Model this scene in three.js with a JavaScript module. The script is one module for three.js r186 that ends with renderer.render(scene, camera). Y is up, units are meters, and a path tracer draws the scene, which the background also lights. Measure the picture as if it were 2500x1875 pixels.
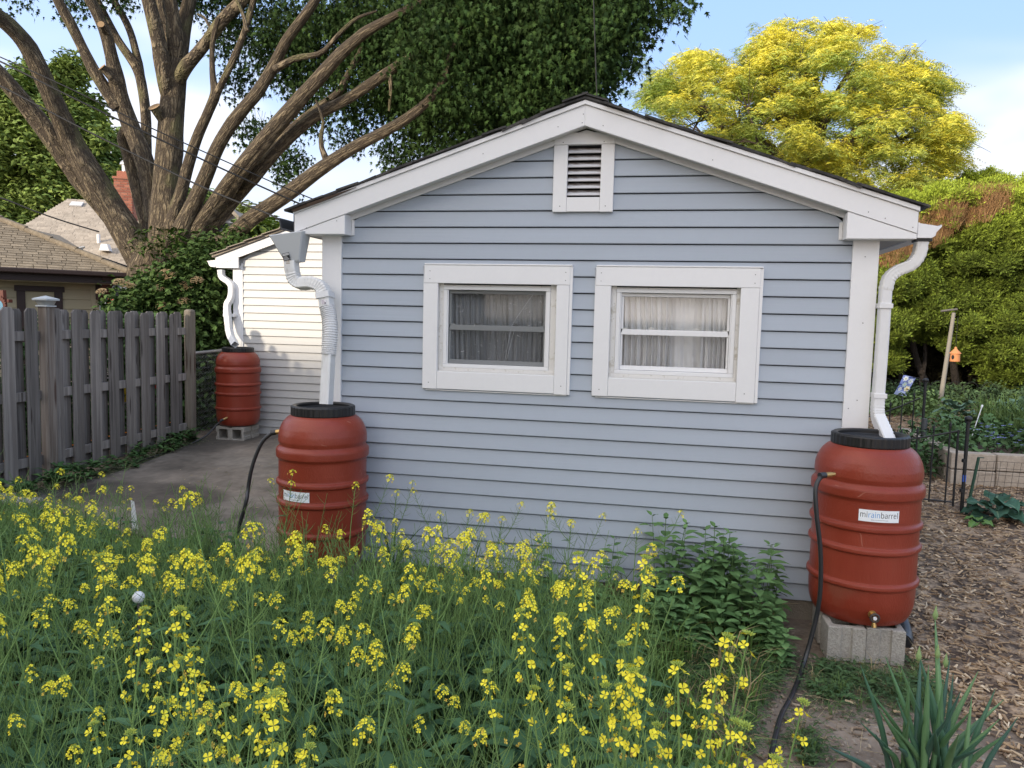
import * as THREE from 'three';
import { mergeGeometries, toCreasedNormals } from 'three/addons/utils/BufferGeometryUtils.js';
import { RoundedBoxGeometry } from 'three/addons/geometries/RoundedBoxGeometry.js';

// ------------------------------------------------------------ camera, sky, sun, exposure
const scene = new THREE.Scene();
const camera = new THREE.PerspectiveCamera(53.06, 4 / 3, 0.05, 600);
camera.rotation.order = 'YXZ';
camera.position.set(2.1503, 1.7786, 4.815);
camera.rotation.set(-0.0853, 0.2008, 0.0244);
camera.updateMatrixWorld(true);
const renderer = new THREE.WebGLRenderer({ antialias: true });
renderer.setSize(1024, 768);
renderer.toneMapping = THREE.LinearToneMapping;
renderer.toneMappingExposure = 2.0;
renderer.shadowMap.enabled = true;
renderer.shadowMap.type = THREE.PCFSoftShadowMap;

const TO_SUN = new THREE.Vector3(-0.54, 0.29, 0.79).normalize();
const sun = new THREE.DirectionalLight(new THREE.Color().setRGB(1.0, 0.87, 0.69), 2.3);
sun.position.copy(TO_SUN).multiplyScalar(60);
sun.castShadow = true; sun.shadow.radius = 4; sun.shadow.mapSize.set(4096, 4096);
Object.assign(sun.shadow.camera, { left: -40, right: 40, top: 40, bottom: -40, near: 1, far: 140 });
scene.add(sun, sun.target);

// ------------------------------------------------------------ numbers and noise
function rng(seed) { let s = (seed * 2654435761) >>> 0; return () => { s = (s + 0x6d2b79f5) | 0; let t = Math.imul(s ^ (s >>> 15), 1 | s); t = (t + Math.imul(t ^ (t >>> 7), 61 | t)) ^ t; return ((t ^ (t >>> 14)) >>> 0) / 4294967296; }; }
const clamp = (v, a = 0, b = 1) => Math.min(b, Math.max(a, v)), lerp = (a, b, t) => a + (b - a) * t, sm = (a, b, v) => { const t = clamp((v - a) / (b - a)); return t * t * (3 - 2 * t); };
const V = (x, y, z) => new THREE.Vector3(x, y, z);
function lattice(px, py, seed) { const r = rng(seed), a = new Float32Array(px * py); for (let i = 0; i < a.length; i++) a[i] = r(); return (x, y) => { const xi = Math.floor(x), yi = Math.floor(y), fx = x - xi, fy = y - yi, u = fx * fx * (3 - 2 * fx), v = fy * fy * (3 - 2 * fy), m = (i, n) => ((i % n) + n) % n, x0 = m(xi, px), x1 = m(xi + 1, px), y0 = m(yi, py) * px, y1 = m(yi + 1, py) * px; return lerp(lerp(a[y0 + x0], a[y0 + x1], u), lerp(a[y1 + x0], a[y1 + x1], u), v); }; }
function fbm(fx, fy, oct, seed, gain = 0.5) { const L = []; for (let o = 0; o < oct; o++) L.push(lattice(Math.max(1, fx << o), Math.max(1, fy << o), seed * 31 + o)); return (u, v) => { let s = 0, w = 1, t = 0; for (let o = 0; o < oct; o++) { s += w * L[o](u * (fx << o), v * (fy << o)); t += w; w *= gain; } return s / t; }; }
function hash3(x, y, z) { let h = Math.imul(x | 0, 374761393) + Math.imul(y | 0, 668265263) + Math.imul(z | 0, 1274126177) | 0; h = Math.imul(h ^ (h >>> 13), 1274126177); return ((h ^ (h >>> 16)) >>> 0) / 4294967296; }
function noise3(x, y, z) { const xi = Math.floor(x), yi = Math.floor(y), zi = Math.floor(z), s = (t) => t * t * (3 - 2 * t), u = s(x - xi), v = s(y - yi), w = s(z - zi), h = (a, b, c) => hash3(xi + a, yi + b, zi + c); return lerp(lerp(lerp(h(0, 0, 0), h(1, 0, 0), u), lerp(h(0, 1, 0), h(1, 1, 0), u), v), lerp(lerp(h(0, 0, 1), h(1, 0, 1), u), lerp(h(0, 1, 1), h(1, 1, 1), u), v), w); }
function fbm3(x, y, z, o = 4) { let s = 0, w = 1, t = 0; for (let i = 0; i < o; i++) { s += w * noise3(x, y, z); t += w; w *= 0.5; x = x * 2.03 + 7.1; y = y * 2.03 + 3.3; z = z * 2.03 + 1.7; } return s / t; }

// ------------------------------------------------------------ sky: clear evening blue with cumulus and thin streaks
{
  const W = 1024, H = 512, d = new Float32Array(W * H * 4);
  for (let j = 0; j < H; j++) for (let i = 0; i < W; i++) {
    const el = ((j + 0.5) / H - 0.5) * Math.PI, az = ((i + 0.5) / W - 0.5) * 2 * Math.PI, x = Math.cos(el) * Math.cos(az), y = Math.sin(el), z = Math.cos(el) * Math.sin(az);
    const c = clamp(x * TO_SUN.x + y * TO_SUN.y + z * TO_SUN.z, -1, 1), up = Math.max(y, 0.0), hz = Math.pow(1 - up, 4.5);
    let r = lerp(0.20, 0.50, hz), g = lerp(0.335, 0.60, hz), b = lerp(0.60, 0.73, hz);
    const toward = Math.pow((1 + c) / 2, 3), glow = Math.pow(Math.max(0, c), 12);
    r = r * (1 + 2.6 * toward) + 0.9 * glow; g = g * (1 + 1.5 * toward) + 0.65 * glow; b = b * (1 + 0.7 * toward) + 0.3 * glow;
    const k = 1 / (up + 0.16), n = fbm3(x * k * 1.15 + 4.2, 1.7, z * k * 1.15 + 9.4, 6), n2 = fbm3(x * k * 0.55 + 2.0, 8.3, z * k * 1.9 + 0.8, 5);
    const cu = sm(0.54, 0.68, n) * sm(-0.02, 0.1, y), ci = 0.6 * sm(0.44, 0.78, n2) * sm(-0.02, 0.08, y);
    const shade = 0.82 + 0.3 * fbm3(x * k * 3 + 1, 2.5, z * k * 3, 3);
    const cr = (0.60 + 0.85 * toward) * shade, cg = (0.61 + 0.62 * toward) * shade, cb = (0.65 + 0.36 * toward) * shade;
    const a = clamp(cu * 0.85 + ci * (1 - cu));
    r = lerp(r, cr, a); g = lerp(g, cg, a); b = lerp(b, cb, a);
    if (y < 0) { const t = sm(0, -0.08, y); r = lerp(r, 0.16, t); g = lerp(g, 0.17, t); b = lerp(b, 0.13, t); }
    const o = (j * W + i) * 4; d[o] = r; d[o + 1] = g; d[o + 2] = b; d[o + 3] = 1;
  }
  const t = new THREE.DataTexture(d, W, H, THREE.RGBAFormat, THREE.FloatType);
  t.mapping = THREE.EquirectangularReflectionMapping; t.magFilter = t.minFilter = THREE.LinearFilter; t.wrapS = THREE.RepeatWrapping; t.needsUpdate = true;
  scene.background = t; scene.environment = t;
}

// ------------------------------------------------------------ builders
const used = new Map();
function numbered(n) { const k = used.get(n) || 0; used.set(n, k + 1); return k ? n + '_' + String(k).padStart(3, '0') : n; }
function tag(o, label, category, group, kind) { if (label) o.userData.label = label; if (category) o.userData.category = category; if (group) o.userData.group = group; if (kind) o.userData.kind = kind; return o; }
function shadowed(o) { o.castShadow = o.receiveShadow = true; return o; }
function mesh(name, geo, mat, parent) { const m = shadowed(new THREE.Mesh(Array.isArray(geo) ? merge(geo) : geo, mat)); m.name = parent ? name : numbered(name); (parent || scene).add(m); return m; }
function thing(name, label, category, pos = [0, 0, 0], turn = 0, group) { const g = new THREE.Group(); g.name = numbered(name); g.position.set(...pos); g.rotation.y = turn; scene.add(g); return tag(g, label, category, group); }
function part(name, parent) { const g = new THREE.Group(); g.name = name; parent.add(g); return g; }
function copyOf(root, label) { const c = root.clone(); c.name = numbered(root.name.replace(/_\d{3}$/, '')); c.userData = { ...root.userData }; if (label) c.userData.label = label; scene.add(c); return c; }
function merge(list) {
  const out = list.map((g) => { const q = g.index ? g.toNonIndexed() : g.clone(); for (const k of Object.keys(q.attributes)) if (!['position', 'normal', 'uv', 'color'].includes(k)) q.deleteAttribute(k); if (!q.attributes.uv) q.setAttribute('uv', new THREE.BufferAttribute(new Float32Array(q.attributes.position.count * 2), 2)); return q; });
  const col = out.every((g) => g.attributes.color); if (!col) out.forEach((g) => g.deleteAttribute('color'));
  return out.length === 1 ? out[0] : mergeGeometries(out, false);
}
// uv in metres, taken from the side each face looks to
function metric(g, ox = 0, oy = 0) {
  const q = g.index ? g.toNonIndexed() : g, p = q.attributes.position, n = q.attributes.normal, uv = new Float32Array(p.count * 2);
  for (let i = 0; i < p.count; i++) { const ax = Math.abs(n.getX(i)), ay = Math.abs(n.getY(i)), az = Math.abs(n.getZ(i)); let u, v; if (ay > ax && ay > az) { u = p.getX(i); v = p.getZ(i); } else if (ax > az) { u = p.getZ(i); v = p.getY(i); } else { u = p.getX(i); v = p.getY(i); } uv[2 * i] = u + ox; uv[2 * i + 1] = v + oy; }
  q.setAttribute('uv', new THREE.BufferAttribute(uv, 2)); return q;
}
const box = (w, h, d, x = 0, y = 0, z = 0) => new THREE.BoxGeometry(w, h, d).translate(x, y, z);
const rbox = (w, h, d, x = 0, y = 0, z = 0, r = 0.004) => new RoundedBoxGeometry(w, h, d, 1, Math.min(r, w / 2.1, h / 2.1, d / 2.1)).translate(x, y, z);
const span = (x0, x1, y0, y1, z0, z1, r = 0.003) => rbox(Math.abs(x1 - x0), Math.abs(y1 - y0), Math.abs(z1 - z0), (x0 + x1) / 2, (y0 + y1) / 2, (z0 + z1) / 2, r);
const cyl = (r0, r1, h, n = 12, x = 0, y = 0, z = 0) => new THREE.CylinderGeometry(r0, r1, h, n).translate(x, y, z);
function rod(a, b, r, n = 6, r2 = r) { const d = V().subVectors(b, a), L = d.length(), g = new THREE.CylinderGeometry(r2, r, L, n); g.translate(0, L / 2, 0); g.applyQuaternion(new THREE.Quaternion().setFromUnitVectors(V(0, 1, 0), d.normalize())); return g.translate(a.x, a.y, a.z); }
// a closed outline in x,y drawn out from z0 to z1, with a small bevel
function slab(pts, z0, z1, bev = 0.0025) {
  const s = new THREE.Shape(pts.map(([x, y]) => new THREE.Vector2(x, y))), t = z1 - z0;
  const g = new THREE.ExtrudeGeometry(s, { depth: Math.max(1e-4, t - 2 * bev), bevelEnabled: bev > 0, bevelThickness: bev, bevelSize: bev, bevelOffset: -bev, bevelSegments: 1, steps: 1, curveSegments: 8 });
  return g.translate(0, 0, z0 + bev);
}
// surface swept along points; prof(i, t) gives a closed ring of [side, up] offsets
function sweep(points, prof, { up = V(0, 0, 1), caps = true, smooth = true, sx = 1 } = {}) {
  const n = points.length, pos = [], nor = [], uv = [], rings = []; let len = 0, side = null;
  for (let i = 0; i < n; i++) {
    const T = V().subVectors(points[Math.min(i + 1, n - 1)], points[Math.max(i - 1, 0)]).normalize();
    if (!side) { side = V().crossVectors(up, T); if (side.lengthSq() < 1e-6) side = V(1, 0, 0); side.normalize(); }
    side.addScaledVector(T, -side.dot(T)).normalize();
    const U = V().crossVectors(T, side).normalize();
    if (i) len += points[i].distanceTo(points[i - 1]);
    rings.push({ len, T: T.clone(), r: prof(i, n > 1 ? i / (n - 1) : 0).map(([a, b]) => points[i].clone().addScaledVector(side, a).addScaledVector(U, b)) });
  }
  const m = rings[0].r.length, idx = (i, k) => i * (m + 1) + k;
  let per = 0; for (let k = 0; k < m; k++) per += rings[0].r[k].distanceTo(rings[0].r[(k + 1) % m]);
  for (const R of rings) for (let k = 0; k <= m; k++) { const p = R.r[k % m]; pos.push(p.x, p.y, p.z); uv.push(per * k / m * sx, R.len); }
  const ind = []; for (let i = 0; i < n - 1; i++) for (let k = 0; k < m; k++) ind.push(idx(i, k), idx(i, k + 1), idx(i + 1, k), idx(i, k + 1), idx(i + 1, k + 1), idx(i + 1, k));
  let g = new THREE.BufferGeometry(); g.setAttribute('position', new THREE.Float32BufferAttribute(pos, 3)); g.setAttribute('uv', new THREE.Float32BufferAttribute(uv, 2)); g.setIndex(ind); g.computeVertexNormals();
  if (smooth) { const N = g.attributes.normal; for (let i = 0; i < n; i++) { const a = V().fromBufferAttribute(N, idx(i, 0)).add(V().fromBufferAttribute(N, idx(i, m))).normalize(); N.setXYZ(idx(i, 0), a.x, a.y, a.z); N.setXYZ(idx(i, m), a.x, a.y, a.z); } g = g.toNonIndexed(); }
  else g = toCreasedNormals(g.toNonIndexed(), 0.6);
  if (!caps) return g;
  const cap = (R, s) => { const c = V(); R.r.forEach((p) => c.add(p)); c.multiplyScalar(1 / m); const P = [], N = []; for (let k = 0; k < m; k++) { const a = R.r[k], b = R.r[(k + 1) % m]; for (const q of s > 0 ? [c, a, b] : [c, b, a]) { P.push(q.x, q.y, q.z); N.push(R.T.x * s, R.T.y * s, R.T.z * s); } } const h = new THREE.BufferGeometry(); h.setAttribute('position', new THREE.Float32BufferAttribute(P, 3)); h.setAttribute('normal', new THREE.Float32BufferAttribute(N, 3)); h.setAttribute('uv', new THREE.Float32BufferAttribute(new Float32Array(P.length / 3 * 2), 2)); return h; };
  return merge([g, cap(rings[0], -1), cap(rings[n - 1], 1)]);
}
const ring = (r, n = 10, f) => { const o = []; for (let k = 0; k < n; k++) { const a = k / n * Math.PI * 2, q = f ? f(a) * r : r; o.push([Math.cos(a) * q, Math.sin(a) * q]); } return o; };
const curve = (pts, n) => new THREE.CatmullRomCurve3(pts, false, 'centripetal').getPoints(n);
const tube = (pts, r, n = 8, seg = 30, opt) => { const p = pts.length > 2 ? curve(pts, seg) : pts; return sweep(p, (i, t) => ring(typeof r === 'function' ? r(t) : r, n), opt); };
// loose triangles with colours
class Soup {
  constructor() { this.p = []; this.n = []; this.c = []; this.u = []; }
  tri(a, b, c, col) { const N = V().crossVectors(V().subVectors(b, a), V().subVectors(c, a)).normalize(); for (const q of [a, b, c]) { this.p.push(q.x, q.y, q.z); this.n.push(N.x, N.y, N.z); this.c.push(col[0], col[1], col[2]); this.u.push(q.x, q.y); } }
  quad(a, b, c, d, col) { this.tri(a, b, c, col); this.tri(a, c, d, col); }
  add(g, col, m) { const q = g.index ? g.toNonIndexed() : g.clone(); if (m) q.applyMatrix4(m); const P = q.attributes.position, N = q.attributes.normal; for (let i = 0; i < P.count; i++) { this.p.push(P.getX(i), P.getY(i), P.getZ(i)); this.n.push(N.getX(i), N.getY(i), N.getZ(i)); this.c.push(...col); this.u.push(0, 0); } }
  get empty() { return !this.p.length; }
  geo() { const g = new THREE.BufferGeometry(); g.setAttribute('position', new THREE.Float32BufferAttribute(this.p, 3)); g.setAttribute('normal', new THREE.Float32BufferAttribute(this.n, 3)); g.setAttribute('uv', new THREE.Float32BufferAttribute(this.u, 2)); g.setAttribute('color', new THREE.Float32BufferAttribute(this.c, 3)); return g; }
}
function scatter(name, geo, mat, list, parent, kind) { const m = shadowed(new THREE.InstancedMesh(geo, mat, list.length)); m.name = parent ? name : numbered(name); const q = new THREE.Matrix4(), c = new THREE.Color(), Q = new THREE.Quaternion(), E = new THREE.Euler(); list.forEach((o, i) => { if (o.q) Q.copy(o.q); else Q.setFromEuler(E.set(o.rx || 0, o.ry || 0, o.rz || 0, 'YXZ')); q.compose(o.p, Q, typeof o.s === 'number' ? V(o.s, o.s, o.s) : o.s || V(1, 1, 1)); m.setMatrixAt(i, q); m.setColorAt(i, c.setRGB(...(o.c || [1, 1, 1]))); }); m.instanceMatrix.needsUpdate = true; if (m.instanceColor) m.instanceColor.needsUpdate = true; if (kind) m.userData.kind = kind; (parent || scene).add(m); return m; }
// points of the place along a line of sight, used to lay things out: x, y on a 2500 x 1875 picture
const F = 1877.87;
function sight(x, y) { return V((x - 1250) / F, -(y - 937.5) / F, -1).applyQuaternion(camera.quaternion); }
const at = (x, y, depth) => camera.position.clone().addScaledVector(sight(x, y), depth);
const onZ = (x, y, z) => { const d = sight(x, y); return camera.position.clone().addScaledVector(d, (z - camera.position.z) / d.z); };
const onY = (x, y, h = 0) => { const d = sight(x, y); return camera.position.clone().addScaledVector(d, (h - camera.position.y) / d.y); };
const groundY = (x, z) => 0.024 * clamp(-z, 0, 16) + 0.012 * (fbm3(x * 0.9, 0, z * 0.9, 2) - 0.5) * (z < 1 && x > -4 && x < 3 ? 0.6 : 1);
const onGround = (x, z, dy = 0) => V(x, groundY(x, z) + dy, z);

// ------------------------------------------------------------ textures and materials
function texture(w, h, fn, srgb = true, rx = 1, ry = 1) { const d = new Uint8Array(w * h * 4); for (let j = 0; j < h; j++) for (let i = 0; i < w; i++) { const c = fn((i + 0.5) / w, (j + 0.5) / h), o = (j * w + i) * 4; if (typeof c === 'number') d[o] = d[o + 1] = d[o + 2] = clamp(c) * 255; else for (let k = 0; k < 3; k++) { const q = clamp(c[k]); d[o + k] = 255 * (srgb ? (q <= 0.0031308 ? q * 12.92 : 1.055 * Math.pow(q, 1 / 2.4) - 0.055) : q); } d[o + 3] = 255; } const t = new THREE.DataTexture(d, w, h); t.wrapS = t.wrapT = THREE.RepeatWrapping; t.magFilter = THREE.LinearFilter; t.minFilter = THREE.LinearFilter; t.repeat.set(rx, ry); if (srgb) t.colorSpace = THREE.SRGBColorSpace; t.needsUpdate = true; return t; }
function drawn(w, h, paint) { const c = document.createElement('canvas'); c.width = w; c.height = h; paint(c.getContext('2d'), w, h); const t = new THREE.CanvasTexture(c); t.colorSpace = THREE.SRGBColorSpace; t.magFilter = THREE.LinearFilter; return t; }
const rgb = (r, g, b) => new THREE.Color().setRGB(r, g, b);
const std = (c, rough = 0.7, o = {}) => new THREE.MeshStandardMaterial({ color: Array.isArray(c) ? rgb(...c) : c, roughness: rough, ...o });
const phys = (c, rough, o) => new THREE.MeshPhysicalMaterial({ color: rgb(...c), roughness: rough, ...o });
const mixc = (a, b, t) => [lerp(a[0], b[0], t), lerp(a[1], b[1], t), lerp(a[2], b[2], t)], mulc = (a, k) => [a[0] * k, a[1] * k, a[2] * k];
const N1 = fbm(4, 4, 5, 11), N2 = fbm(8, 8, 5, 12, 0.65), N3 = fbm(2, 2, 6, 13, 0.6), GR = fbm(3, 64, 4, 14, 0.6), SP = fbm(64, 64, 3, 15, 0.8);
const M = {};
// vinyl siding: faint embossed grain running along the boards and uneven grime
const tGrain = texture(512, 512, (u, v) => 0.35 + 0.65 * GR(u, v), false, 0.8, 1.6);
const vinyl = (c, seed) => { const n = fbm(3, 3, 5, seed, 0.6); return texture(512, 512, (u, v) => mulc(c, 0.93 + 0.1 * n(u, v) + 0.035 * (GR(u, v) - 0.5) + 0.03 * (SP(u, v) - 0.5)), true, 0.4, 0.4); };
M.siding = [0, 1, 2].map((i) => new THREE.MeshPhysicalMaterial({ map: vinyl(mulc([0.395, 0.442, 0.505], [1, 0.975, 1.02][i]), 21 + i), roughness: 0.5, bumpMap: tGrain, bumpScale: 0.0008, specularIntensity: 0.6 }));
M.whiteVinyl = new THREE.MeshStandardMaterial({ map: vinyl([0.50, 0.497, 0.485], 25), roughness: 0.5, bumpMap: tGrain, bumpScale: 0.0008 });
M.trim = new THREE.MeshPhysicalMaterial({ map: texture(512, 512, (u, v) => mulc([0.82, 0.82, 0.825], 0.95 + 0.08 * (N3(u, v) - 0.5) + 0.03 * (SP(u, v) - 0.5)), true, 0.7, 0.7), roughness: 0.42, specularIntensity: 0.6 });
M.oldWhite = new THREE.MeshStandardMaterial({ map: texture(256, 256, (u, v) => mixc([0.74, 0.73, 0.70], [0.42, 0.37, 0.28], 0.65 * sm(0.55, 0.8, N2(u, v))), true, 3, 3), roughness: 0.6, bumpMap: texture(256, 256, (u, v) => N2(u, v), false, 6, 6), bumpScale: 0.003 });
M.dark = std([0.012, 0.012, 0.013], 0.9);
M.black = std([0.008, 0.008, 0.009], 0.4);
M.iron = std([0.012, 0.012, 0.013], 0.5);
M.rubber = phys([0.018, 0.019, 0.022], 0.38, { clearcoat: 0.2, clearcoatRoughness: 0.4 });
M.brass = std([0.55, 0.36, 0.14], 0.35, { metalness: 0.9 });
M.steel = std([0.55, 0.55, 0.56], 0.35, { metalness: 0.9 });
M.galv = std([0.35, 0.36, 0.37], 0.5, { metalness: 0.7 });
M.downspout = new THREE.MeshPhysicalMaterial({ map: texture(512, 512, (u, v) => mixc([0.74, 0.74, 0.73], [0.38, 0.35, 0.29], 0.7 * sm(0.56, 0.85, N2(u, v)) + 0.25 * sm(0.5, 0.8, N1(v, u))), true, 2.2, 0.9), roughness: 0.42 });
M.downspoutNew = new THREE.MeshPhysicalMaterial({ map: texture(256, 256, (u, v) => mulc([0.77, 0.77, 0.77], 0.93 + 0.14 * (N2(u, v) - 0.4)), true, 1.5, 1.5), roughness: 0.4 });
M.funnel = std([0.46, 0.48, 0.49], 0.4);
const shingleTex = (c, c2, seed) => { const n = fbm(8, 8, 4, seed, 0.7), s = fbm(128, 128, 2, seed + 1, 0.9); return texture(512, 512, (u, v) => mulc(mixc(c, c2, sm(0.35, 0.65, n(u, v))), 0.6 + 0.8 * s(u, v)), true, 1.2, 1.2); };
M.shingleDark = std(0xffffff, 0.95, { map: shingleTex([0.035, 0.034, 0.034], [0.07, 0.066, 0.062], 31) });
M.shingleTan = ['a', 'b', 'c', 'd'].map((_, i) => std(0xffffff, 0.95, { map: shingleTex(mulc([0.215, 0.175, 0.125], [1, 0.85, 1.15, 0.95][i]), mulc([0.28, 0.23, 0.165], [1, 0.9, 1.1, 0.8][i]), 33 + 2 * i) }));
M.shingleGrey = [0, 1, 2].map((i) => std(0xffffff, 0.95, { map: shingleTex(mulc([0.30, 0.255, 0.205], [1, 0.88, 1.1][i]), mulc([0.36, 0.31, 0.25], [1, 0.9, 1.1][i]), 43 + 2 * i) }));
// weathered fence wood: grain with knots, silver grey
const woodTex = (a, b, c, seed) => { const n = fbm(24, 2, 5, seed, 0.62), w = fbm(2, 2, 3, seed + 1), s = fbm(90, 3, 3, seed + 2, 0.7), r = rng(seed); const kn = [...Array(5)].map(() => [r(), r(), 0.012 + 0.02 * r()]); return texture(512, 512, (u, v) => { let k = 0, q = u + 0.05 * w(u, v); for (const [x, y, z] of kn) { const d = Math.hypot(u - x, (v - y) * 0.35); k = Math.max(k, sm(z * 1.3, z * 0.5, d)); q += 0.02 * Math.exp(-d * d / (z * z * 6)) * Math.sign(u - x); } const t = n(q, v), cr = sm(0.7, 0.8, s(q, v)); return mixc(mulc(mixc(a, b, sm(0.3, 0.7, t)), 0.72 + 0.5 * w(v, u)), c, Math.max(0.8 * k, 0.75 * cr)); }, true, 1.6, 0.55); };
const woodBump = texture(512, 512, (() => { const n = fbm(40, 2, 5, 57, 0.65); return (u, v) => n(u, v); })(), false, 1.6, 0.55);
M.fence = [0, 1, 2, 3].map((i) => std(0xffffff, 0.9, { map: woodTex(mulc([0.155, 0.138, 0.126], [1, 0.7, 1.2, 0.9][i]), mulc([0.27, 0.245, 0.225], [1, 0.75, 1.15, 0.85][i]), [0.035, 0.025, 0.02], 61 + 5 * i), bumpMap: woodBump, bumpScale: 0.004 }));
M.fenceWarm = std(0xffffff, 0.9, { map: woodTex([0.17, 0.145, 0.115], [0.26, 0.225, 0.18], [0.06, 0.03, 0.018], 85), bumpMap: woodBump, bumpScale: 0.004 });
M.fenceRed = std(0xffffff, 0.85, { map: woodTex([0.15, 0.118, 0.095], [0.24, 0.21, 0.185], [0.05, 0.018, 0.01], 89), bumpMap: woodBump, bumpScale: 0.005 });
// barrel plastic: matt pebbled terracotta with scuffs
const barrelTex = (seed) => { const n = fbm(6, 6, 5, seed, 0.6), s = fbm(4, 60, 3, seed + 1, 0.7), r = rng(seed), scr = [...Array(22)].map(() => [r(), r(), (r() - 0.5) * 3, 0.004 + 0.014 * r() * r()]); return texture(1024, 512, (u, v) => { let k = 0; for (const [x, y, a, L] of scr) { const du = u - x, dv = (v - y) * 0.6, t = clamp((du * Math.cos(a) + dv * Math.sin(a)) / L, -1, 1); k = Math.max(k, sm(0.0016, 0.0004, Math.hypot(du - t * L * Math.cos(a), dv - t * L * Math.sin(a)))); } const c = mixc([0.225, 0.036, 0.019], [0.30, 0.060, 0.036], 0.55 * sm(0.4, 0.8, n(u, v)) + 0.25 * sm(0.6, 0.9, s(u, v))); return mixc(mixc(c, [0.22, 0.12, 0.08], 0.35 * sm(0.62, 0.8, n(v, u)) * sm(0.5, 0.05, v)), [0.52, 0.26, 0.19], 0.45 * k); }, true, 1, 1); };
const pebble = texture(512, 512, (u, v) => SP(u, v), false, 4, 3);
M.barrel = [0, 1, 2].map((i) => phys([1, 1, 1], 0.32, { map: barrelTex(101 + i * 7), bumpMap: pebble, bumpScale: 0.0012, specularIntensity: 0.65 }));
M.block = std(0xffffff, 0.95, { map: texture(512, 512, (u, v) => mulc(mixc([0.30, 0.275, 0.24], [0.38, 0.36, 0.32], N2(u, v)), 0.62 + 0.75 * SP(u, v)), true, 2.2, 2.2), bumpMap: texture(512, 512, (u, v) => 0.6 * SP(u, v) + 0.4 * N2(u, v), false, 2.2, 2.2), bumpScale: 0.006 });
M.bedBlock = std(0xffffff, 0.95, { map: texture(256, 256, (u, v) => mulc(mixc([0.33, 0.27, 0.21], [0.46, 0.40, 0.33], N2(u, v)), 0.8 + 0.4 * SP(u, v)), true, 1, 1), bumpMap: texture(256, 256, (u, v) => N2(u, v), false, 2, 2), bumpScale: 0.01 });
const barkTex = (a, b, moss, seed) => { const n = fbm(18, 5, 5, seed, 0.6), m = fbm(2, 2, 4, seed + 1), wv = fbm(3, 3, 3, seed + 2); return [texture(512, 512, (u, v) => { const w = n(u + 0.06 * wv(u, v), v + 0.1 * wv(v, u)), r = 1 - Math.abs(2 * w - 1); let c = mixc(a, b, 0.75 * sm(0.74, 0.96, r) + 0.25 * sm(0.2, 0.7, r)); c = mixc(c, moss, 0.55 * sm(0.5, 0.75, m(u, v))); return mulc(c, 0.75 + 0.5 * m(v, u)); }, true, 1.1, 1.1), texture(512, 512, (u, v) => { const w = n(u + 0.06 * wv(u, v), v + 0.1 * wv(v, u)); return sm(0.5, 0.97, 1 - Math.abs(2 * w - 1)); }, false, 1.1, 1.1)]; };
{ const [m, b] = barkTex([0.275, 0.218, 0.142], [0.058, 0.043, 0.03], [0.20, 0.19, 0.085], 121); M.bark = std(0xffffff, 0.95, { map: m, bumpMap: b, bumpScale: -0.04 }); M.barkDark = std([0.10, 0.075, 0.055], 0.95, { bumpMap: b, bumpScale: -0.03 }); }
M.leaf = std(0xffffff, 0.55); M.leafVC = new THREE.MeshPhysicalMaterial({ color: 0xffffff, roughness: 0.75, specularIntensity: 0.35, vertexColors: true }); M.petal = new THREE.MeshPhysicalMaterial({ color: 0xffffff, roughness: 0.8, specularIntensity: 0.3, vertexColors: true });
M.sunLeaf = phys([1, 1, 1], 0.6, { transmission: 0.0 });
M.glass = phys([1, 1, 1], 0.02, { transmission: 1, thickness: 0, ior: 1.5 });
M.wire = std([0.007, 0.007, 0.008], 0.7);
// ============================================================ GROUND
{
  const xs = [], zs = []; for (let x = -12; x <= 14.01; x += 0.25) xs.push(x); for (const e of [18, 26, 40, 70, 120, 300]) { xs.push(e); xs.unshift(-e); }
  for (let z = 6; z >= -20.01; z -= 0.25) zs.push(z); zs.unshift(12, 25, 60, 160); zs.reverse(); for (const e of [-26, -40, -70, -130, -350]) zs.unshift(e); zs.sort((a, b) => a - b); xs.sort((a, b) => a - b);
  const pos = [], uv = [], ind = []; for (const z of zs) for (const x of xs) { pos.push(x, groundY(x, z) - 0.004, z); uv.push(x, z); }
  for (let j = 0; j < zs.length - 1; j++) for (let i = 0; i < xs.length - 1; i++) { const a = j * xs.length + i; ind.push(a, a + xs.length, a + 1, a + 1, a + xs.length, a + xs.length + 1); }
  const g = new THREE.BufferGeometry(); g.setAttribute('position', new THREE.Float32BufferAttribute(pos, 3)); g.setAttribute('uv', new THREE.Float32BufferAttribute(uv, 2)); g.setIndex(ind); g.computeVertexNormals();
  const a = fbm(6, 6, 6, 201, 0.62), b = fbm(48, 48, 3, 202, 0.7), c = fbm(3, 3, 4, 203);
  const soil = std(0xffffff, 1, { map: texture(1024, 1024, (u, v) => { let k = mixc([0.12, 0.09, 0.066], [0.25, 0.20, 0.155], sm(0.3, 0.75, a(u, v))); k = mixc(k, [0.34, 0.29, 0.23], 0.6 * sm(0.66, 0.82, b(u, v))); return mulc(k, 0.8 + 0.4 * c(u, v)); }, true, 0.5, 0.5), bumpMap: texture(1024, 1024, (u, v) => 0.5 * a(u, v) + 0.5 * b(u, v), false, 0.5, 0.5), bumpScale: 0.03 });
  tag(mesh('ground', g, soil), 'bare brown garden soil under the plants and around the garage', 'ground', null, 'structure');
}
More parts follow.
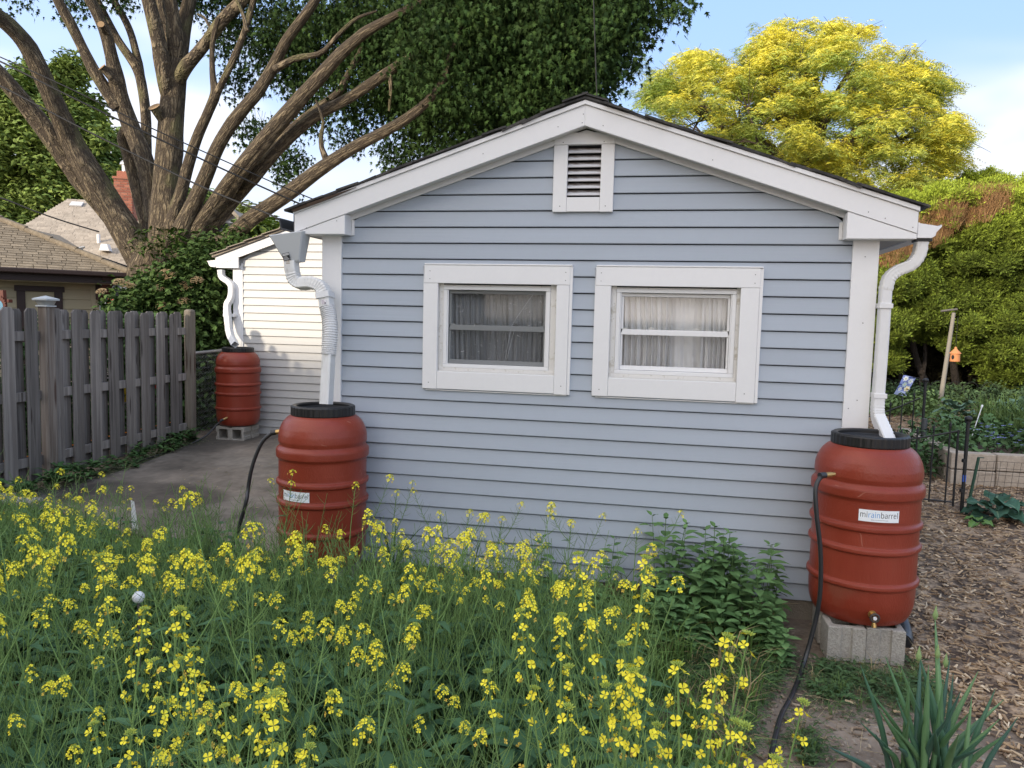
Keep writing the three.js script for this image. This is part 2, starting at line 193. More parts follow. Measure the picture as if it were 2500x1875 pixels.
function sheet(name, label, category, pts, dy, mat, kind = 'structure', fine = 0.4) {   // an outline laid over the ground
  const s = new THREE.Shape(pts.map(([x, z]) => new THREE.Vector2(x, -z))), g0 = new THREE.ShapeGeometry(s); let q = g0.toNonIndexed();
  let P = []; const p = q.attributes.position; for (let i = 0; i < p.count; i += 3) P.push([0, 1, 2].map((k) => [p.getX(i + k), -p.getY(i + k)]));
  for (let it = 0; it < 7; it++) { const out = []; let cut = false; for (const t of P) { const L = [0, 1, 2].map((k) => Math.hypot(t[k][0] - t[(k + 1) % 3][0], t[k][1] - t[(k + 1) % 3][1])), m = L.indexOf(Math.max(...L)); if (L[m] > fine * (3 - it * 0.25 > 1 ? 1 : 1)) { cut = true; const A = t[m], B = t[(m + 1) % 3], C = t[(m + 2) % 3], mid = [(A[0] + B[0]) / 2, (A[1] + B[1]) / 2]; out.push([A, mid, C], [mid, B, C]); } else out.push(t); } P = out; if (!cut) break; }
  const pos = [], uv = []; for (const t of P) for (const [x, z] of t) { pos.push(x, groundY(x, z) + dy, z); uv.push(x, z); }
  const g = new THREE.BufferGeometry(); g.setAttribute('position', new THREE.Float32BufferAttribute(pos, 3)); g.setAttribute('uv', new THREE.Float32BufferAttribute(uv, 2)); g.computeVertexNormals();
  return tag(mesh(name, g, mat), label, category, null, kind);
}
{
  const a = fbm(20, 20, 4, 211, 0.7), b = fbm(3, 3, 4, 212);
  M.mulch = std(0xffffff, 1, { map: texture(1024, 1024, (u, v) => { const k = a(u, v); return mulc(mixc([0.07, 0.045, 0.03], [0.38, 0.27, 0.175], sm(0.35, 0.72, k)), 0.75 + 0.5 * b(u, v)); }, true, 0.8, 0.8), bumpMap: texture(512, 512, (u, v) => a(u, v), false, 0.8, 0.8), bumpScale: 0.04 });
  sheet('mulch_path', 'path of brown wood chip mulch right of the garage', 'path', [[3.45, 0.9], [3.9, 1.3], [5.2, 1.5], [9, 1.4], [12, -2], [12, -13], [6, -13.5], [3.36, -12], [3.36, 0.2]], 0.004, M.mulch);
  // concrete apron beside the garage: old grey slab with a damp patch, cracks and drip stains
  const c1 = fbm(5, 5, 6, 221, 0.6), c2 = fbm(2, 2, 4, 222), c3 = fbm(60, 60, 2, 223, 0.8), c4 = fbm(9, 9, 3, 224);
  const conc = std(0xffffff, 0.85, { map: texture(1024, 1024, (u, v) => { const x = -4.2 + 4.4 * u, z = -5 + 5.2 * v; let k = mixc(mixc([0.075, 0.064, 0.052], [0.19, 0.16, 0.13], sm(0.3, 0.7, c1(u, v))), [0.22, 0.195, 0.165], 0.6 * sm(0.55, 0.75, c1(v, u))); k = mulc(k, 0.58 + 0.55 * c3(u, v) + 0.35 * c4(v, u) + 0.3 * (c2(u, v) - 0.5)); const wet = sm(0.25, -0.1, Math.hypot((x + 2.75) / 1.35, (z + 1.35) / 0.5) - 0.75 + 0.5 * (c1(v, u) - 0.5)); k = mulc(k, 1 - 0.5 * wet); const cr = Math.abs(c4(u, v) - 0.5); k = mulc(k, 1 - 0.45 * sm(0.006, 0.001, cr) * sm(0.45, 0.6, c2(v, u))); return k; }, true, 1 / 4.4, 1 / 5.2), bumpMap: texture(512, 512, (u, v) => 0.5 * c1(u, v) + 0.5 * c3(u, v), false, 0.7, 0.7), bumpScale: 0.006 });
  conc.map.offset.set(4.2 / 4.4, 5 / 5.2);
  const pts = [[-3.72, -1.0], [-3.2, -0.86], [-2.2, -0.42], [-1.3, -0.2], [-0.14, -0.22], [-0.14, -4.7], [-3.86, -4.7], [-3.74, -4.1], [-3.5, -2.9], [-3.42, -2.1], [-3.48, -1.5]];
  const top = new THREE.Shape(pts.map(([x, z]) => new THREE.Vector2(x, -z))), g = new THREE.ExtrudeGeometry(top, { depth: 0.11, bevelEnabled: true, bevelSize: 0.008, bevelThickness: 0.008, bevelSegments: 1, bevelOffset: -0.008 });
  g.rotateX(-Math.PI / 2); { const p = g.attributes.position; for (let i = 0; i < p.count; i++) p.setY(i, p.getY(i) - 0.09 + groundY(0, p.getZ(i)) * 0.98 + 0.012); }
  g.computeVertexNormals(); const q = toCreasedNormals(g, 0.5); { const p = q.attributes.position, uv = q.attributes.uv; for (let i = 0; i < p.count; i++) uv.setXY(i, p.getX(i), p.getZ(i)); }
  tag(mesh('concrete_apron', q, conc), 'old grey concrete slab with a damp patch between fence and garage', 'driveway', null, 'structure');
}

// ============================================================ BLUE GARAGE
const C = 0.1016;
// one lap siding board: bottom edge from xl0 to xr0 at y0, top edge from xl1 to xr1 at y1
function lap(xl0, xr0, xl1, xr1, y0, y1, zw = 0) {
  const prof = [[y0 + 0.0008, -0.012], [y0, 0.0118], [y0 + 0.0025, 0.0140], [y0 + 0.006, 0.0143], [y1 - 0.006, 0.001], [y1 - 0.006, -0.012]];
  const L = prof.map(([y, z]) => [lerp(xl0, xl1, (y - y0) / (y1 - y0)), y, z + zw]), R = prof.map(([y, z]) => [lerp(xr0, xr1, (y - y0) / (y1 - y0)), y, z + zw]);
  const s = new Soup(), v = (a) => V(...a), n = prof.length; for (let k = 0; k < n - 1; k++) s.quad(v(R[k]), v(R[k + 1]), v(L[k + 1]), v(L[k]), [1, 1, 1]);
  for (let k = 1; k < n - 1; k++) { s.tri(v(L[0]), v(L[k]), v(L[k + 1]), [1, 1, 1]); s.tri(v(R[0]), v(R[k + 1]), v(R[k]), [1, 1, 1]); }
  const g = s.geo(); g.deleteAttribute('color'); return g;
}
function uvShift(g, seed) { const r = rng(seed), a = r() * 3, b = r() * 3, u = g.attributes.uv, p = g.attributes.position; for (let i = 0; i < u.count; i++) u.setXY(i, p.getX(i) + a, p.getY(i) + b + p.getZ(i)); return g; }
const PEAK = 1.6, SL = 0.338;
function buildGarage() {
  const t = thing('garage', 'pale blue clapboard garage with white trim, gable vent and two windows', 'garage', [0, 0, 0]);
  const gz = (y) => y;
  const frB = 2.911;                                              // underside of the frieze under the ridge
  const half = (y) => (frB + 0.02 - y) / SL;                        // half width of the gable at height y
  const cuts = [[1.42, 1.76, 2.456, 3], [0.61, 1.51, 1.34, 2.045], [1.72, 2.64, 1.34, 2.045]];   // vent, windows
  const yb = 0.1164; let k = 0;
  for (let y = yb; y < 2.90; y += C, k++) {
    const y1 = y + C; let L0 = 0.0, R0 = 3.166, L1 = L0, R1 = R0;
    if (y1 > 2.27) { L0 = Math.max(0.03, PEAK - half(y)); R0 = Math.min(3.14, PEAK + half(y)); L1 = Math.max(0.03, PEAK - half(y1)); R1 = Math.min(3.14, PEAK + half(y1)); if (y < 2.275) { L0 = L1 = 0.0; R0 = R1 = 3.166; } if (L1 > R1) { L1 = R1 = PEAK; } }
    // openings split a board; where an opening ends inside a board the board is cut to the nearer side
    let runs = [[L0, R0, L1, R1, y, y1]];
    for (const [a, b, c, d] of cuts) {
      const next = [];
      for (const r of runs) {
        const [l0, r0, l1, r1, q0, q1] = r;
        if (q1 <= c + 0.002 || q0 >= d - 0.002 || r0 <= a || l0 >= b) { next.push(r); continue; }
        if (l0 < a) next.push([l0, a, l1, a, q0, q1]); if (r0 > b) next.push([b, r0, b, r1, q0, q1]);
      }
      runs = next;
    }
    // a joint in two of the long rows
    for (const [l0, r0, l1, r1, q0, q1] of runs) { if (r0 - l0 < 0.02) continue; mesh('siding_board', uvShift(lap(l0, r0, l1, r1, q0, q1), k * 7 + Math.round(l0 * 10)), M.siding[(k * 5) % 3], t); }
  }
  // body behind the boards
  const wallP = [[-0.1, 0.0], [3.27, 0.0], [3.27, 2.32], [1.6, 2.9], [-0.1, 2.32]];
  const hole = (s, a, b, c, d) => { const h = new THREE.Path(); h.moveTo(a, c); h.lineTo(b, c); h.lineTo(b, d); h.lineTo(a, d); h.closePath(); s.holes.push(h); };
  const ws = new THREE.Shape(wallP.map(([x, y]) => new THREE.Vector2(x, y))); hole(ws, 0.69, 1.42, 1.44, 1.985); hole(ws, 1.80, 2.545, 1.44, 1.985); hole(ws, 1.49, 1.694, 2.53, 2.838);
  mesh('wall', [new THREE.ExtrudeGeometry(ws, { depth: 0.1, bevelEnabled: false }).translate(0, 0, -0.113), box(0.1, 2.3, 5.4, -0.05, 1.15, -2.82), box(0.1, 2.3, 5.4, 3.22, 1.15, -2.82), box(3.37, 2.3, 0.1, 1.585, 1.15, -5.57)], M.dark, t);
  for (const [s, x] of [[-1, -0.1], [1, 3.27]]) { const gs = []; for (let y = yb; y < 2.25; y += C) gs.push(uvShift(lap(-5.6, -0.02, -5.6, -0.02, y, y + C), 900 + Math.round(y * 50)).rotateY(s > 0 ? Math.PI / 2 : -Math.PI / 2).translate(x, 0, s > 0 ? -5.62 : 0)); mesh('side_siding', gs, M.siding[1], t); }
  mesh('foundation', metric(span(-0.13, 3.3, -0.15, 0.118, -5.7, -0.004, 0.004)), std([0.25, 0.215, 0.17], 0.95, { bumpMap: M.block.bumpMap, bumpScale: 0.006 }), t);
  // corner boards
  for (const [a, b] of [[-0.131, 0.006], [3.163, 3.306]]) { const p = mesh('corner_board', [metric(span(a, b, 0.105, 2.295, 0.0, 0.024)), metric(span(a < 0 ? a : b - 0.02, a < 0 ? a + 0.02 : b, 0.105, 2.295, -0.1, 0.0))], M.trim, t); }
  // frieze lip under the soffit, rake fascia, drip strip, soffit
  const rk = (dx, off) => 3.055 - SL * Math.abs(dx) - off;
  for (const s of [-1, 1]) {
    const xe = s < 0 ? -1.876 : 1.871, xb = s < 0 ? -1.545 : 1.525, P = (dx, off) => [PEAK + dx, rk(dx, off)], vx = s < 0 ? -0.197 : 0.175;
    const fr = (o0, o1, a, b) => [P(a, o0), P(b, o0), P(b, o1), P(a, o1)];
    mesh('frieze_board', [metric(slab(fr(0.085, 0.144, vx, xb), 0.0, 0.020)), metric(slab(fr(0.131, 0.1465, vx, xb), 0.018, 0.026, 0.002))], M.trim, t);
    mesh('rake_fascia', metric(slab([P(0, 0), P(xe, 0), P(xe, 0.121), P(0, 0.121)], 0.108, 0.128)), M.trim, t);
    mesh('drip_edge', metric(slab([P(0, -0.026), P(xe + s * 0.004, -0.026), P(xe + s * 0.004, -0.001), P(0, -0.001)], 0.10, 0.14, 0.0015)), M.trim, t);
    mesh('soffit', metric(slab([P(0, 0.03), P(xe, 0.03), P(xe, 0.036), P(0, 0.036)].map(([x, y]) => [x, y - 0.075]), 0.014, 0.109, 0.001)), M.trim, t);
    // boxed eave return
    const X = (q) => PEAK + q, bx = s < 0 ? [X(-1.876), X(-1.527)] : [X(1.503), X(1.871)], yb2 = s < 0 ? 2.291 : 2.272;
    const ret = s < 0 ? [[bx[0], yb2], [bx[1], yb2], [bx[1], rk(-1.527, 0.123)], [bx[0], rk(-1.876, 0.123)]] : [[bx[0], yb2], [bx[1], yb2], [bx[1], rk(1.871, 0.123)], [bx[0], rk(1.503, 0.123)]];
    mesh('eave_return', [metric(slab(ret, 0.104, 0.1235)), metric(span(s < 0 ? bx[1] - 0.012 : bx[0], s < 0 ? bx[1] : bx[0] + 0.012, yb2, rk(1.51, 0.123), 0.0, 0.105)), metric(span(bx[0], bx[1], yb2, yb2 + 0.006, 0.0, 0.104)), metric(span(s < 0 ? bx[1] + 0.001 : bx[0] - 0.02, s < 0 ? bx[1] + 0.02 : bx[0] - 0.001, yb2 + 0.004, yb2 + 0.105, 0.0, 0.02))], M.trim, t);
    // side eave soffit and fascia running back along the wall
    const ex = s < 0 ? [-0.276, -0.1] : [3.27, 3.471];
    mesh('eave_soffit', metric(span(ex[0], ex[1], yb2 + 0.01, yb2 + 0.016, -5.7, 0.0)), std([0.42, 0.43, 0.44], 0.5), t);
    mesh('eave_fascia', metric(span(s < 0 ? -0.276 : 3.459, s < 0 ? -0.264 : 3.471, yb2 + 0.012, rk(1.87, 0.0), -5.7, 0.1)), M.trim, t);
  }
  // roof deck with ragged dark shingles along the rakes
  for (const s of [-1, 1]) {
    const xe = s < 0 ? -1.905 : 1.893, ang = Math.atan(SL), Lr = Math.abs(xe) / Math.cos(ang), r = part('roof_slope', t), rd = rng(s < 0 ? 5 : 6);
    const P = (dx, off) => [PEAK + dx, 3.055 - SL * Math.abs(dx) - off];
    mesh('deck', metric(slab([P(0, -0.030), P(xe, -0.030), P(xe, -0.027), P(0, -0.027)], -5.8, 0.145, 0.001)), M.shingleDark, r);
    const nC = 16; for (let i = 0; i < nC; i++) {
      const d0 = Lr * i / nC, w = Lr / nC + 0.03, out = 0.142 + 0.018 * rd() + (rd() < 0.2 ? 0.014 : 0), th = 0.011 + 0.005 * rd(), sag = (rd() - 0.35) * 0.02;
      const gx = new THREE.BoxGeometry(w, th, 0.5).toNonIndexed(), p = gx.attributes.position; for (let q = 0; q < p.count; q++) if (p.getZ(q) > 0) p.setY(q, p.getY(q) - (p.getX(q) * s > 0 ? sag + 0.006 : 0));
      gx.computeVertexNormals(); const mid = d0 + w / 2; metric(gx, i * 0.37, s); gx.rotateZ(0.035 * s); gx.rotateZ(-s * ang); gx.translate(PEAK + s * mid * Math.cos(ang), 3.055 + 0.040 - mid * Math.sin(ang) + 0.002, out - 0.25); mesh('shingle', gx, M.shingleDark, r);
    }
    mesh('shingle_field', [...Array(8)].map((_, i) => { const w = Lr / 8 + 0.02, g = metric(box(w, 0.008, 5.4)), mid = Lr * (i + 0.5) / 8; g.rotateZ(-s * ang + 0.02 * s); return g.translate(PEAK + s * mid * Math.cos(ang), 3.055 + 0.041 - mid * Math.sin(ang), -3.02); }), M.shingleDark, r);
  }
  mesh('ridge_cap', [metric(box(0.16, 0.01, 5.8).rotateZ(0.3).translate(PEAK - 0.06, 3.094, -2.74)), metric(box(0.16, 0.01, 5.8).rotateZ(-0.3).translate(PEAK + 0.06, 3.094, -2.745))], M.shingleDark, t);
  mesh('rotten_edge', metric(slab([[-0.27, 2.43], [-0.02, 2.512], [0.16, 2.585], [-0.3, 2.447]], 0.142, 0.15, 0.001)), std([0.06, 0.038, 0.025], 0.9), t);
  // nails
  { const s = []; const pin = (x, y, z) => s.push(new THREE.CircleGeometry(0.0035, 6).translate(x, y, z)); for (const [x, y] of [[1.59, 3.0], [1.585, 2.95], [1.71, 2.93], [1.44, 2.93], [3.21, 2.42], [3.30, 2.385], [3.445, 2.335], [0.02, 2.375], [-0.19, 2.33], [0.98, 2.78], [2.35, 2.72]]) pin(x, y, 0.1292); for (const [x, y] of [[0.62, 2.07], [0.62, 2.02], [1.50, 2.07], [1.50, 2.02], [0.62, 1.35], [1.49, 1.36], [1.72, 2.07], [1.72, 2.02], [2.63, 2.07], [2.63, 2.02], [1.73, 1.35], [2.60, 1.36], [1.46, 2.86], [1.71, 2.86], [1.45, 2.475], [1.73, 2.475], [3.23, 2.18], [3.24, 1.8], [3.235, 1.35], [3.19, 1.3]]) pin(x, y, 0.0305); const n = mesh('nail_heads', s, std([0.16, 0.15, 0.15], 0.5), t); n.userData.kind = 'stuff'; }
  // gable vent
  {
    const v = part('gable_vent', t), top = (x) => frB + 0.018 - SL * Math.abs(x - PEAK);
    mesh('vent_head', metric(slab([[1.404, 2.846], [1.776, 2.846], [1.776, top(1.776) + 0.02], [1.665, 2.918], [1.515, 2.918], [1.404, top(1.404) + 0.02]], 0.0, 0.03)), M.trim, v);
    mesh('vent_jamb', metric(span(1.404, 1.49, 2.44, 2.845, 0.0, 0.029)), M.trim, v); mesh('vent_jamb', metric(span(1.695, 1.776, 2.44, 2.845, 0.0, 0.029)), M.trim, v);
    mesh('vent_sill', metric(span(1.4905, 1.6945, 2.442, 2.53, 0.0, 0.027)), M.trim, v);
    mesh('vent_peak', metric(slab([[1.545, 2.9185], [1.655, 2.9185], [1.6, 2.935]], 0.0, 0.022)), M.trim, v);
    mesh('vent_back', box(0.21, 0.31, 0.004, 1.592, 2.684, -0.07), M.dark, v);
    const lm = std(0xffffff, 0.6, { map: texture(256, 64, (u, w) => mixc([0.70, 0.70, 0.72], [0.20, 0.15, 0.12], 0.9 * sm(0.45, 0.85, N2(u * 0.6, w * 0.5) * 0.6 + 0.55 * w)), true, 1, 1) });
    for (let i = 0; i < 7; i++) { const y = 2.545 + i * 0.0425, s = new Soup(), a = [1.491, y, 0.018], b = [1.694, y, 0.018], c = [1.694, y + 0.037, -0.03], d = [1.491, y + 0.037, -0.03], g = slab([[0, 0], [0.06, 0], [0.06, 0.0035], [0, 0.0035]], 0, 0.203, 0.001); g.rotateY(Math.PI / 2).rotateX(0); g.translate(0, 0, 0); const q = new THREE.PlaneGeometry(0.203, 0.06).toNonIndexed(); const bx = new THREE.BoxGeometry(0.203, 0.06, 0.004); bx.rotateX(-0.92); bx.translate(1.5925, y + 0.016, -0.006); mesh('louver', bx, lm, v); }
  }
  // windows
  const cloth = [0, 1].map((i) => std(0xffffff, 0.95, { map: texture(512, 256, (u, v) => mulc([[0.80, 0.80, 0.80], [0.72, 0.73, 0.74]][i], 0.78 + 0.22 * Math.sin(u * 2 * Math.PI * 56) * (0.4 + 0.6 * N2(u, v)) + 0.1 * (N1(u, v) - 0.5)), true, 1, 1) }));
  const screen = phys([0.74, 0.75, 0.76], 0.08, { transmission: 1, thickness: 0, ior: 1.02 });
  function windowAt(o, dx, w, screened, seed) {
    const W = part('window', t), r = rng(seed), X0 = o.x0, X1 = o.x1, I0 = o.i0, I1 = o.i1, F0 = o.f0, F1 = o.f1;
    W.userData.label = screened ? 'left window, with a dusty insect screen over dim curtains' : 'right window, with bright clean sashes and pale curtains';
    mesh('head_casing', [metric(span(X0 + 0.004, X1 - 0.018, 1.992, 2.108, 0.0, 0.0305)), metric(span(X0 + 0.006, X1 - 0.004, 2.1085, 2.118, 0.0, 0.034))], M.trim, W);
    mesh('side_casing', metric(slab([[X0, 1.308], [I0, 1.308], [I0, 1.9915], [X0 + 0.004, 1.9915], [X0, 2.105]], 0.0, 0.029)), M.trim, W);
    mesh('side_casing', [metric(span(I1, X1 - 0.02, 1.305, 1.9915, 0.0, 0.029)), metric(span(X1 - 0.0195, X1, 1.305, 2.108, 0.0, 0.026))], M.trim, W);
    mesh('sill_casing', [metric(span(I0 + 0.0005, I1 - 0.0005, 1.31, 1.424, 0.0, 0.0275)), metric(span(X0 + 0.02, X1 - 0.02, 1.298, 1.3045, 0.0, 0.02))], M.trim, W);
    mesh('jamb_lining', [metric(span(I0 - 0.01, F0, 1.425, 1.995, -0.07, -0.012)), metric(span(F1, I1 + 0.01, 1.425, 1.995, -0.07, -0.012)), metric(span(I0, I1, 1.976, 1.998, -0.072, -0.014)), metric(span(I0, I1, 1.42, 1.452, -0.075, -0.008))], M.oldWhite, W);
    { const s = []; for (let i = 0; i < 9; i++) { const x = lerp(I0, I1, (i + 0.5) / 9); s.push(rbox((I1 - I0) / 9 + 0.02, 0.008 + 0.004 * r(), 0.012, x, 1.4255, 0.006 + 0.003 * r(), 0.003)); } mesh('caulk', s, M.oldWhite, W); }
    const fm = M.trim, fr = (a, b, c, d, z0, z1, bev = 0.003) => [[a, b, c, c + 0.024], [a, b, d - 0.024, d]].map(([p, q, u, v]) => metric(span(p, q, u, v, z0, z1, bev))).concat([[a, a + 0.024], [b - 0.024, b]].map(([p, q]) => metric(span(p, q, c + 0.0245, d - 0.0245, z0, z1, bev))));
    mesh('storm_frame', [...fr(F0, F1, 1.45, 1.977, -0.03, -0.006), metric(span(F0 + 0.024, F0 + 0.031, 1.474, 1.953, -0.05, -0.014, 0.001)), metric(span(F1 - 0.031, F1 - 0.024, 1.474, 1.953, -0.05, -0.014, 0.001))], fm, W);
    const sashM = screened ? std([0.72, 0.71, 0.68], 0.5) : M.trim, a = F0 + 0.0315, b = F1 - 0.0315, ym = 1.712;
    const up = mesh('upper_sash', [metric(span(a, b, 1.930, 1.952, -0.062, -0.036)), metric(span(a, a + 0.014, 1.73, 1.9295, -0.062, -0.036)), metric(span(b - 0.014, b, 1.73, 1.9295, -0.062, -0.036))], sashM, W);
    const lo = mesh('lower_sash', [metric(slab([[a - 0.003, ym - 0.018], [b + 0.003, ym - 0.018], [b - 0.012, ym + 0.016], [a + 0.012, ym + 0.016]], -0.05, -0.028)), metric(span(a, b, 1.475, 1.502, -0.05, -0.03)), metric(span(a, a + 0.012, 1.5025, ym - 0.0185, -0.05, -0.033)), metric(span(b - 0.012, b, 1.5025, ym - 0.0185, -0.05, -0.033))], sashM, W);
    for (const q of [0.29, 0.7]) { const x = lerp(a, b, q); mesh('latch', [rbox(0.034, 0.008, 0.014, x, ym + 0.021, -0.045, 0.002), rbox(0.016, 0.012, 0.008, x - 0.004, ym + 0.027, -0.043, 0.002), rbox(0.02, 0.003, 0.004, x + 0.02, ym + 0.03, -0.043, 0.001)], screened ? std([0.3, 0.29, 0.27], 0.5) : std([0.5, 0.49, 0.46], 0.5), W); }
    for (const q of [0.035, 0.965]) mesh('tilt_clip', rbox(0.03, 0.006, 0.01, lerp(a, b, q), ym + 0.02, -0.043, 0.002), std([0.6, 0.59, 0.55], 0.5), W);
    mesh('upper_pane', box(b - a - 0.02, 0.22, 0.002, (a + b) / 2, 1.832, -0.058), M.glass, W); mesh('lower_pane', box(b - a - 0.02, 0.2, 0.002, (a + b) / 2, 1.598, -0.042), M.glass, W);
    if (screened) {
      mesh('insect_screen', box(F1 - F0 - 0.05, 0.476, 0.001, (F0 + F1) / 2, 1.7135, -0.02), screen, W);
      const s = new Soup(); for (let i = 0; i < 80; i++) { const x = lerp(F0 + 0.05, F1 - 0.05, r()), y = lerp(1.5, 1.93, r()), L = 0.002 + 0.012 * r() * r(), an = r() * 3.14, q = 0.0006 + 0.0009 * r(), cx = Math.cos(an), sy = Math.sin(an), col = mulc([0.6, 0.6, 0.6], 0.4 + 0.6 * r()), z = -0.0185; s.quad(V(x - cx * L + sy * q, y - sy * L - cx * q, z), V(x + cx * L + sy * q, y + sy * L - cx * q, z), V(x + cx * L - sy * q, y + sy * L + cx * q, z), V(x - cx * L - sy * q, y - sy * L + cx * q, z), col); }
      for (const [x0, y0, x1, y1] of [[0.88, 0.98, 0.72, 0.66], [0.72, 0.66, 0.66, 0.52], [0.66, 0.5, 0.60, 0.02], [0.70, 0.5, 0.62, 0.05]]) { const A = V(lerp(F0 + .04, F1 - .04, x0), lerp(1.49, 1.94, y0), -0.0182), B = V(lerp(F0 + .04, F1 - .04, x1), lerp(1.49, 1.94, y1), -0.0182), n = V(-(B.y - A.y), B.x - A.x, 0).normalize().multiplyScalar(0.0012); s.quad(A.clone().sub(n), B.clone().sub(n), B.clone().add(n), A.clone().add(n), [0.35, 0.36, 0.37]); }
      const d = mesh('cobweb_specks', s.geo(), M.leafVC, W); d.userData.kind = 'stuff';
    }
    // gathered curtains: left and right panels and a flat middle
    for (const [p, q, amp, nf] of screened ? [[0, 0.36, 0.02, 7], [0.34, 0.62, 0.014, 4], [0.6, 1, 0.02, 7]] : [[0, 0.47, 0.024, 8], [0.45, 0.75, 0.006, 2.5], [0.73, 1, 0.02, 6]]) {
      const gx = new THREE.PlaneGeometry(1, 1, 96, 24), P = gx.attributes.position, ph = r() * 6, ca = lerp(a - 0.03, b + 0.03, p), cb = lerp(a - 0.03, b + 0.03, q);
      for (let i = 0; i < P.count; i++) { const u = P.getX(i) + 0.5, v = P.getY(i) + 0.5, f = u * nf * 2 * Math.PI + ph, k = 0.55 + 0.45 * (1 - v), wv = Math.sin(f + 0.7 * Math.sin(f * 0.37 + 1.5 * v)) + 0.45 * Math.sin(2.3 * f + ph + 2 * v) + 0.5 * sm(0.8, 1, v) * Math.sin(5.2 * f); P.setXYZ(i, lerp(ca, cb, u + 0.03 * Math.sin(3 * v + ph) * u * (1 - u) * 4), lerp(1.44, 1.935, v), -0.092 - (p > 0.3 && p < 0.6 ? 0.03 : 0) + amp * wv * k); }
      gx.computeVertexNormals(); mesh('curtain', gx, cloth[screened ? 0 : 1], W);
    }
    mesh('room_back', box(I1 - I0 + 0.2, 0.8, 0.01, (I0 + I1) / 2, 1.7, -0.5), M.dark, W);
  }
  windowAt({ x0: 0.577, x1: 1.545, i0: 0.674, i1: 1.445, f0: 0.703, f1: 1.402 }, 0, 0, true, 71);
  windowAt({ x0: 1.684, x1: 2.679, i0: 1.783, i1: 2.552, f0: 1.816, f1: 2.532 }, 0, 0, false, 72);
  // right gutter, downspout with elbows down to the barrel
  {
    const prof = [[0, 0], [0.075, 0], [0.092, 0.012], [0.096, 0.03], [0.112, 0.05], [0.122, 0.062], [0.122, 0.072], [0.115, 0.072], [0.115, 0.062], [0.09, 0.032], [0.07, 0.008], [0.008, 0.008], [0.008, 0.085], [0, 0.085]];
    const G = mesh('gutter', [slab(prof.map(([x, y]) => [3.474 + x, 2.278 + y]), -5.7, 0.12, 0.001), slab([[3.474, 2.278], [3.549, 2.278], [3.566, 2.29], [3.57, 2.31], [3.596, 2.34], [3.474, 2.36]], 0.1185, 0.122, 0.001)].map((g) => metric(g)), M.trim, t);
    const rect = (w, d, cor) => (i) => { const k = cor ? 1 + cor * (i % 2 ? 1 : -1) : 1, a = w / 2 * k, b = d / 2 * k, o = []; const c = 0.006, f = 5; for (let q = 0; q <= f; q++) o.push([-a + c + (2 * a - 2 * c) * q / f, -b + (q % 2 ? 0.002 : 0)]); o.push([a, -b + c], [a, b - c]); for (let q = f; q >= 0; q--) o.push([-a + c + (2 * a - 2 * c) * q / f, b - (q % 2 ? 0.002 : 0)]); o.push([-a, b - c], [-a, -b + c]); return o; };
    G.userData.rect = undefined; windowAt.rect = rect;
    const d = part('downspout', t), q = (x, y, z) => V(x, y, z);
    const up = curve([q(3.515, 2.275, 0.055), q(3.505, 2.19, 0.055), q(3.47, 2.135, 0.055), q(3.40, 2.10, 0.05), q(3.36, 2.06, 0.05), q(3.345, 1.99, 0.05)], 26);
    mesh('outlet', metric(span(3.475, 3.56, 2.262, 2.279, 0.01, 0.1, 0.003)), M.black, d);
    mesh('upper_elbow', sweep(up, rect(0.062, 0.078, 0.035), { up: V(0, 0, 1), smooth: false }), M.downspout, d);
    mesh('pipe', sweep([q(3.345, 2.0, 0.05), q(3.345, 1.7, 0.05), q(3.342, 1.36, 0.05)], rect(0.058, 0.074), { up: V(0, 0, 1), smooth: false }), M.downspoutNew, d);
    for (const y of [1.90, 1.385]) mesh('strap', metric(span(3.309, 3.381, y - 0.014, y + 0.014, 0.006, 0.094, 0.002)), M.downspoutNew, d);
    const low = curve([q(3.342, 1.375, 0.05), q(3.342, 1.30, 0.055), q(3.345, 1.262, 0.07), q(3.352, 1.22, 0.13), q(3.36, 1.165, 0.22), q(3.365, 1.12, 0.30)], 34);
    mesh('lower_elbow', sweep(low, rect(0.062, 0.078, 0.03), { up: V(0, 0, 1), smooth: false, caps: false }), M.downspoutNew, d);
    M.rect = rect;
  }
  // left gutter end, bracket, funnel diverter and patched downspout
  {
    const q = (z5x, z5y, z) => onZ(450 + z5x / 2.764, 500 + z5y / 2.764, z), rect = M.rect;
    mesh('gutter', [metric(slab([[-0.395, 2.325], [-0.3, 2.3], [-0.277, 2.3], [-0.277, 2.405], [-0.285, 2.405], [-0.286, 2.31], [-0.3, 2.308], [-0.385, 2.335], [-0.40, 2.40], [-0.41, 2.40]], -5.7, 0.09, 0.001)), metric(span(-0.287, -0.278, 2.30, 2.42, 0.085, 0.12, 0.002))], std([0.04, 0.042, 0.046], 0.5), t);
    const d = part('downspout', t); d.userData.label = 'patched downspout with a grey funnel on top and a ribbed flexible hose';
    const a = q(570, 205, 0.16), b = q(800, 175, 0.16), c = q(772, 380, 0.16), e = q(677, 392, 0.16);
    const fn = slab([[a.x, a.y], [e.x, e.y], [c.x, c.y], [b.x, b.y]], 0.03, 0.16, 0.008); { const p = fn.attributes.position; for (let i = 0; i < p.count; i++) { const k = sm(2.05, 2.29, p.getY(i)); p.setZ(i, lerp(0.13 + (p.getZ(i) - 0.13) * 0.6, p.getZ(i) + 0.01, k)); } fn.computeVertexNormals(); }
    const fu = mesh('funnel', toCreasedNormals(fn, 0.5), M.funnel, d);
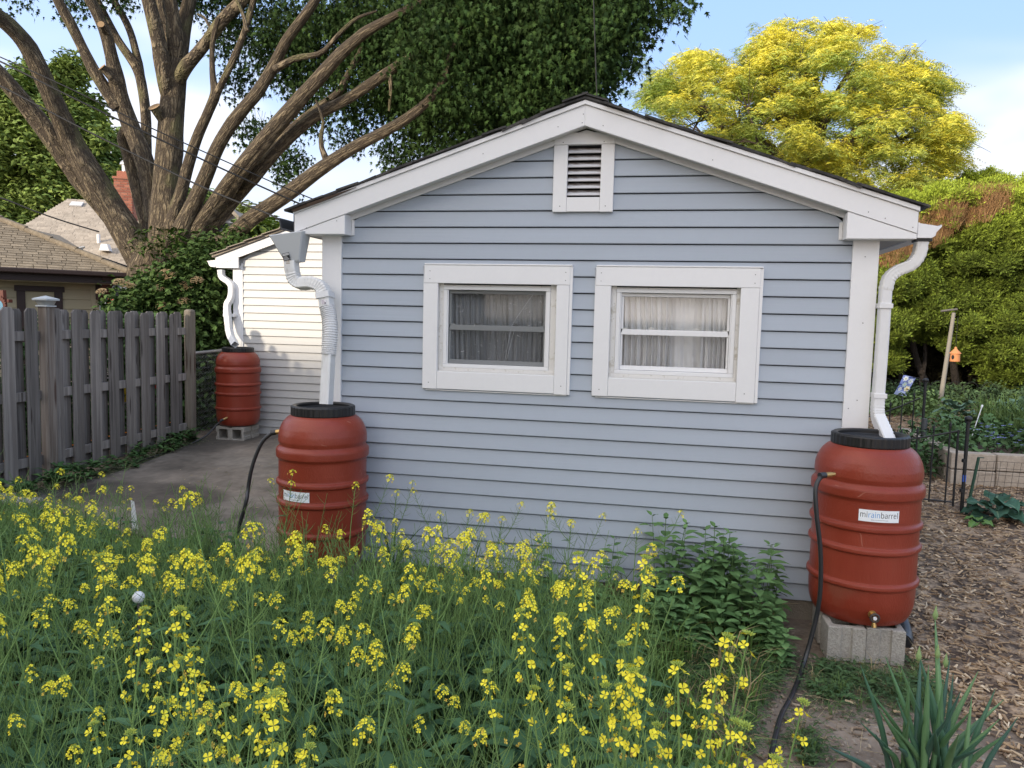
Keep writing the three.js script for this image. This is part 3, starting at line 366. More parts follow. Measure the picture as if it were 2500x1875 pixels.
    const lab = drawn(96, 96, (g) => { g.fillStyle = '#16171a'; g.fillRect(0, 0, 96, 96); g.fillStyle = '#d8d8d8'; g.fillRect(6, 6, 84, 26); g.fillStyle = '#16171a'; for (let i = 0; i < 14; i++) g.fillRect(10 + i * 5.6, 10, 1 + (i * 7 % 3), 16); g.fillStyle = '#cfcfcf'; for (let i = 0; i < 5; i++) g.fillRect(8, 42 + i * 10, 50 + (i * 37) % 30, 4); });
    const lg = new THREE.PlaneGeometry(0.05, 0.05).rotateZ(0.22); const lp = q(697, 352, 0.1455); mesh('price_label', lg.rotateX(0.08).translate(lp.x, lp.y, 0.164), std(0xffffff, 0.5, { map: lab }), fu);
    const W = 0.062, D = 0.082;
    mesh('upper_elbow', sweep(curve([q(722, 380, 0.12), q(728, 440, 0.12), q(745, 500, 0.12), q(780, 530, 0.13), q(830, 528, 0.14), q(880, 530, 0.16), q(925, 555, 0.17), q(948, 598, 0.18)], 44), (i, tt) => rect(W + 0.012, D, i < 8 || (i > 20 && i < 26) ? 0 : 0.045)(i), { up: V(0, 0, 1), smooth: false }), M.downspout, d);
    mesh('twine', [0, 1, 2].map((i) => { const p = q(718, 383 + i * 5, 0.12); return new THREE.TorusGeometry(0.04, 0.003, 5, 16).rotateX(Math.PI / 2 + 0.12 * (i - 1)).translate(p.x, p.y, p.z); }), std([0.35, 0.27, 0.17], 0.95), d);
    mesh('collar', sweep([q(948, 592, 0.18), q(953, 632, 0.185)], rect(W + 0.03, D + 0.02), { up: V(0, 0, 1), smooth: false }), M.downspoutNew, d);
    mesh('coupling', sweep([q(955, 628, 0.185), q(962, 690, 0.19)], rect(W + 0.012, D), { up: V(0, 0, 1), smooth: false }), M.downspout, d);
    mesh('flexible_hose', sweep(curve([q(962, 685, 0.19), q(978, 760, 0.2), q(985, 850, 0.22), q(980, 940, 0.235), q(974, 1012, 0.245)], 92), (i) => ring(0.047 + 0.0045 * (i % 4 < 2 ? 1 : -1), 20, (g) => 0.9 + 0.1 * Math.abs(Math.cos(2 * g))), { up: V(0, 0, 1), smooth: false }), M.downspoutNew, d);
    mesh('pipe', sweep([q(974, 1008, 0.245), q(968, 1150, 0.26), q(957, 1345, 0.28)], rect(W, D), { up: V(0, 0, 1), smooth: false }), M.downspout, d);
    const st = q(940, 655, 0.235); mesh('paper_label', new THREE.PlaneGeometry(0.035, 0.03).rotateZ(0.1).translate(st.x, st.y, 0.2335), std(0xffffff, 0.6, { map: drawn(64, 64, (g) => { g.fillStyle = '#e9e6ea'; g.fillRect(0, 0, 64, 64); g.fillStyle = '#8a6f80'; for (let i = 0; i < 5; i++) g.fillRect(6, 8 + i * 11, 30 + (i * 29) % 24, 4); g.fillStyle = '#222'; g.fillRect(40, 40, 18, 18); }) }), d);
  }
  return t;
}
buildGarage();

// ============================================================ WHITE GARAGE behind
{
  const t = thing('white_garage', 'white clapboard garage behind the blue one, sunlit above a shaded base', 'garage', [-3.6, 0, -4.6]);
  const X = (x) => x + 3.6, yb = 0.14, w = 6.2; let k = 0;
  const rakeY = (x) => 2.35 + 0.345 * x;    // underside of the rake over local x
  for (let y = yb; y < 4.2; y += C, k++) { const xl = (q) => Math.max(0.14, (q - 2.45) / 0.345 - 0.08), a = xl(y), b = xl(y + C); if (a > 3) break; mesh('siding_board', uvShift(lap(a, w - 0.1, b, w - 0.1, y, y + C), 300 + k), M.whiteVinyl, t); }
  mesh('wall', slab([[0, 0], [w, 0], [w, 2.44], [w / 2, 2.45 + 0.345 * w / 2], [0.02, 2.45]], -6, -0.012, 0), M.whiteVinyl, t);
  mesh('corner_board', [metric(span(0, 0.115, 0.1, 2.39, -0.08, 0.024)), metric(span(0.115, 0.14, 0.13, 2.42, -0.01, 0.02))], M.trim, t);
  mesh('corner_board', metric(span(w - 0.12, w, 0.1, 2.39, -0.08, 0.024)), M.trim, t);
  const P = (x, o) => [x, 2.50 + 0.345 * (x + 0.2) - o];
  mesh('rake_fascia', metric(slab([P(-0.215, 0), P(w / 2, 0), P(w / 2, 0.12), P(-0.215, 0.12)], 0.07, 0.09)), M.trim, t);
  mesh('eave_return', [metric(slab([[-0.21, 2.352], [0.12, 2.352], [0.12, P(0.12, 0.122)[1]], [-0.21, P(-0.21, 0.122)[1]]], 0.065, 0.087)), metric(span(-0.21, 0.12, 2.352, 2.36, -6, 0.065))], M.trim, t);
  mesh('roof_slope', metric(slab([P(-0.25, -0.03), P(w / 2, -0.03), P(w / 2, -0.004), P(-0.25, -0.004)], -6, 0.12, 0.002)), M.shingleGrey[1], t);
  mesh('roof_slope', metric(slab([[w / 2, P(w / 2, -0.03)[1]], [w + 0.25, 2.5], [w + 0.25, 2.474], [w / 2, P(w / 2, -0.004)[1]]], -6, 0.12, 0.002)), M.shingleGrey[1], t);
  { const r = rng(77), gs = []; for (let i = 0; i < 14; i++) { const x = -0.25 + i * 0.25; gs.push(metric(box(0.27, 0.008, 0.3)).rotateZ(0.333 - 0.05).translate(x + 0.12, P(x + 0.12, -0.042)[1], 0.0 + 0.02 * r())); } mesh('shingle_edge', gs, M.shingleGrey[0], t); }
  mesh('gutter', metric(slab([[-0.215, 2.36], [-0.29, 2.365], [-0.31, 2.385], [-0.33, 2.43], [-0.345, 2.44], [-0.215, 2.455]], -6, 0.09, 0.002)), M.trim, t);
  const d = part('downspout', t), q = (x, y, z) => V(x, y, z), rect = M.rect, e = (a, b, z) => onZ(450 + a / 2.764, 500 + b / 2.764, -4.6 + z).sub(V(-3.6, 0, -4.6));
  mesh('upper_elbow', sweep(curve([e(248, 440, 0.06), e(255, 485, 0.06), e(300, 520, 0.06), e(318, 545, 0.06), e(320, 600, 0.06), e(310, 640, 0.08), e(292, 670, 0.1), e(289, 720, 0.12)], 40), (i) => rect(0.07, 0.085, 0.03)(i), { smooth: false }), M.downspoutNew, d);
  mesh('pipe', sweep(curve([e(289, 715, 0.12), e(297, 790, 0.14), e(303, 850, 0.16)], 24), (i) => rect(0.075, 0.085, i > 10 ? 0.04 : 0)(i), { smooth: false }), M.downspoutNew, d);
  mesh('lower_elbow', sweep(curve([e(303, 845, 0.16), e(315, 890, 0.2), e(333, 925, 0.25), e(342, 945, 0.29)], 20), (i) => rect(0.075, 0.085, 0.02)(i), { smooth: false, caps: false }), M.downspoutNew, d);
  mesh('strap', metric(span(e(289, 745, 0).x, 0.06, e(289, 745, .1).y - 0.02, e(289, 745, .1).y + 0.02, 0.02, 0.1, 0.003)), M.downspoutNew, d);
}

// ============================================================ ADDED HOUSE, unseen behind the viewer, shaped so its roofs shade the yard
{
  const t = thing('added_shade_house', 'unseen two-winged house added behind the viewer to shade the yard', 'house', [-4, 0, 7.6]);
  // tall right wing and a lower left wing, ridges running left to right
  for (const [x0, x1, ridge, eave] of [[-5.5, 1.4, 7.45, 4.6], [-18, -5.55, 6.95, 4.3]]) { mesh('wall', metric(span(x0, x1, 0, eave, -0.2, 7)), std([0.42, 0.37, 0.29], 0.9), t); mesh('roof', metric(slab([[-0.6, eave - 0.2], [3.4, ridge - 0.2], [7.4, eave - 0.2], [7.4, eave], [3.4, ridge], [-0.6, eave]], -x1 - 0.3, -x0 + 0.0, 0).rotateY(-Math.PI / 2)), M.shingleGrey[0], t); }
  for (let i = 0; i < 6; i++) { const w = part('window', t), x = -16 + i * 3.1; mesh('frame', [span(x - 0.6, x + 0.6, 1.0, 1.08, -0.26, -0.19), span(x - 0.6, x + 0.6, 2.2, 2.28, -0.26, -0.19), span(x - 0.6, x - 0.52, 1.08, 2.2, -0.26, -0.19), span(x + 0.52, x + 0.6, 1.08, 2.2, -0.26, -0.19)], M.trim, w); mesh('pane', box(1.06, 1.14, 0.01, x, 1.64, -0.215), std([0.02, 0.025, 0.03], 0.05), w); }
}
// ============================================================ RAIN BARRELS
const stickerTex = drawn(512, 160, (g, w, h) => { g.fillStyle = '#e9eef2'; g.fillRect(0, 0, w, h); g.font = '104px sans-serif'; g.textBaseline = 'alphabetic'; const parts = [['mi', '#3a3d40'], ['rain', '#5b9bd5'], ['barrel', '#3a3d40']]; let tw = 0; for (const [s] of parts) tw += g.measureText(s).width; const k = 488 / tw; g.save(); g.translate(12, 104); g.scale(k, 1); let x = 0; for (const [s, c] of parts) { g.fillStyle = c; g.fillText(s, x, 0); x += g.measureText(s).width; } g.restore(); g.fillStyle = '#7d8288'; g.font = '21px sans-serif'; g.fillText('www.mirainbarrel.com', 150, 140); });
M.sticker = std(0xffffff, 0.4, { map: stickerTex });
function barrel(label, pos, face, mi, { sticker, stickerY = 0.63, spigot, emboss }) {
  const t = thing('rain_barrel', label, 'barrel', pos, 0, 'terracotta rain barrels under the downspouts');
  const rib = (y, w = 0.030) => [[0.272, y - w * 0.9], [0.2745, y - w * 0.62], [0.284, y - w * 0.42], [0.2865, y - w * 0.2], [0.2865, y + w * 0.2], [0.284, y + w * 0.4], [0.2745, y + w * 0.62], [0.272, y + w * 0.9]];
  const prof = [[0.0, 0.012], [0.16, 0.012], [0.175, 0.0], [0.215, 0.0], [0.238, 0.012], [0.256, 0.045], [0.268, 0.09], [0.2715, 0.14], ...rib(0.222), ...rib(0.412), ...rib(0.532), [0.272, 0.60], [0.272, 0.665], [0.276, 0.678], [0.286, 0.690], [0.2875, 0.70], [0.2875, 0.728], [0.284, 0.74], [0.268, 0.757], [0.2665, 0.764], [0.270, 0.775], [0.274, 0.79], [0.272, 0.83], [0.262, 0.868], [0.245, 0.902], [0.222, 0.928], [0.198, 0.944], [0.186, 0.948], [0.184, 0.96]];
  const c = new THREE.CatmullRomCurve3(prof.map(([r, y]) => V(r, y, 0)), false, 'catmullrom', 0.2).getPoints(150).map((p) => new THREE.Vector2(Math.max(0, p.x), p.y));
  const body = mesh('body', new THREE.LatheGeometry(c, 72), M.barrel[mi], t);
  body.rotation.y = face;
  // black screw ring with ridges and a recessed mesh lid
  const lp = []; const rg = []; const n = 72; for (let i = 0; i < n * 2; i++) { const a = i / (n * 2) * Math.PI * 2, r = 0.1905 + (i % 4 < 2 ? 0.0022 : 0); rg.push([Math.cos(a) * r, Math.sin(a) * r]); }
  const ho = new THREE.Path(); ho.absarc(0, 0, 0.172, 0, Math.PI * 2); const rs = new THREE.Shape(rg.map(([a, b]) => new THREE.Vector2(a, b))); rs.holes.push(ho);
  const ringG = new THREE.ExtrudeGeometry(rs, { depth: 0.046, bevelEnabled: true, bevelSize: 0.006, bevelThickness: 0.006, bevelSegments: 2, curveSegments: 48 }).rotateX(-Math.PI / 2).translate(0, 0.950, 0);
  mesh('lid_ring', [ringG, new THREE.LatheGeometry([[0.165, 0.998], [0.172, 1.004], [0.186, 1.006], [0.194, 1.002], [0.196, 0.996]].map((q) => new THREE.Vector2(...q)), 64), new THREE.LatheGeometry([[0.198, 0.949], [0.198, 0.943], [0.19, 0.941]].map((q) => new THREE.Vector2(...q)), 64)], M.black, t);
  mesh('lid_screen', new THREE.LatheGeometry([[0.001, 0.972], [0.16, 0.974], [0.168, 0.985], [0.167, 1.0]].map((q) => new THREE.Vector2(...q)), 48), std([0.02, 0.022, 0.027], 0.6), t);
  const round = (a, w, y0, y1, r) => { const g = new THREE.CylinderGeometry(r, r, y1 - y0, 24, 1, true, a - w / 2, w); return g.translate(0, (y0 + y1) / 2, 0); };
  if (sticker !== undefined) mesh('sticker', round(sticker, 0.2 / 0.274, stickerY - 0.031, stickerY + 0.031, 0.2745), M.sticker, t);
  // moulded frames around the blank panels
  { const a = emboss ?? sticker, gs = []; for (const [q, w] of [[a - 0.42, 0.2], [a - 0.1, 0.36], [a + 0.36, 0.44]]) for (const y of [0.568, 0.655]) gs.push(round(q, w, y - 0.0015, y + 0.0015, 0.2735)); mesh('moulded_frame', gs, M.barrel[mi], t); }
  if (spigot !== undefined) {
    const s = part('spigot', t), y = 0.085, r = 0.262, dir = V(Math.sin(spigot), 0, Math.cos(spigot)), b = dir.clone().multiplyScalar(r).setY(y), o = (k, dy = 0) => b.clone().addScaledVector(dir, k).add(V(0, dy, 0));
    mesh('valve', [rod(o(-0.01), o(0.012), 0.021, 12), rod(o(0.01), o(0.055), 0.012, 10), rod(o(0.04), o(0.052, -0.04), 0.0095, 10), rod(o(0.052, -0.036), o(0.056, -0.052), 0.013, 10)], M.brass, s);
    const kn = new THREE.TorusGeometry(0.021, 0.006, 8, 10).lookAt(dir), h = o(0.062); mesh('hand_wheel', [kn.translate(h.x, h.y, h.z), rod(o(0.052), o(0.066), 0.009, 8), ...[0, 1, 2, 3, 4].map((i) => { const a = i / 5 * 6.283, sd = V(dir.z, 0, -dir.x); return rod(o(0.062), o(0.062).addScaledVector(sd, Math.cos(a) * 0.02).add(V(0, Math.sin(a) * 0.02, 0)), 0.003, 5); })], std([0.05, 0.035, 0.03], 0.5), s);
    mesh('knob_cap', rod(o(0.064), o(0.07), 0.0095, 10), std([0.75, 0.75, 0.78], 0.4), s);
  }
  return t;
}
const faceAng = (p, off = 0) => Math.atan2(camera.position.x - p[0], camera.position.z - p[2]) + off;
const BR = [3.245, 0.196, 0.33], BL = [0.022, 0.20, 0.32], BF = [-3.33, groundY(-3.3, -4.2) + 0.212, -4.245];
barrel('terracotta rain barrel at the right corner of the blue garage, on two concrete blocks', BR, 0.4, 0, { sticker: faceAng(BR, 0.255), stickerY: 0.607, spigot: faceAng(BR, 0.24) });
barrel('terracotta rain barrel at the left corner of the blue garage behind yellow flowers', BL, 2.1, 1, { sticker: faceAng(BL, -0.66), stickerY: 0.470, spigot: faceAng(BL, -0.95), emboss: faceAng(BL, -0.72) });
barrel('distant terracotta rain barrel against the white garage by the chain link fence', BF, 4.0, 2, { emboss: faceAng(BF, -0.4), stickerY: 0.47 });

// ------------------------------------------------------------ concrete blocks
function block(label, x, y, z, turn, { w = 0.19, h = 0.19, l = 0.39, upright = true, chip } = {}) {
  // two-core block: cores run along h; end faces carry a shallow groove
  const t = thing('concrete_block', label, 'block', [x, y, z], turn);
  const s = new THREE.Shape(), e = 0.022, pts = [[-l / 2, -w / 2], [-0.03, -w / 2], [-0.022, -w / 2 + 0.012], [0.022, -w / 2 + 0.012], [0.03, -w / 2], [l / 2, -w / 2], [l / 2, -0.03], [l / 2 - 0.012, -0.024], [l / 2 - 0.012, 0.024], [l / 2, 0.03], [l / 2, w / 2], [0.03, w / 2], [0.022, w / 2 - 0.012], [-0.022, w / 2 - 0.012], [-0.03, w / 2], [-l / 2, w / 2], [-l / 2, 0.03], [-l / 2 + 0.012, 0.024], [-l / 2 + 0.012, -0.024], [-l / 2, -0.03]];
  pts.forEach(([a, b], i) => (i ? s.lineTo(a, b) : s.moveTo(a, b)));
  for (const q of [-1, 1]) { const p = new THREE.Path(), cx = q * (l / 4 - 0.004), a = l / 4 - 0.036, b = w / 2 - 0.034; p.moveTo(cx - a, -b + 0.02); p.lineTo(cx - a, b - 0.02); p.quadraticCurveTo(cx - a, b, cx - a + 0.02, b); p.lineTo(cx + a - 0.02, b); p.quadraticCurveTo(cx + a, b, cx + a, b - 0.02); p.lineTo(cx + a, -b + 0.02); p.quadraticCurveTo(cx + a, -b, cx + a - 0.02, -b); p.lineTo(cx - a + 0.02, -b); p.quadraticCurveTo(cx - a, -b, cx - a, -b + 0.02); s.holes.push(p); }
  const g = new THREE.ExtrudeGeometry(s, { depth: h - 0.008, bevelEnabled: true, bevelSize: 0.004, bevelThickness: 0.004, bevelOffset: -0.004, bevelSegments: 1, curveSegments: 4 });
  g.translate(0, 0, 0.004); if (upright) g.rotateX(-Math.PI / 2); else { g.translate(0, w / 2, -h / 2); }
  mesh('body', metric(g, x, z), M.block, t); return t;
}
block('left of two upright concrete blocks under the right rain barrel', 3.125, 0.004, 0.40, Math.PI / 2 + 0.03);
block('right of two upright concrete blocks under the right rain barrel, with its core showing', 3.333, 0.002, 0.375, Math.PI / 2 - 0.02);
block('concrete block under the left rain barrel, half hidden by flowers', -0.09, 0.0, 0.34, Math.PI / 2); block('second concrete block under the left rain barrel, nearer the wall corner', 0.12, 0.0, 0.34, Math.PI / 2 + 0.02);
{ const gy = groundY(-3.3, -4.2); block('front concrete block laid flat under the distant rain barrel', -3.33, gy + 0.012, -4.13, 0.05, { upright: false, w: 0.19, h: 0.19 }); block('rear concrete block laid flat under the distant rain barrel against the wall', -3.33, gy + 0.012, -4.335, 0.05, { upright: false }); }

// ------------------------------------------------------------ hoses
function hose(label, pts, r, fit) { const t = thing('garden_hose', label, 'hose'); mesh('tube', tube(pts, r, 10, 90), M.rubber, t); if (fit) { const [a, b] = fit; mesh('coupling', [rod(a, b, r * 1.25, 10), rod(a.clone().lerp(b, -0.5), a, r * 0.95, 8)], M.brass, t); mesh('sleeve', rod(b, b.clone().add(V().subVectors(b, a).multiplyScalar(0.9)), r * 1.4, 10), M.rubber, t); } return t; }
{
  const b = (x, y, z) => onZ(1850 + x / 1.895, 1000 + y / 1.895, z), g = (x, y) => { const p = onY(1850 + x / 1.895, 1000 + y / 1.895, 0.012); p.y = groundY(p.x, p.z) + 0.026; return p; };
  const f0 = b(340, 300, 0.615), f1 = b(312, 303, 0.64);
  hose('black hose from the brass fitting of the right barrel down to the bare soil', [f1, b(285, 320, 0.665), b(268, 365, 0.68), b(272, 480, 0.69), b(289, 640, 0.69), b(292, 760, 0.69), b(285, 880, 0.69), b(262, 1000, 0.69), g(212, 1195).add(V(0, 0.012, 0)), g(160, 1330), g(108, 1430), g(78, 1540), g(55, 1659), V(2.56, 0.012, 2.0), V(2.4, 0.012, 2.5)], 0.0115, [f0, f1]);
  const c = (x, y, z) => onZ(600 + x / 3.0175, 900 + y / 3.0175, z), e0 = c(262, 462, 0.36), e1 = c(222, 468, 0.37);
  const q = (x, y, z) => onZ(x / 2.2886, 1150 + y / 2.2886, z);
  hose('black hose arching from the left side of the left barrel down into the flowers', [e1, c(185, 482, 0.37), c(130, 530, 0.38), c(75, 640, 0.39), c(38, 760, 0.4), c(15, 900, 0.41), q(1380, 150, 0.44), q(1345, 280, 0.46), q(1305, 400, 0.48), q(1250, 520, 0.5), q(1195, 610, 0.52), V(-1.0, 0.02, 0.75), V(-1.5, 0.015, 0.9)], 0.0125, [e0, e1]);
  const d = (x, y, z) => onZ(450 + x / 2.764, 500 + y / 2.764, z), h0 = d(285, 1438, -3.97), h1 = d(262, 1449, -3.93), gf = (x, z) => onGround(x, z, 0.03);
  hose('thin black hose from the distant barrel along the slab towards the fence', [h1, d(225, 1478, -3.9), d(190, 1515, -3.85), d(150, 1556, -3.75), gf(-3.62, -3.55), gf(-3.6, -3.1), gf(-3.58, -2.6), gf(-3.62, -2.2)], 0.011, [h0, h1]);
}

// ============================================================ WOODEN FENCE
{
  const t = thing('wooden_fence', 'weathered grey board fence left of the concrete slab', 'fence', [-3.79, 0, -2.7]);
  const r = rng(301), G = (z) => groundY(-3.8, z - 2.7 + 0);
  function board(h, w, th, seed, bow) { const g = slab([[-w / 2, 0], [w / 2, 0], [w / 2, h - 0.035], [w / 2 - 0.03, h], [-w / 2 + 0.03, h], [-w / 2, h - 0.035]], 0, th, 0.003); const p = g.attributes.position; for (let i = 0; i < p.count; i++) { const y = p.getY(i) / h; p.setZ(i, p.getZ(i) + bow * Math.sin(y * 3.1)); p.setX(i, p.getX(i) + 0.4 * bow * Math.sin(y * 2.2 + seed)); } const q = rng(seed); return metric(g, q() * 5, q() * 5); }
  const place = (g, x, y, z, tilt = 0, yaw = 0) => g.rotateZ(tilt).rotateY(Math.PI / 2 + yaw).translate(x, y, z);
  const zAt = (i) => 0.995 - 0.262 * i;
  for (let i = -4; i < 8; i++) { const z = zAt(i) + (i < 0 ? 0.045 : 0) + 0.02 * (r() - 0.5), y0 = G(z) + 0.05 + 0.04 * r(), top = 1.762 - 0.004 * i; mesh('picket', place(board(top - y0 + 0.015 * (r() - 0.5), 0.143, 0.019, 310 + i, 0.012 * (r() - 0.5)), 0.022, y0, z, 0.012 * (r() - 0.5)), M.fence[(i * 3 + 12) % 4], t); }
  for (let i = -4; i < 8; i++) { const z = zAt(i) - 0.152 + (i < 0 ? 0.305 : 0), y0 = G(z) + 0.06; mesh('picket', place(board(1.755 - y0, 0.152, 0.019, 340 + i, 0.01 * (r() - 0.5)), -0.042, y0, z, 0.012 * (r() - 0.5)), M.fence[(i + 6) % 4], t); }
  for (const y of [1.50, 0.93, 0.30]) { mesh('rail', metric(rbox(0.038, 0.089, 2.2, 0, y + 0.012, 0.005, 0.004).rotateX(0.006)), M.fence[2], t); mesh('rail', metric(rbox(0.038, 0.089, 1.2, 0, y, 1.75, 0.004)), M.fence[0], t); }
  { const pz = 1.135, y0 = -0.1; mesh('post', metric(rbox(0.1, 1.86, 0.1, 0.05, y0 + 0.95, pz, 0.006)), M.fenceRed, t); const cap = part('post_cap', t), gm = std([0.46, 0.49, 0.50], 0.5); mesh('cap_base', metric(rbox(0.125, 0.014, 0.125, 0.05, 1.786, pz, 0.003)), gm, cap); mesh('cap_neck', new THREE.CylinderGeometry(0.088, 0.066, 0.045, 4).rotateY(Math.PI / 4).translate(0.05, 1.815, pz), std([0.36, 0.37, 0.36], 0.5), cap); mesh('cap_top', [rbox(0.165, 0.02, 0.165, 0.05, 1.848, pz, 0.004), new THREE.ConeGeometry(0.115, 0.03, 4).rotateY(Math.PI / 4).translate(0.05, 1.872, pz)], gm, cap); }
  mesh('post', metric(rbox(0.11, 1.9, 0.115, 0.02, 0.84, -1.17, 0.03)), M.fenceWarm, t);
}
// chain link fence between the board fence and the white garage
{
  const t = thing('chain_link_fence', 'rusty grey chain link fence between board fence and white garage', 'fence', [0, 0, 0]);
  const a = V(-3.83, 0.06, -3.98), b = V(-3.72, 0.1, -5.1), H = 1.17, L = a.distanceTo(b), ax = V().subVectors(b, a).normalize(), P = (u, v) => a.clone().addScaledVector(ax, u).add(V(0, v, 0));
  mesh('top_rail', [rod(P(-0.02, H), P(L, H), 0.021, 10), rod(P(L, -0.1), P(L, H + 0.04), 0.026, 10)], M.galv, t);
  const gs = [], s = 0.058; const zig = (u0, dir) => { const pts = []; let u = u0, v = 0.02, k = 0; while (v < H + 0.03) { pts.push(P(clamp(u + (k % 2 ? s / 2 * dir : 0), 0, L).valueOf(), v).add(V(0.004 * (k % 2 ? 1 : -1), 0, 0))); v += s / 1.6; k++; } return pts; };
  for (let u = 0.01; u < L; u += s / 2) { const p = zig(u, 1); gs.push(sweep(p, () => ring(0.0016, 4), { caps: false })); }
  const w = mesh('wire_mesh', gs, M.galv, t); w.userData.kind = 'stuff';
}
{ const p = thing('pipe_piece', 'short black plastic pipe lying behind the right concrete block', 'pipe', [3.53, 0, 0.22]); mesh('body', [tube([V(-0.03, 0.04, 0.08), V(0.0, 0.04, 0.0), V(0.01, 0.08, -0.12)], 0.036, 14, 12), tube([V(-0.035, 0.04, 0.09), V(-0.015, 0.04, 0.05)], 0.041, 14)], M.rubber, p); }
tag(mesh('extension_cord', tube([V(-3.835, 0.36, -0.6), V(-3.84, 0.345, -1.4), V(-3.84, 0.372, -2.2), V(-3.84, 0.385, -3.0), V(-3.84, 0.40, -3.75)], 0.006, 6, 40), std([0.75, 0.24, 0.02], 0.5)), 'thin orange cord running along the bottom rail of the board fence', 'cord');
// timbers, edging stones, plant tag and ball among the flowers, left
{
  const tm = (label, x0, z0, x1, z1, y) => { const a = V(x0, 0, z0), b = V(x1, 0, z1), L = a.distanceTo(b); const g = thing('landscape_timber', label, 'timber', [(x0 + x1) / 2, y, (z0 + z1) / 2], Math.atan2(x1 - x0, z1 - z0)); mesh('beam', metric(rbox(0.1, 0.085, L, 0, 0.043, 0, 0.02)), M.fence[1], g); };
  tm('dark old timber lying at the foot of the board fence, the lower one', -4.3, -0.55, -3.86, -1.35, 0.02); tm('dark old timber stacked on another at the foot of the board fence', -4.34, -0.5, -3.92, -1.3, 0.105);
  const st = (label, x, z, w, d, turn) => { const g = thing('edging_stone', label, 'stone', [x, 0, z], turn); const q = rbox(w, 0.14, d, 0, 0.06, 0, 0.02); mesh('body', metric(q, x, z), M.block, g); };
  st('long pale edging stone in front of the slab corner, the outer one', -3.62, -0.78, 0.34, 0.16, 0.25); st('pale edging stone at the slab corner, next to another', -3.26, -0.72, 0.30, 0.16, 0.2);
  const pt = onY(328, 1280, 0.12), pl = thing('plant_marker', 'white plastic plant tag sticking up among the yellow flowers', 'plant tag', [pt.x, 0, pt.z]); mesh('tag', slab([[-0.018, 0.08], [0.03, 0.08], [0.002, 0.30], [-0.022, 0.31]], 0, 0.003, 0.0008).rotateY(0.3), std([0.78, 0.79, 0.8], 0.4), pl);
  const bp = at(338, 1458, 3.1), bl = thing('ball', 'small white ball on a stake among the yellow flowers', 'ball', [bp.x, 0, bp.z]); mesh('sphere', new THREE.SphereGeometry(0.024, 20, 14).translate(0, bp.y, 0), std([0.72, 0.73, 0.76], 0.45), bl); mesh('stake', rod(V(0, 0, 0), V(0, bp.y - 0.02, 0), 0.005), M.fence[1], bl);
}

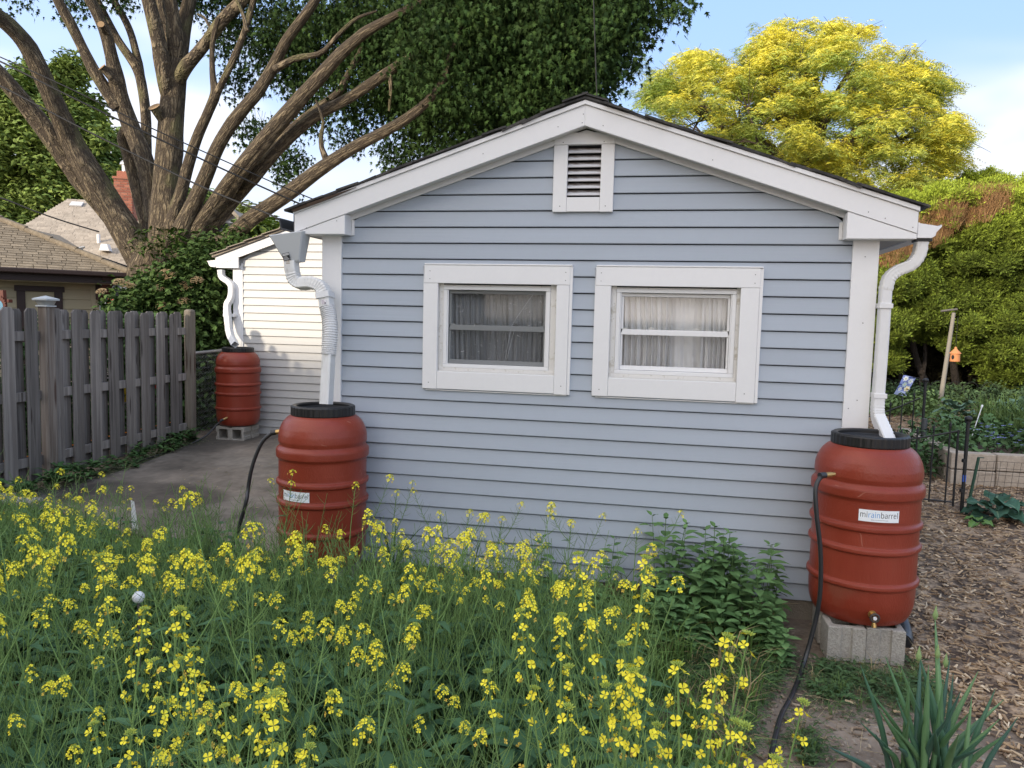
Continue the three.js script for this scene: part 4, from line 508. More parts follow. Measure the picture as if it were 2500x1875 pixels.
// ============================================================ RIGHT GARDEN: iron gate, wire fence, raised bed, pole, bird house, flag
const GY = (x, z) => groundY(x, z);
{
  const ground = (x, y) => { let p = onY(2100 + x / 3.0175, 750 + y / 3.0175, 0); for (let i = 0; i < 8; i++) p = onY(2100 + x / 3.0175, 750 + y / 3.0175, groundY(p.x, p.z)); return p; };
  function gatePost(t, x, y, z, h) { mesh('post', [rod(V(x, y - 0.1, z), V(x, y + h, z), 0.017, 8), cyl(0.026, 0.026, 0.012, 10, x, y + h + 0.002, z)], M.iron, t); mesh('ball_finial', new THREE.SphereGeometry(0.034, 14, 10).scale(1, 0.85, 1).translate(x, y + h + 0.03, z), M.iron, t); }
  function panel(t, a, b, n, h0, h1, bot) { // pickets with spear tips between two rails, the top rail rising from h0 to h1
    const rail = []; for (let i = 0; i <= 12; i++) { const u = i / 12; rail.push(V(lerp(a.x, b.x, u), lerp(a.y, b.y, u) + lerp(h0, h1, u * u * (1.6 - 0.6 * u)), lerp(a.z, b.z, u))); }
    mesh('top_rail', sweep(rail, () => ring(0.008, 6)), M.iron, t); mesh('bottom_rail', rod(V(a.x, a.y + bot, a.z), V(b.x, b.y + bot, b.z), 0.008), M.iron, t);
    for (let i = 0; i < n; i++) { const u = (i + 0.5) / n, x = lerp(a.x, b.x, u), z = lerp(a.z, b.z, u), y = lerp(a.y, b.y, u), h = lerp(h0, h1, u * u * (1.6 - 0.6 * u)) + 0.10; mesh('picket', [rod(V(x, y + bot - 0.02, z), V(x, y + h - 0.05, z), 0.0075, 6), new THREE.LatheGeometry([[0.0075, 0], [0.013, 0.006], [0.0075, 0.012], [0.014, 0.026], [0.001, 0.065]].map((q) => new THREE.Vector2(...q)), 8).translate(x, y + h - 0.055, z)], M.iron, t); }
  }
  const A = ground(745, 1522), t = thing('garden_gate', 'low black iron garden gate with spear tipped pickets beside the green stake', 'gate');
  gatePost(t, A.x, A.y, A.z, 0.86);
  const e = V(A.x - 0.07, A.y, A.z - 0.02), l = V(A.x - 0.86, A.y + 0.01, A.z - 0.16); panel(t, l, e, 6, 0.60, 0.77, 0.10); mesh('end_bar', rod(V(e.x, e.y + 0.06, e.z), V(e.x, e.y + 0.78, e.z), 0.010), M.iron, t);
  mesh('hinge', [cyl(0.022, 0.022, 0.03, 8, A.x - 0.01, A.y + 0.5, A.z), cyl(0.022, 0.022, 0.03, 8, A.x - 0.01, A.y + 0.22, A.z)], M.iron, t); mesh('blue_ribbon', rbox(0.03, 0.07, 0.03, A.x, A.y + 0.335, A.z, 0.006), std([0.03, 0.10, 0.45], 0.6), t);
  const B = ground(440, 1150), u = thing('iron_fence_panel', 'black iron fence panel with ball topped post farther up the mulch path', 'fence'); gatePost(u, B.x, B.y, B.z, 0.99);
  panel(u, V(B.x - 0.98, B.y, B.z + 0.05), V(B.x - 0.05, B.y, B.z), 7, 0.48, 0.80, 0.1); mesh('wire_roll', [rod(V(B.x - 0.005, B.y, B.z + 0.07), V(B.x + 0.0, B.y + 0.56, B.z + 0.07), 0.03, 10)], std([0.07, 0.075, 0.08], 0.6), u);
  // green stake with garden wire running right
  const S = ground(775, 1528), w = thing('wire_garden_fence', 'dark garden wire on a green metal stake in front of the raised bed', 'fence');
  const topS = V(S.x + 0.075, S.y + 0.54, S.z); mesh('stake', [rod(V(S.x, S.y - 0.05, S.z), topS, 0.013, 6), rbox(0.05, 0.006, 0.02, topS.x + 0.02, topS.y, topS.z, 0.002)], std([0.015, 0.06, 0.035], 0.6), w);
  { const gs = [], q0 = V(S.x + 0.05, S.y, S.z - 0.02), q1 = V(S.x + 1.9, S.y + 0.0, S.z - 0.3), rr = rng(411), Pt = (a, b) => V(lerp(q0.x, q1.x, a) + 0.05 * b, lerp(q0.y, q1.y, a) + 0.5 * b + 0.006 * Math.sin(a * 20), lerp(q0.z, q1.z, a) + 0.015 * Math.sin(9 * a + 3 * b)); for (let i = 0; i <= 30; i++) gs.push(sweep([0, 0.25, 0.5, 0.75, 1].map((b) => Pt(i / 30, b)), () => ring(0.0016, 4), { caps: false })); for (let j = 0; j <= 8; j++) gs.push(sweep([...Array(13)].map((_, i) => Pt(i / 12, j / 8)), () => ring(0.0016, 4), { caps: false })); mesh('wire_mesh', gs, M.wire, w).userData.kind = 'stuff'; }
  const W0 = ground(780, 1180), rd = thing('marker_rod', 'thin white rod leaning over the raised bed behind the gate', 'rod', [W0.x, 0, W0.z]); { const p = at(2100 + 895 / 3.0175, 750 + 738 / 3.0175, 9.4).sub(rd.position), b = at(2100 + 780 / 3.0175, 750 + 1075 / 3.0175, 8.9).sub(rd.position), d0 = V().subVectors(b, p).normalize(); mesh('rod', rod(p, b.clone().addScaledVector(d0, 0.5), 0.006), std([0.6, 0.6, 0.58], 0.5), rd); mesh('cap', rod(p, p.clone().addScaledVector(d0, -0.04), 0.012, 8), std([0.7, 0.7, 0.7], 0.5), rd); }
  // raised bed of pale blocks, two courses
  { const Q = ground(640, 1292), d = thing('raised_bed', 'raised garden bed walled with two courses of pale blocks', 'raised bed', [Q.x, Q.y - 0.02, Q.z]), r = rng(421); for (let c = 0; c < 2; c++) for (let i = 0; i < 4; i++) { const w0 = 0.455, x = i * w0 + (c ? 0 : 0.0) + 0.22, g = rbox(w0 - 0.012, 0.178, 0.16, 0, 0, 0, 0.012); g.rotateY(0.02 * (r() - 0.5)).rotateZ(0.012 * (r() - 0.5)); mesh('block', metric(g.translate(x, 0.09 + c * 0.186, 0.02 * (r() - 0.5) - 0.03 * i), i * 3.1, c), M.bedBlock, d); } for (let c = 0; c < 2; c++) for (let i = 0; i < 4; i++) { const g = rbox(0.15, 0.178, 0.45, 0, 0, 0, 0.012); mesh('block', metric(g.translate(0.07, 0.09 + c * 0.186, -0.32 - i * 0.46), i, c), M.bedBlock, d); } mesh('soil', box(2.4, 0.3, 2.0, 1.25, 0.16, -1.15), std([0.07, 0.05, 0.035], 1), d); }
  // leaning pole, hanging bird house, flag, hoop edging
  { const p0 = ground(570, 808), dep = V().subVectors(p0, camera.position).dot(V(0, 0, -1).applyQuaternion(camera.quaternion)), top = at(2100 + 690 / 3.0175, 750 + 40 / 3.0175, dep - 0.2), t2 = thing('leaning_pole', 'pale grey wooden pole leaning against the evergreen', 'pole', [p0.x, p0.y, p0.z]); const q = top.clone().sub(p0); mesh('shaft', metric(rod(V(0, -0.1, 0), q, 0.042, 10, 0.03)), std([0.24, 0.22, 0.19], 0.9, { bumpMap: woodBump, bumpScale: 0.004 }), t2); mesh('cross_arm', rod(q.clone().add(V(-0.22, 0.02, 0.05)), q.clone().add(V(0.05, 0.06, 0)), 0.018, 8), M.fence[1], t2);
    const bh = at(2100 + 700 / 3.0175, 750 + 355 / 3.0175, dep - 0.6), k = (dep - 0.6) / F / 3.0175, h = thing('bird_house', 'orange clay bird house with a cone roof hanging by the leaning pole', 'bird house', [bh.x, bh.y - 45 * k, bh.z]), clay = std([0.52, 0.21, 0.08], 0.7);
    const body = new THREE.CylinderGeometry(32 * k, 34 * k, 58 * k, 20, 1, true).translate(0, 31 * k, 0); mesh('body', [body, cyl(36 * k, 34 * k, 5 * k, 20, 0, 2 * k, 0), cyl(35 * k, 35 * k, 4 * k, 20, 0, 60 * k, 0)], clay, h); mesh('roof', new THREE.LatheGeometry([[39, 58], [39, 62], [20, 82], [7, 98], [9, 103], [0.1, 110]].map(([a, b]) => new THREE.Vector2(a * k, b * k)), 20), clay, h); mesh('entrance', new THREE.CircleGeometry(10 * k, 14).scale(1, 1.7, 1).translate(0, 32 * k, 34.5 * k).rotateY(-0.75), M.dark, h); mesh('hanging_wire', rod(V(0, 108 * k, 0), V(0, 330 * k, 0), 0.004), M.wire, h); }
  { const f = (x, y) => at(2100 + x / 3.0175, 750 + y / 3.0175, 14.3), a = f(320, 498), b = f(415, 520), c = f(335, 657), d = f(247, 640), t3 = thing('garden_flag', 'small tilted garden flag with white and yellow flowers on blue', 'flag', [d.x, groundY(d.x, d.z), d.z]);
    const fx = drawn(256, 384, (g) => { g.fillStyle = '#8795cf'; g.fillRect(0, 0, 256, 384); g.fillStyle = '#b7c2ea'; g.fillRect(0, 300, 256, 84); const fl = (x, y, r, c, m) => { g.fillStyle = c; for (let i = 0; i < 6; i++) { g.beginPath(); g.ellipse(x + Math.cos(i * 1.047) * r * 0.6, y + Math.sin(i * 1.047) * r * 0.6, r * 0.55, r * 0.4, i * 1.047, 0, 7); g.fill(); } g.fillStyle = m; g.beginPath(); g.arc(x, y, r * 0.3, 0, 7); g.fill(); }; g.fillStyle = '#3d4f86'; for (let i = 0; i < 26; i++) { g.beginPath(); g.ellipse((i * 97) % 256, (i * 61) % 300, 24, 10, i, 0, 7); g.fill(); } fl(70, 60, 46, '#eef0f5', '#e0d37a'); fl(190, 90, 50, '#dfe7f2', '#cfe0a0'); fl(110, 170, 44, '#cfe3df', '#e8d890'); fl(205, 240, 52, '#f0e6c0', '#e0a850'); fl(70, 270, 40, '#e8ecf4', '#d8d080'); });
    const g = new THREE.BufferGeometry(), o = t3.position, P = [], U = [], I = [], nx = 6, ny = 8; for (let j = 0; j <= ny; j++) for (let i = 0; i <= nx; i++) { const u = i / nx, v = j / ny, p = a.clone().lerp(b, u).lerp(d.clone().lerp(c, u), v).sub(o); p.z += 0.03 * Math.sin(u * 4 + v * 3); P.push(p.x, p.y, p.z); U.push(u, 1 - v); } for (let j = 0; j < ny; j++) for (let i = 0; i < nx; i++) { const q = j * (nx + 1) + i; I.push(q, q + nx + 1, q + 1, q + 1, q + nx + 1, q + nx + 2); } g.setAttribute('position', new THREE.Float32BufferAttribute(P, 3)); g.setAttribute('uv', new THREE.Float32BufferAttribute(U, 2)); g.setIndex(I); g.computeVertexNormals(); mesh('cloth', g, std(0xffffff, 0.8, { map: fx }), t3); mesh('stake', [rod(V(0.9 * (b.x - o.x) + 0.2, -0.05, b.z - o.z), b.clone().sub(o).add(V(0.05, 0, 0)), 0.006), rod(a.clone().sub(o), b.clone().sub(o).add(V(0.06, -0.01, 0)), 0.006)], M.iron, t3); }
  { const c = ground(560, 720), e2 = thing('hoop_edging', 'row of thin black wire hoops edging the planting under the evergreen', 'edging', [c.x, c.y, c.z]); for (let i = -3; i < 4; i++) { const pts = []; for (let k = 0; k <= 14; k++) { const a2 = k / 14 * Math.PI; pts.push(V(i * 0.3 - Math.cos(a2) * 0.22, Math.sin(a2) * 0.5 - 0.02, 0.05 * (i % 2))); } mesh('hoop', sweep(pts, () => ring(0.006, 5)), M.wire, e2); } }
  globalThis; M.rg = ground;
}

// ============================================================ LEFT BACKGROUND: tan garage, house with chimney, gables
{
  // tan garage with brown trim: front wall runs from left-near to right-far
  const R0 = at(240, 680, 13.2); R0.y = 0; const ang = 0.80, len = 5.0;
  const t = thing('tan_garage', 'tan clapboard garage with dark brown trim and brown shingle roof', 'garage', [R0.x, 0, R0.z], ang); // local x runs along the wall: right end at 0, left negative; front faces +z
  const brown = std([0.030, 0.014, 0.011], 0.6), tan = [0, 1].map((i) => std(0xffffff, 0.75, { map: vinyl([[0.42, 0.36, 0.235], [0.40, 0.345, 0.225]][i], 431 + i), bumpMap: tGrain, bumpScale: 0.002 }));
  const Lx = -len - 3, eave = 2.24, cw = 0.165;
  const dx0 = -1.07, dx1 = -0.66; // brown framed opening
  for (let y = 0.1, k = 0; y < eave - 0.02; y += cw, k++) { const y1 = Math.min(y + cw, eave + 0.03); if (y < 2.04) { mesh('siding_board', uvShift(lap(Lx, dx0 - 0.12, Lx, dx0 - 0.12, y, y1), k), tan[k % 2], t); mesh('siding_board', uvShift(lap(dx1 + 0.12, -0.12, dx1 + 0.12, -0.12, y, y1), k + 50), tan[(k + 1) % 2], t); } else mesh('siding_board', uvShift(lap(Lx, -0.12, Lx, -0.12, y, y1), k), tan[k % 2], t); }
  mesh('wall', metric(span(Lx, 0, 0, eave, -5.5, -0.012)), tan[0], t); mesh('corner_board', metric(span(-0.12, 0.002, 0.05, eave, -0.1, 0.026)), tan[0], t);
  const d = part('window', t); mesh('frame', [metric(span(dx0 - 0.15, dx1 + 0.15, 2.03, 2.12, 0.0, 0.045)), metric(span(dx0 - 0.12, dx0, 0.05, 2.03, 0.0, 0.04)), metric(span(dx1, dx1 + 0.12, 0.05, 2.03, 0.0, 0.04))], brown, d); mesh('panel', metric(span(dx0, dx1, 0.05, 2.03, -0.02, 0.008)), tan[1], d);
  // roof: slope toward the viewer, rake at the right end; shingles as far as they can be told apart
  const sl = 0.5, run = 2.75, ov = 0.42, rx = 0.42, yE = 2.42;
  { const s = new Soup(), q = run + ov, yb = yE - 0.075, yt = yb + q * sl, c = [1, 1, 1], A = V(Lx - 0.3, yb, ov), B = V(rx, yb, ov), C2 = V(rx - q, yt, ov - q), D = V(Lx - 0.3, yt, ov - q), E = V(rx, yb, ov - 2 * q), G2 = V(Lx - 0.3, yb, ov - 2 * q); s.quad(A, B, C2, D, c); s.tri(B, E, C2, c); s.quad(D, C2, E, G2, c); s.quad(A, G2, E, B, c); const g = s.geo(); g.deleteAttribute('color'); mesh('roof_slope', metric(g), M.shingleTan[1], t); }
  const gutter = mesh('gutter', [metric(span(Lx - 0.3, rx, yE - 0.115, yE - 0.035, ov - 0.03, ov + 0.1, 0.02)), metric(span(Lx - 0.3, rx - 0.05, yE - 0.23, yE - 0.1, ov - 0.06, ov - 0.03, 0.003))], brown, t);
  mesh('eave_soffit', metric(span(Lx, rx - 0.05, yE - 0.24, yE - 0.22, 0.03, ov - 0.06, 0.002)), tan[0], t);
  mesh('rafter_tail', [slab([[0, 0], [0.34, 0.02], [0.34, -0.06], [0.12, -0.34], [-0.02, -0.34], [-0.1, -0.2]], 0, 0.16, 0.01).rotateY(-Math.PI / 2).translate(0.17, yE - 0.1, 0.06), slab([[0.05, 0.0], [-0.30, 0.0], [-0.02, -0.40], [0.05, -0.36]].map(([a, b]) => [-a, b]), 0, 0.04, 0.004).translate(0.0, yE - 0.13, 0.03)], std([0.05, 0.02, 0.014], 0.6), t);
  const r = rng(441), ra = Math.atan(sl), nC = 30, sw = 0.21; let count = 0; const extra = [];
  for (let c = 0; c < nC; c++) { const s0 = c * 0.098, yy = yE - 0.058 + s0 * Math.sin(ra), zz = ov - s0 * Math.cos(ra) + 0.03; let x = rx - s0 * Math.cos(ra) + 0.02; const off = (c % 2) * 0.15 + r() * 0.05; let first = true; while (x > Lx - 0.2) { const w = first ? 0.12 + off : sw * (0.9 + 0.2 * r()); first = false; const h = 0.010 + 0.006 * r(); const g = metric(box(w - 0.010, h, 0.15), r() * 4, r() * 4).rotateX(-0.08).translate(0, 0, -0.075).rotateX(ra).translate(x - w / 2, yy + 0.006, zz); const near = x > -3.4 && c < 22; if (near && count < 296) { mesh('shingle', g, M.shingleTan[Math.floor(r() * 4)], t); count++; } else extra.push(g); x -= w; } }
  mesh('hip_cap', [...Array(9)].map((_, i) => { const a = V(rx, yE - 0.03, ov), b = V(rx - run - ov, yE - 0.03 + (run + ov) * sl, -run), p = a.clone().lerp(b, i / 9), q = a.clone().lerp(b, (i + 1.15) / 9); p.y += 0.02; return rod(p, q, 0.06, 6); }), M.shingleTan[1], t);
  if (extra.length) mesh('shingle_field', extra, M.shingleTan[0], t).userData.kind = 'stuff';
}
{
  // house with big tan-grey roof and brick chimney
  const dep = 25, o = at(350, 700, dep), yaw = 0.38, t = thing('house', 'house with a broad tan grey roof and red brick chimney behind the big tree', 'house', [o.x, 0, o.z], yaw), inv = new THREE.Matrix4().makeRotationY(-yaw), loc = (x, y, dd) => at(x, y, dd).sub(V(o.x, 0, o.z)).applyMatrix4(inv);
  const onPlane = (x, y, z) => { let lo = 12, hi = 45; for (let i = 0; i < 40; i++) { const m = (lo + hi) / 2; if (loc(x, y, m).z > z) lo = m; else hi = m; } return loc(x, y, lo); };
  const A = onPlane(166, 489, -3.6), eL = loc(-40, 655, dep - 1), eR = loc(560, 656, dep), yR = A.y, yE = onPlane(290, 652, 0.4).y, zR = -3.6, zE = 0.4;
  const cream = std([0.62, 0.57, 0.42], 0.7), x0 = A.x, x1 = onPlane(505, 640, 0.4).x, lx = onPlane(40, 600, -1.0).x - 0.9; // ridge begins at x0, the hip falls left
  // sloped roof: ridge set back, eave in front, left hip
  const rp = (u, v) => { const z = lerp(zE, zR, v), y = lerp(yE, yR, v), xl = lerp(lx, x0, v); return V(lerp(xl, x1, u), y, z); };
  { const s = new Soup(); s.quad(rp(0, 0), rp(1, 0), rp(1, 1), rp(0, 1), [1, 1, 1]); s.tri(rp(0, 0), rp(0, 1), V(lx, yE, -8), [1, 1, 1]); s.quad(rp(0, 1), rp(1, 1), V(x1, yE, -8), V(lx, yE, -8), [1, 1, 1]); const g = s.geo(); g.deleteAttribute('color'); mesh('roof', g.translate(0, -0.03, 0), M.shingleGrey[1], t); }
  { const r = rng(451), gs = [[], [], []], L = Math.hypot(zR - zE, yR - yE), ra = Math.atan2(yR - yE, zE - zR), nC = Math.floor(L / 0.14); for (let c = 0; c < nC; c++) { const v = c / nC, xl = lerp(lx, x0, v); let x = xl; while (x < x1 - 0.1) { const w = 0.22 + 0.3 * r(), p = rp(0, v); gs[Math.floor(r() * 3)].push(box(w - 0.008, 0.014 + 0.02 * r(), 0.2).rotateX(0.06).translate(0, 0, -0.09).rotateX(ra).translate(x + w / 2, p.y + 0.012, p.z)); x += w; } } gs.forEach((g, i) => { const m = mesh('shingle_courses', g.map((q) => metric(q)), M.shingleGrey[i], t); m.userData.kind = 'stuff'; }); }
  mesh('wall', metric(span(lx + 0.4, x1 - 0.4, 0, yE - 0.1, -7.6, -0.1)), std([0.36, 0.39, 0.43], 0.7), t);
  { const gs = []; for (let y = 0.5; y < yE - 0.4; y += 0.12) gs.push(lap(lx + 0.4, x1 - 0.4, lx + 0.4, x1 - 0.4, y, y + 0.12, -0.09)); mesh('wall_siding', gs, std([0.40, 0.43, 0.47], 0.6), t); }
  mesh('fascia', [metric(span(lx, x1, yE - 0.22, yE + 0.0, zE - 0.05, zE + 0.02)), metric(span(lx, x1, yE - 0.30, yE - 0.22, -0.1, zE - 0.02))], cream, t);
  // chimney of single bricks
  const cb = loc(308, 535, dep - 1.0), ct = loc(306, 440, dep - 1.0), ch = part('chimney', t), px = dep / F, cw = 40 * px, cd = cw, y0 = cb.y - 0.9, y1 = ct.y - 0.02, br = [[0.30, 0.105, 0.065], [0.25, 0.085, 0.055], [0.36, 0.14, 0.09]].map((c) => std(c, 0.9, { bumpMap: M.block.bumpMap, bumpScale: 0.006 })), rr = rng(461);
  mesh('mortar_core', box(cw - 0.02, y1 - y0, cd - 0.02, cb.x, (y0 + y1) / 2, cb.z), std([0.42, 0.36, 0.30], 0.95), ch);
  { let n = 0; const H = 0.068; for (let y = y0 + 0.4; y < y1 - H; y += H + 0.012) { const k = n++ % 2; for (const side of [0, 1]) { let u = -cw / 2, first = k === side; while (u < cw / 2 - 0.01) { const w = Math.min(first ? 0.1 : 0.2, cw / 2 - u); first = false; const g = side ? box(0.02, H, w - 0.012, cb.x + cw / 2 - 0.008, y + H / 2, cb.z + u + w / 2) : box(w - 0.012, H, 0.02, cb.x + u + w / 2, y + H / 2, cb.z + cd / 2 - 0.008); mesh('brick', metric(g), br[Math.floor(rr() * 3)], ch); u += w; } } } }
  mesh('corbel', [box(cw + 0.06, 0.07, cd + 0.06, cb.x, y1 + 0.035, cb.z), box(cw * 0.72, 0.18, cd * 0.72, cb.x, y1 + 0.16, cb.z)], br[2], ch); mesh('flue_cap', [cyl(0.1, 0.1, 0.28, 12, cb.x, y1 + 0.38, cb.z), cyl(0.14, 0.16, 0.07, 12, cb.x, y1 + 0.5, cb.z), new THREE.ConeGeometry(0.15, 0.12, 12).translate(cb.x, y1 + 0.6, cb.z)], M.steel, ch);
  // roof bits: pipe vent, box vents, mast
  const onRoof = (x, y) => { let lo = dep - 6, hi = dep + 8; for (let i = 0; i < 30; i++) { const m = (lo + hi) / 2, p = loc(x, y, m), v = (zE - p.z) / (zE - zR), yr = lerp(yE, yR, v); if (p.y > yr) lo = m; else hi = m; } return loc(x, y, lo); };
  { const p = onRoof(241, 594); mesh('vent_pipe', cyl(0.055, 0.055, 0.4, 10, p.x, p.y + 0.1, p.z), M.trim, t); const q = onRoof(262, 614); mesh('box_vent', slab([[0, 0], [0.32, 0], [0.25, 0.22], [0.06, 0.22]], 0, 0.3, 0.01).translate(q.x - 0.16, q.y, q.z), M.trim, t); const s = onRoof(187, 503); mesh('roof_vent', box(0.4, 0.05, 0.3).rotateX(Math.atan2(yR - yE, zE - zR)).translate(s.x, s.y + 0.07, s.z), std([0.55, 0.55, 0.56], 0.5), t); }
  { const b = loc(202, 645, dep - 1.5), e = loc(201, 606, dep - 1.5), l2 = loc(232, 623, dep - 1); mesh('service_mast', [rod(b, e, 0.025), rod(b, l2, 0.012), rod(e.clone().add(V(-0.1, 0, 0)), e.clone().add(V(0.06, 0.04, 0)), 0.04)], M.galv, t); }
  { const w = part('window', t), p = loc(275, 740, dep - 0.3); mesh('frame', [box(0.75, 0.05, 0.06, p.x, p.y + 0.5, 0.02), box(0.75, 0.05, 0.06, p.x, p.y, 0.02), box(0.75, 0.05, 0.06, p.x, p.y - 0.5, 0.02), box(0.05, 1.05, 0.055, p.x - 0.37, p.y, 0.02), box(0.05, 1.05, 0.055, p.x + 0.37, p.y, 0.02)], M.trim, w); mesh('pane', box(0.7, 1.0, 0.01, p.x, p.y, 0.0), std([0.05, 0.06, 0.075], 0.1), w); mesh('blue_shade', box(0.66, 0.44, 0.006, p.x, p.y - 0.26, 0.012), std([0.05, 0.075, 0.17], 0.6), w); }
}
{
  // small white gable seen through the fork of the tree
  const dep = 24, o = at(545, 640, dep), t = thing('gable_house', 'white sided gable with a small window seen between the tree limbs', 'house', [o.x, 0, o.z], 0.3), inv = new THREE.Matrix4().makeRotationY(-0.3), loc = (x, y) => at(x, y, dep).sub(V(o.x, 0, o.z)).applyMatrix4(inv), pk = loc(572, 524), rb = loc(600, 560);
  const white = std([0.55, 0.57, 0.6], 0.6), sl2 = Math.abs((pk.y - rb.y) / (rb.x - pk.x)) * 0.9, hw = 2.1;
  mesh('wall', slab([[pk.x - hw, 0], [pk.x + hw, 0], [pk.x + hw, pk.y - hw * sl2], [pk.x, pk.y], [pk.x - hw, pk.y - hw * sl2]], -5, -0.012, 0), white, t);
  { const gs = []; for (let y = pk.y - 2.2; y < pk.y - 0.12; y += 0.13) { const h = Math.min(hw - 0.05, (pk.y - y - 0.1) / sl2), h2 = Math.min(hw - 0.05, Math.max(0.02, (pk.y - y - 0.23) / sl2)); gs.push(lap(pk.x - h, pk.x + h, pk.x - h2, pk.x + h2, y, y + 0.13)); } mesh('siding_boards', gs, white, t); }
  for (const s of [-1, 1]) mesh('roof_slope', slab([[pk.x, pk.y + 0.16], [pk.x + s * (hw + 0.3), pk.y + 0.16 - (hw + 0.3) * sl2], [pk.x + s * (hw + 0.3), pk.y - (hw + 0.3) * sl2], [pk.x, pk.y]], -5, 0.2, 0.002), M.shingleGrey[1], t);
  const w = part('window', t), p = loc(560, 555); mesh('pane', box(1.1, 0.8, 0.01, p.x, p.y - 0.25, 0.012), std([0.05, 0.06, 0.07], 0.1), w); mesh('frame', [box(1.2, 0.07, 0.05, p.x, p.y + 0.16, 0.02), box(0.07, 0.9, 0.05, p.x - 0.57, p.y - 0.3, 0.02), box(0.07, 0.9, 0.05, p.x + 0.57, p.y - 0.3, 0.02)], M.trim, w);
}
{
  // corner of one more roof at the far left edge
  const dep = 19, p = at(28, 580, dep), t = thing('far_roof_house', 'house corner with a tan roof edge at the far left', 'house', [p.x, 0, p.z], 0.3), a = at(-40, 535, dep).sub(t.position), b = at(34, 588, dep).sub(t.position); mesh('roof', slab([[a.x - 2, a.y - 0.2], [a.x, a.y], [0.12, b.y], [0.06, b.y - 0.12], [a.x - 2, a.y - 1]], -4, 0, 0.01), M.shingleTan[2], t); mesh('wall', box(3, b.y, 3.6, -1.7, b.y / 2 - 0.1, -2.0), std([0.4, 0.35, 0.25], 0.8), t);
}
{
  // rust red post with a toothed disc over the fence, red feeder by the house
  const p = at(24, 745, 9.3), t = thing('rusty_sign_post', 'rust red metal post with a toothed blue disc behind the fence at far left', 'post', [p.x, 0, p.z]), red = std([0.13, 0.030, 0.018], 0.6), k = 9.3 / F;
  mesh('post', [metric(rbox(20 * k, 1.0, 0.05, 0, p.y - 0.32, 0).rotateZ(0.06)), rbox(6 * k, 8 * k, 0.06, 0, p.y + 10 * k, 0)], red, t); { const s = new THREE.Shape(), n = 22; for (let i = 0; i < n * 2; i++) { const a = i / (n * 2) * 6.283, q = (i % 2 ? 20 : 24) * k; i ? s.lineTo(Math.cos(a) * q, Math.sin(a) * q) : s.moveTo(q, 0); } mesh('toothed_disc', new THREE.ExtrudeGeometry(s, { depth: 0.012, bevelEnabled: false }).translate(-24 * k, p.y + 0 * k, 0.04), red, t); mesh('blue_plate', new THREE.CircleGeometry(15 * k, 24).translate(-24 * k, p.y - 3 * k, 0.0545), std([0.16, 0.36, 0.50], 0.5), t); }
  const f = at(276, 738, 13), kk = 13 / F, h = thing('red_feeder', 'small red plastic feeder hanging in front of the shrub beside the house window', 'bird feeder', [f.x, f.y - 10 * kk, f.z]); mesh('body', slab([[-12, -7], [12, -7], [10, 8], [2, 14], [-11, 6]].map(([a, b]) => [a * kk, b * kk + 0.07]), -0.06, 0.06, 0.012), std([0.50, 0.035, 0.05], 0.4), h); mesh('roof', slab([[-6, 4], [4, 16], [14, 8], [12, 5], [4, 11], [-4, 2]].map(([a, b]) => [a * kk, b * kk + 0.07]), -0.07, 0.07, 0.004), std([0.6, 0.22, 0.25], 0.4), h); mesh('hook', rod(V(0.02, 0.15, 0), V(0.1, 0.6, 0), 0.004), M.wire, h);
}
{
  // bright toys glimpsed between the pickets
  const y = at(302, 938, 9.9), t = thing('yellow_bucket', 'yellow plastic bucket glimpsed between the fence boards', 'bucket', [y.x, groundY(y.x, y.z), y.z]); mesh('pail', new THREE.LatheGeometry([[0.001, 0.5], [0.1, 0.5], [0.13, 0.74], [0.137, 0.745], [0.137, 0.76], [0.125, 0.76], [0.095, 0.52]].map((q) => new THREE.Vector2(...q)), 24), std([0.75, 0.50, 0.02], 0.4), t); mesh('stool', [cyl(0.16, 0.16, 0.03, 16, 0, 0.485, 0), rod(V(-0.1, 0, 0.1), V(-0.08, 0.47, 0.08), 0.015), rod(V(0.1, 0, 0.1), V(0.08, 0.47, 0.08), 0.015), rod(V(0, 0, -0.13), V(0, 0.47, -0.1), 0.015)], M.fence[2], t);
  const r = at(374, 930, 10.6), u = thing('red_watering_can', 'red watering can glimpsed between the fence boards', 'watering can', [r.x, r.y - 0.1, r.z]); mesh('body', [cyl(0.09, 0.1, 0.2, 18, 0, 0.1, 0), rod(V(0.08, 0.05, 0), V(0.22, 0.2, 0), 0.014), new THREE.TorusGeometry(0.07, 0.01, 6, 16).translate(-0.1, 0.13, 0)], std([0.45, 0.02, 0.02], 0.4), u); mesh('stand', rod(V(0, -1, 0), V(0, 0, 0), 0.05), M.fence[1], u);
}
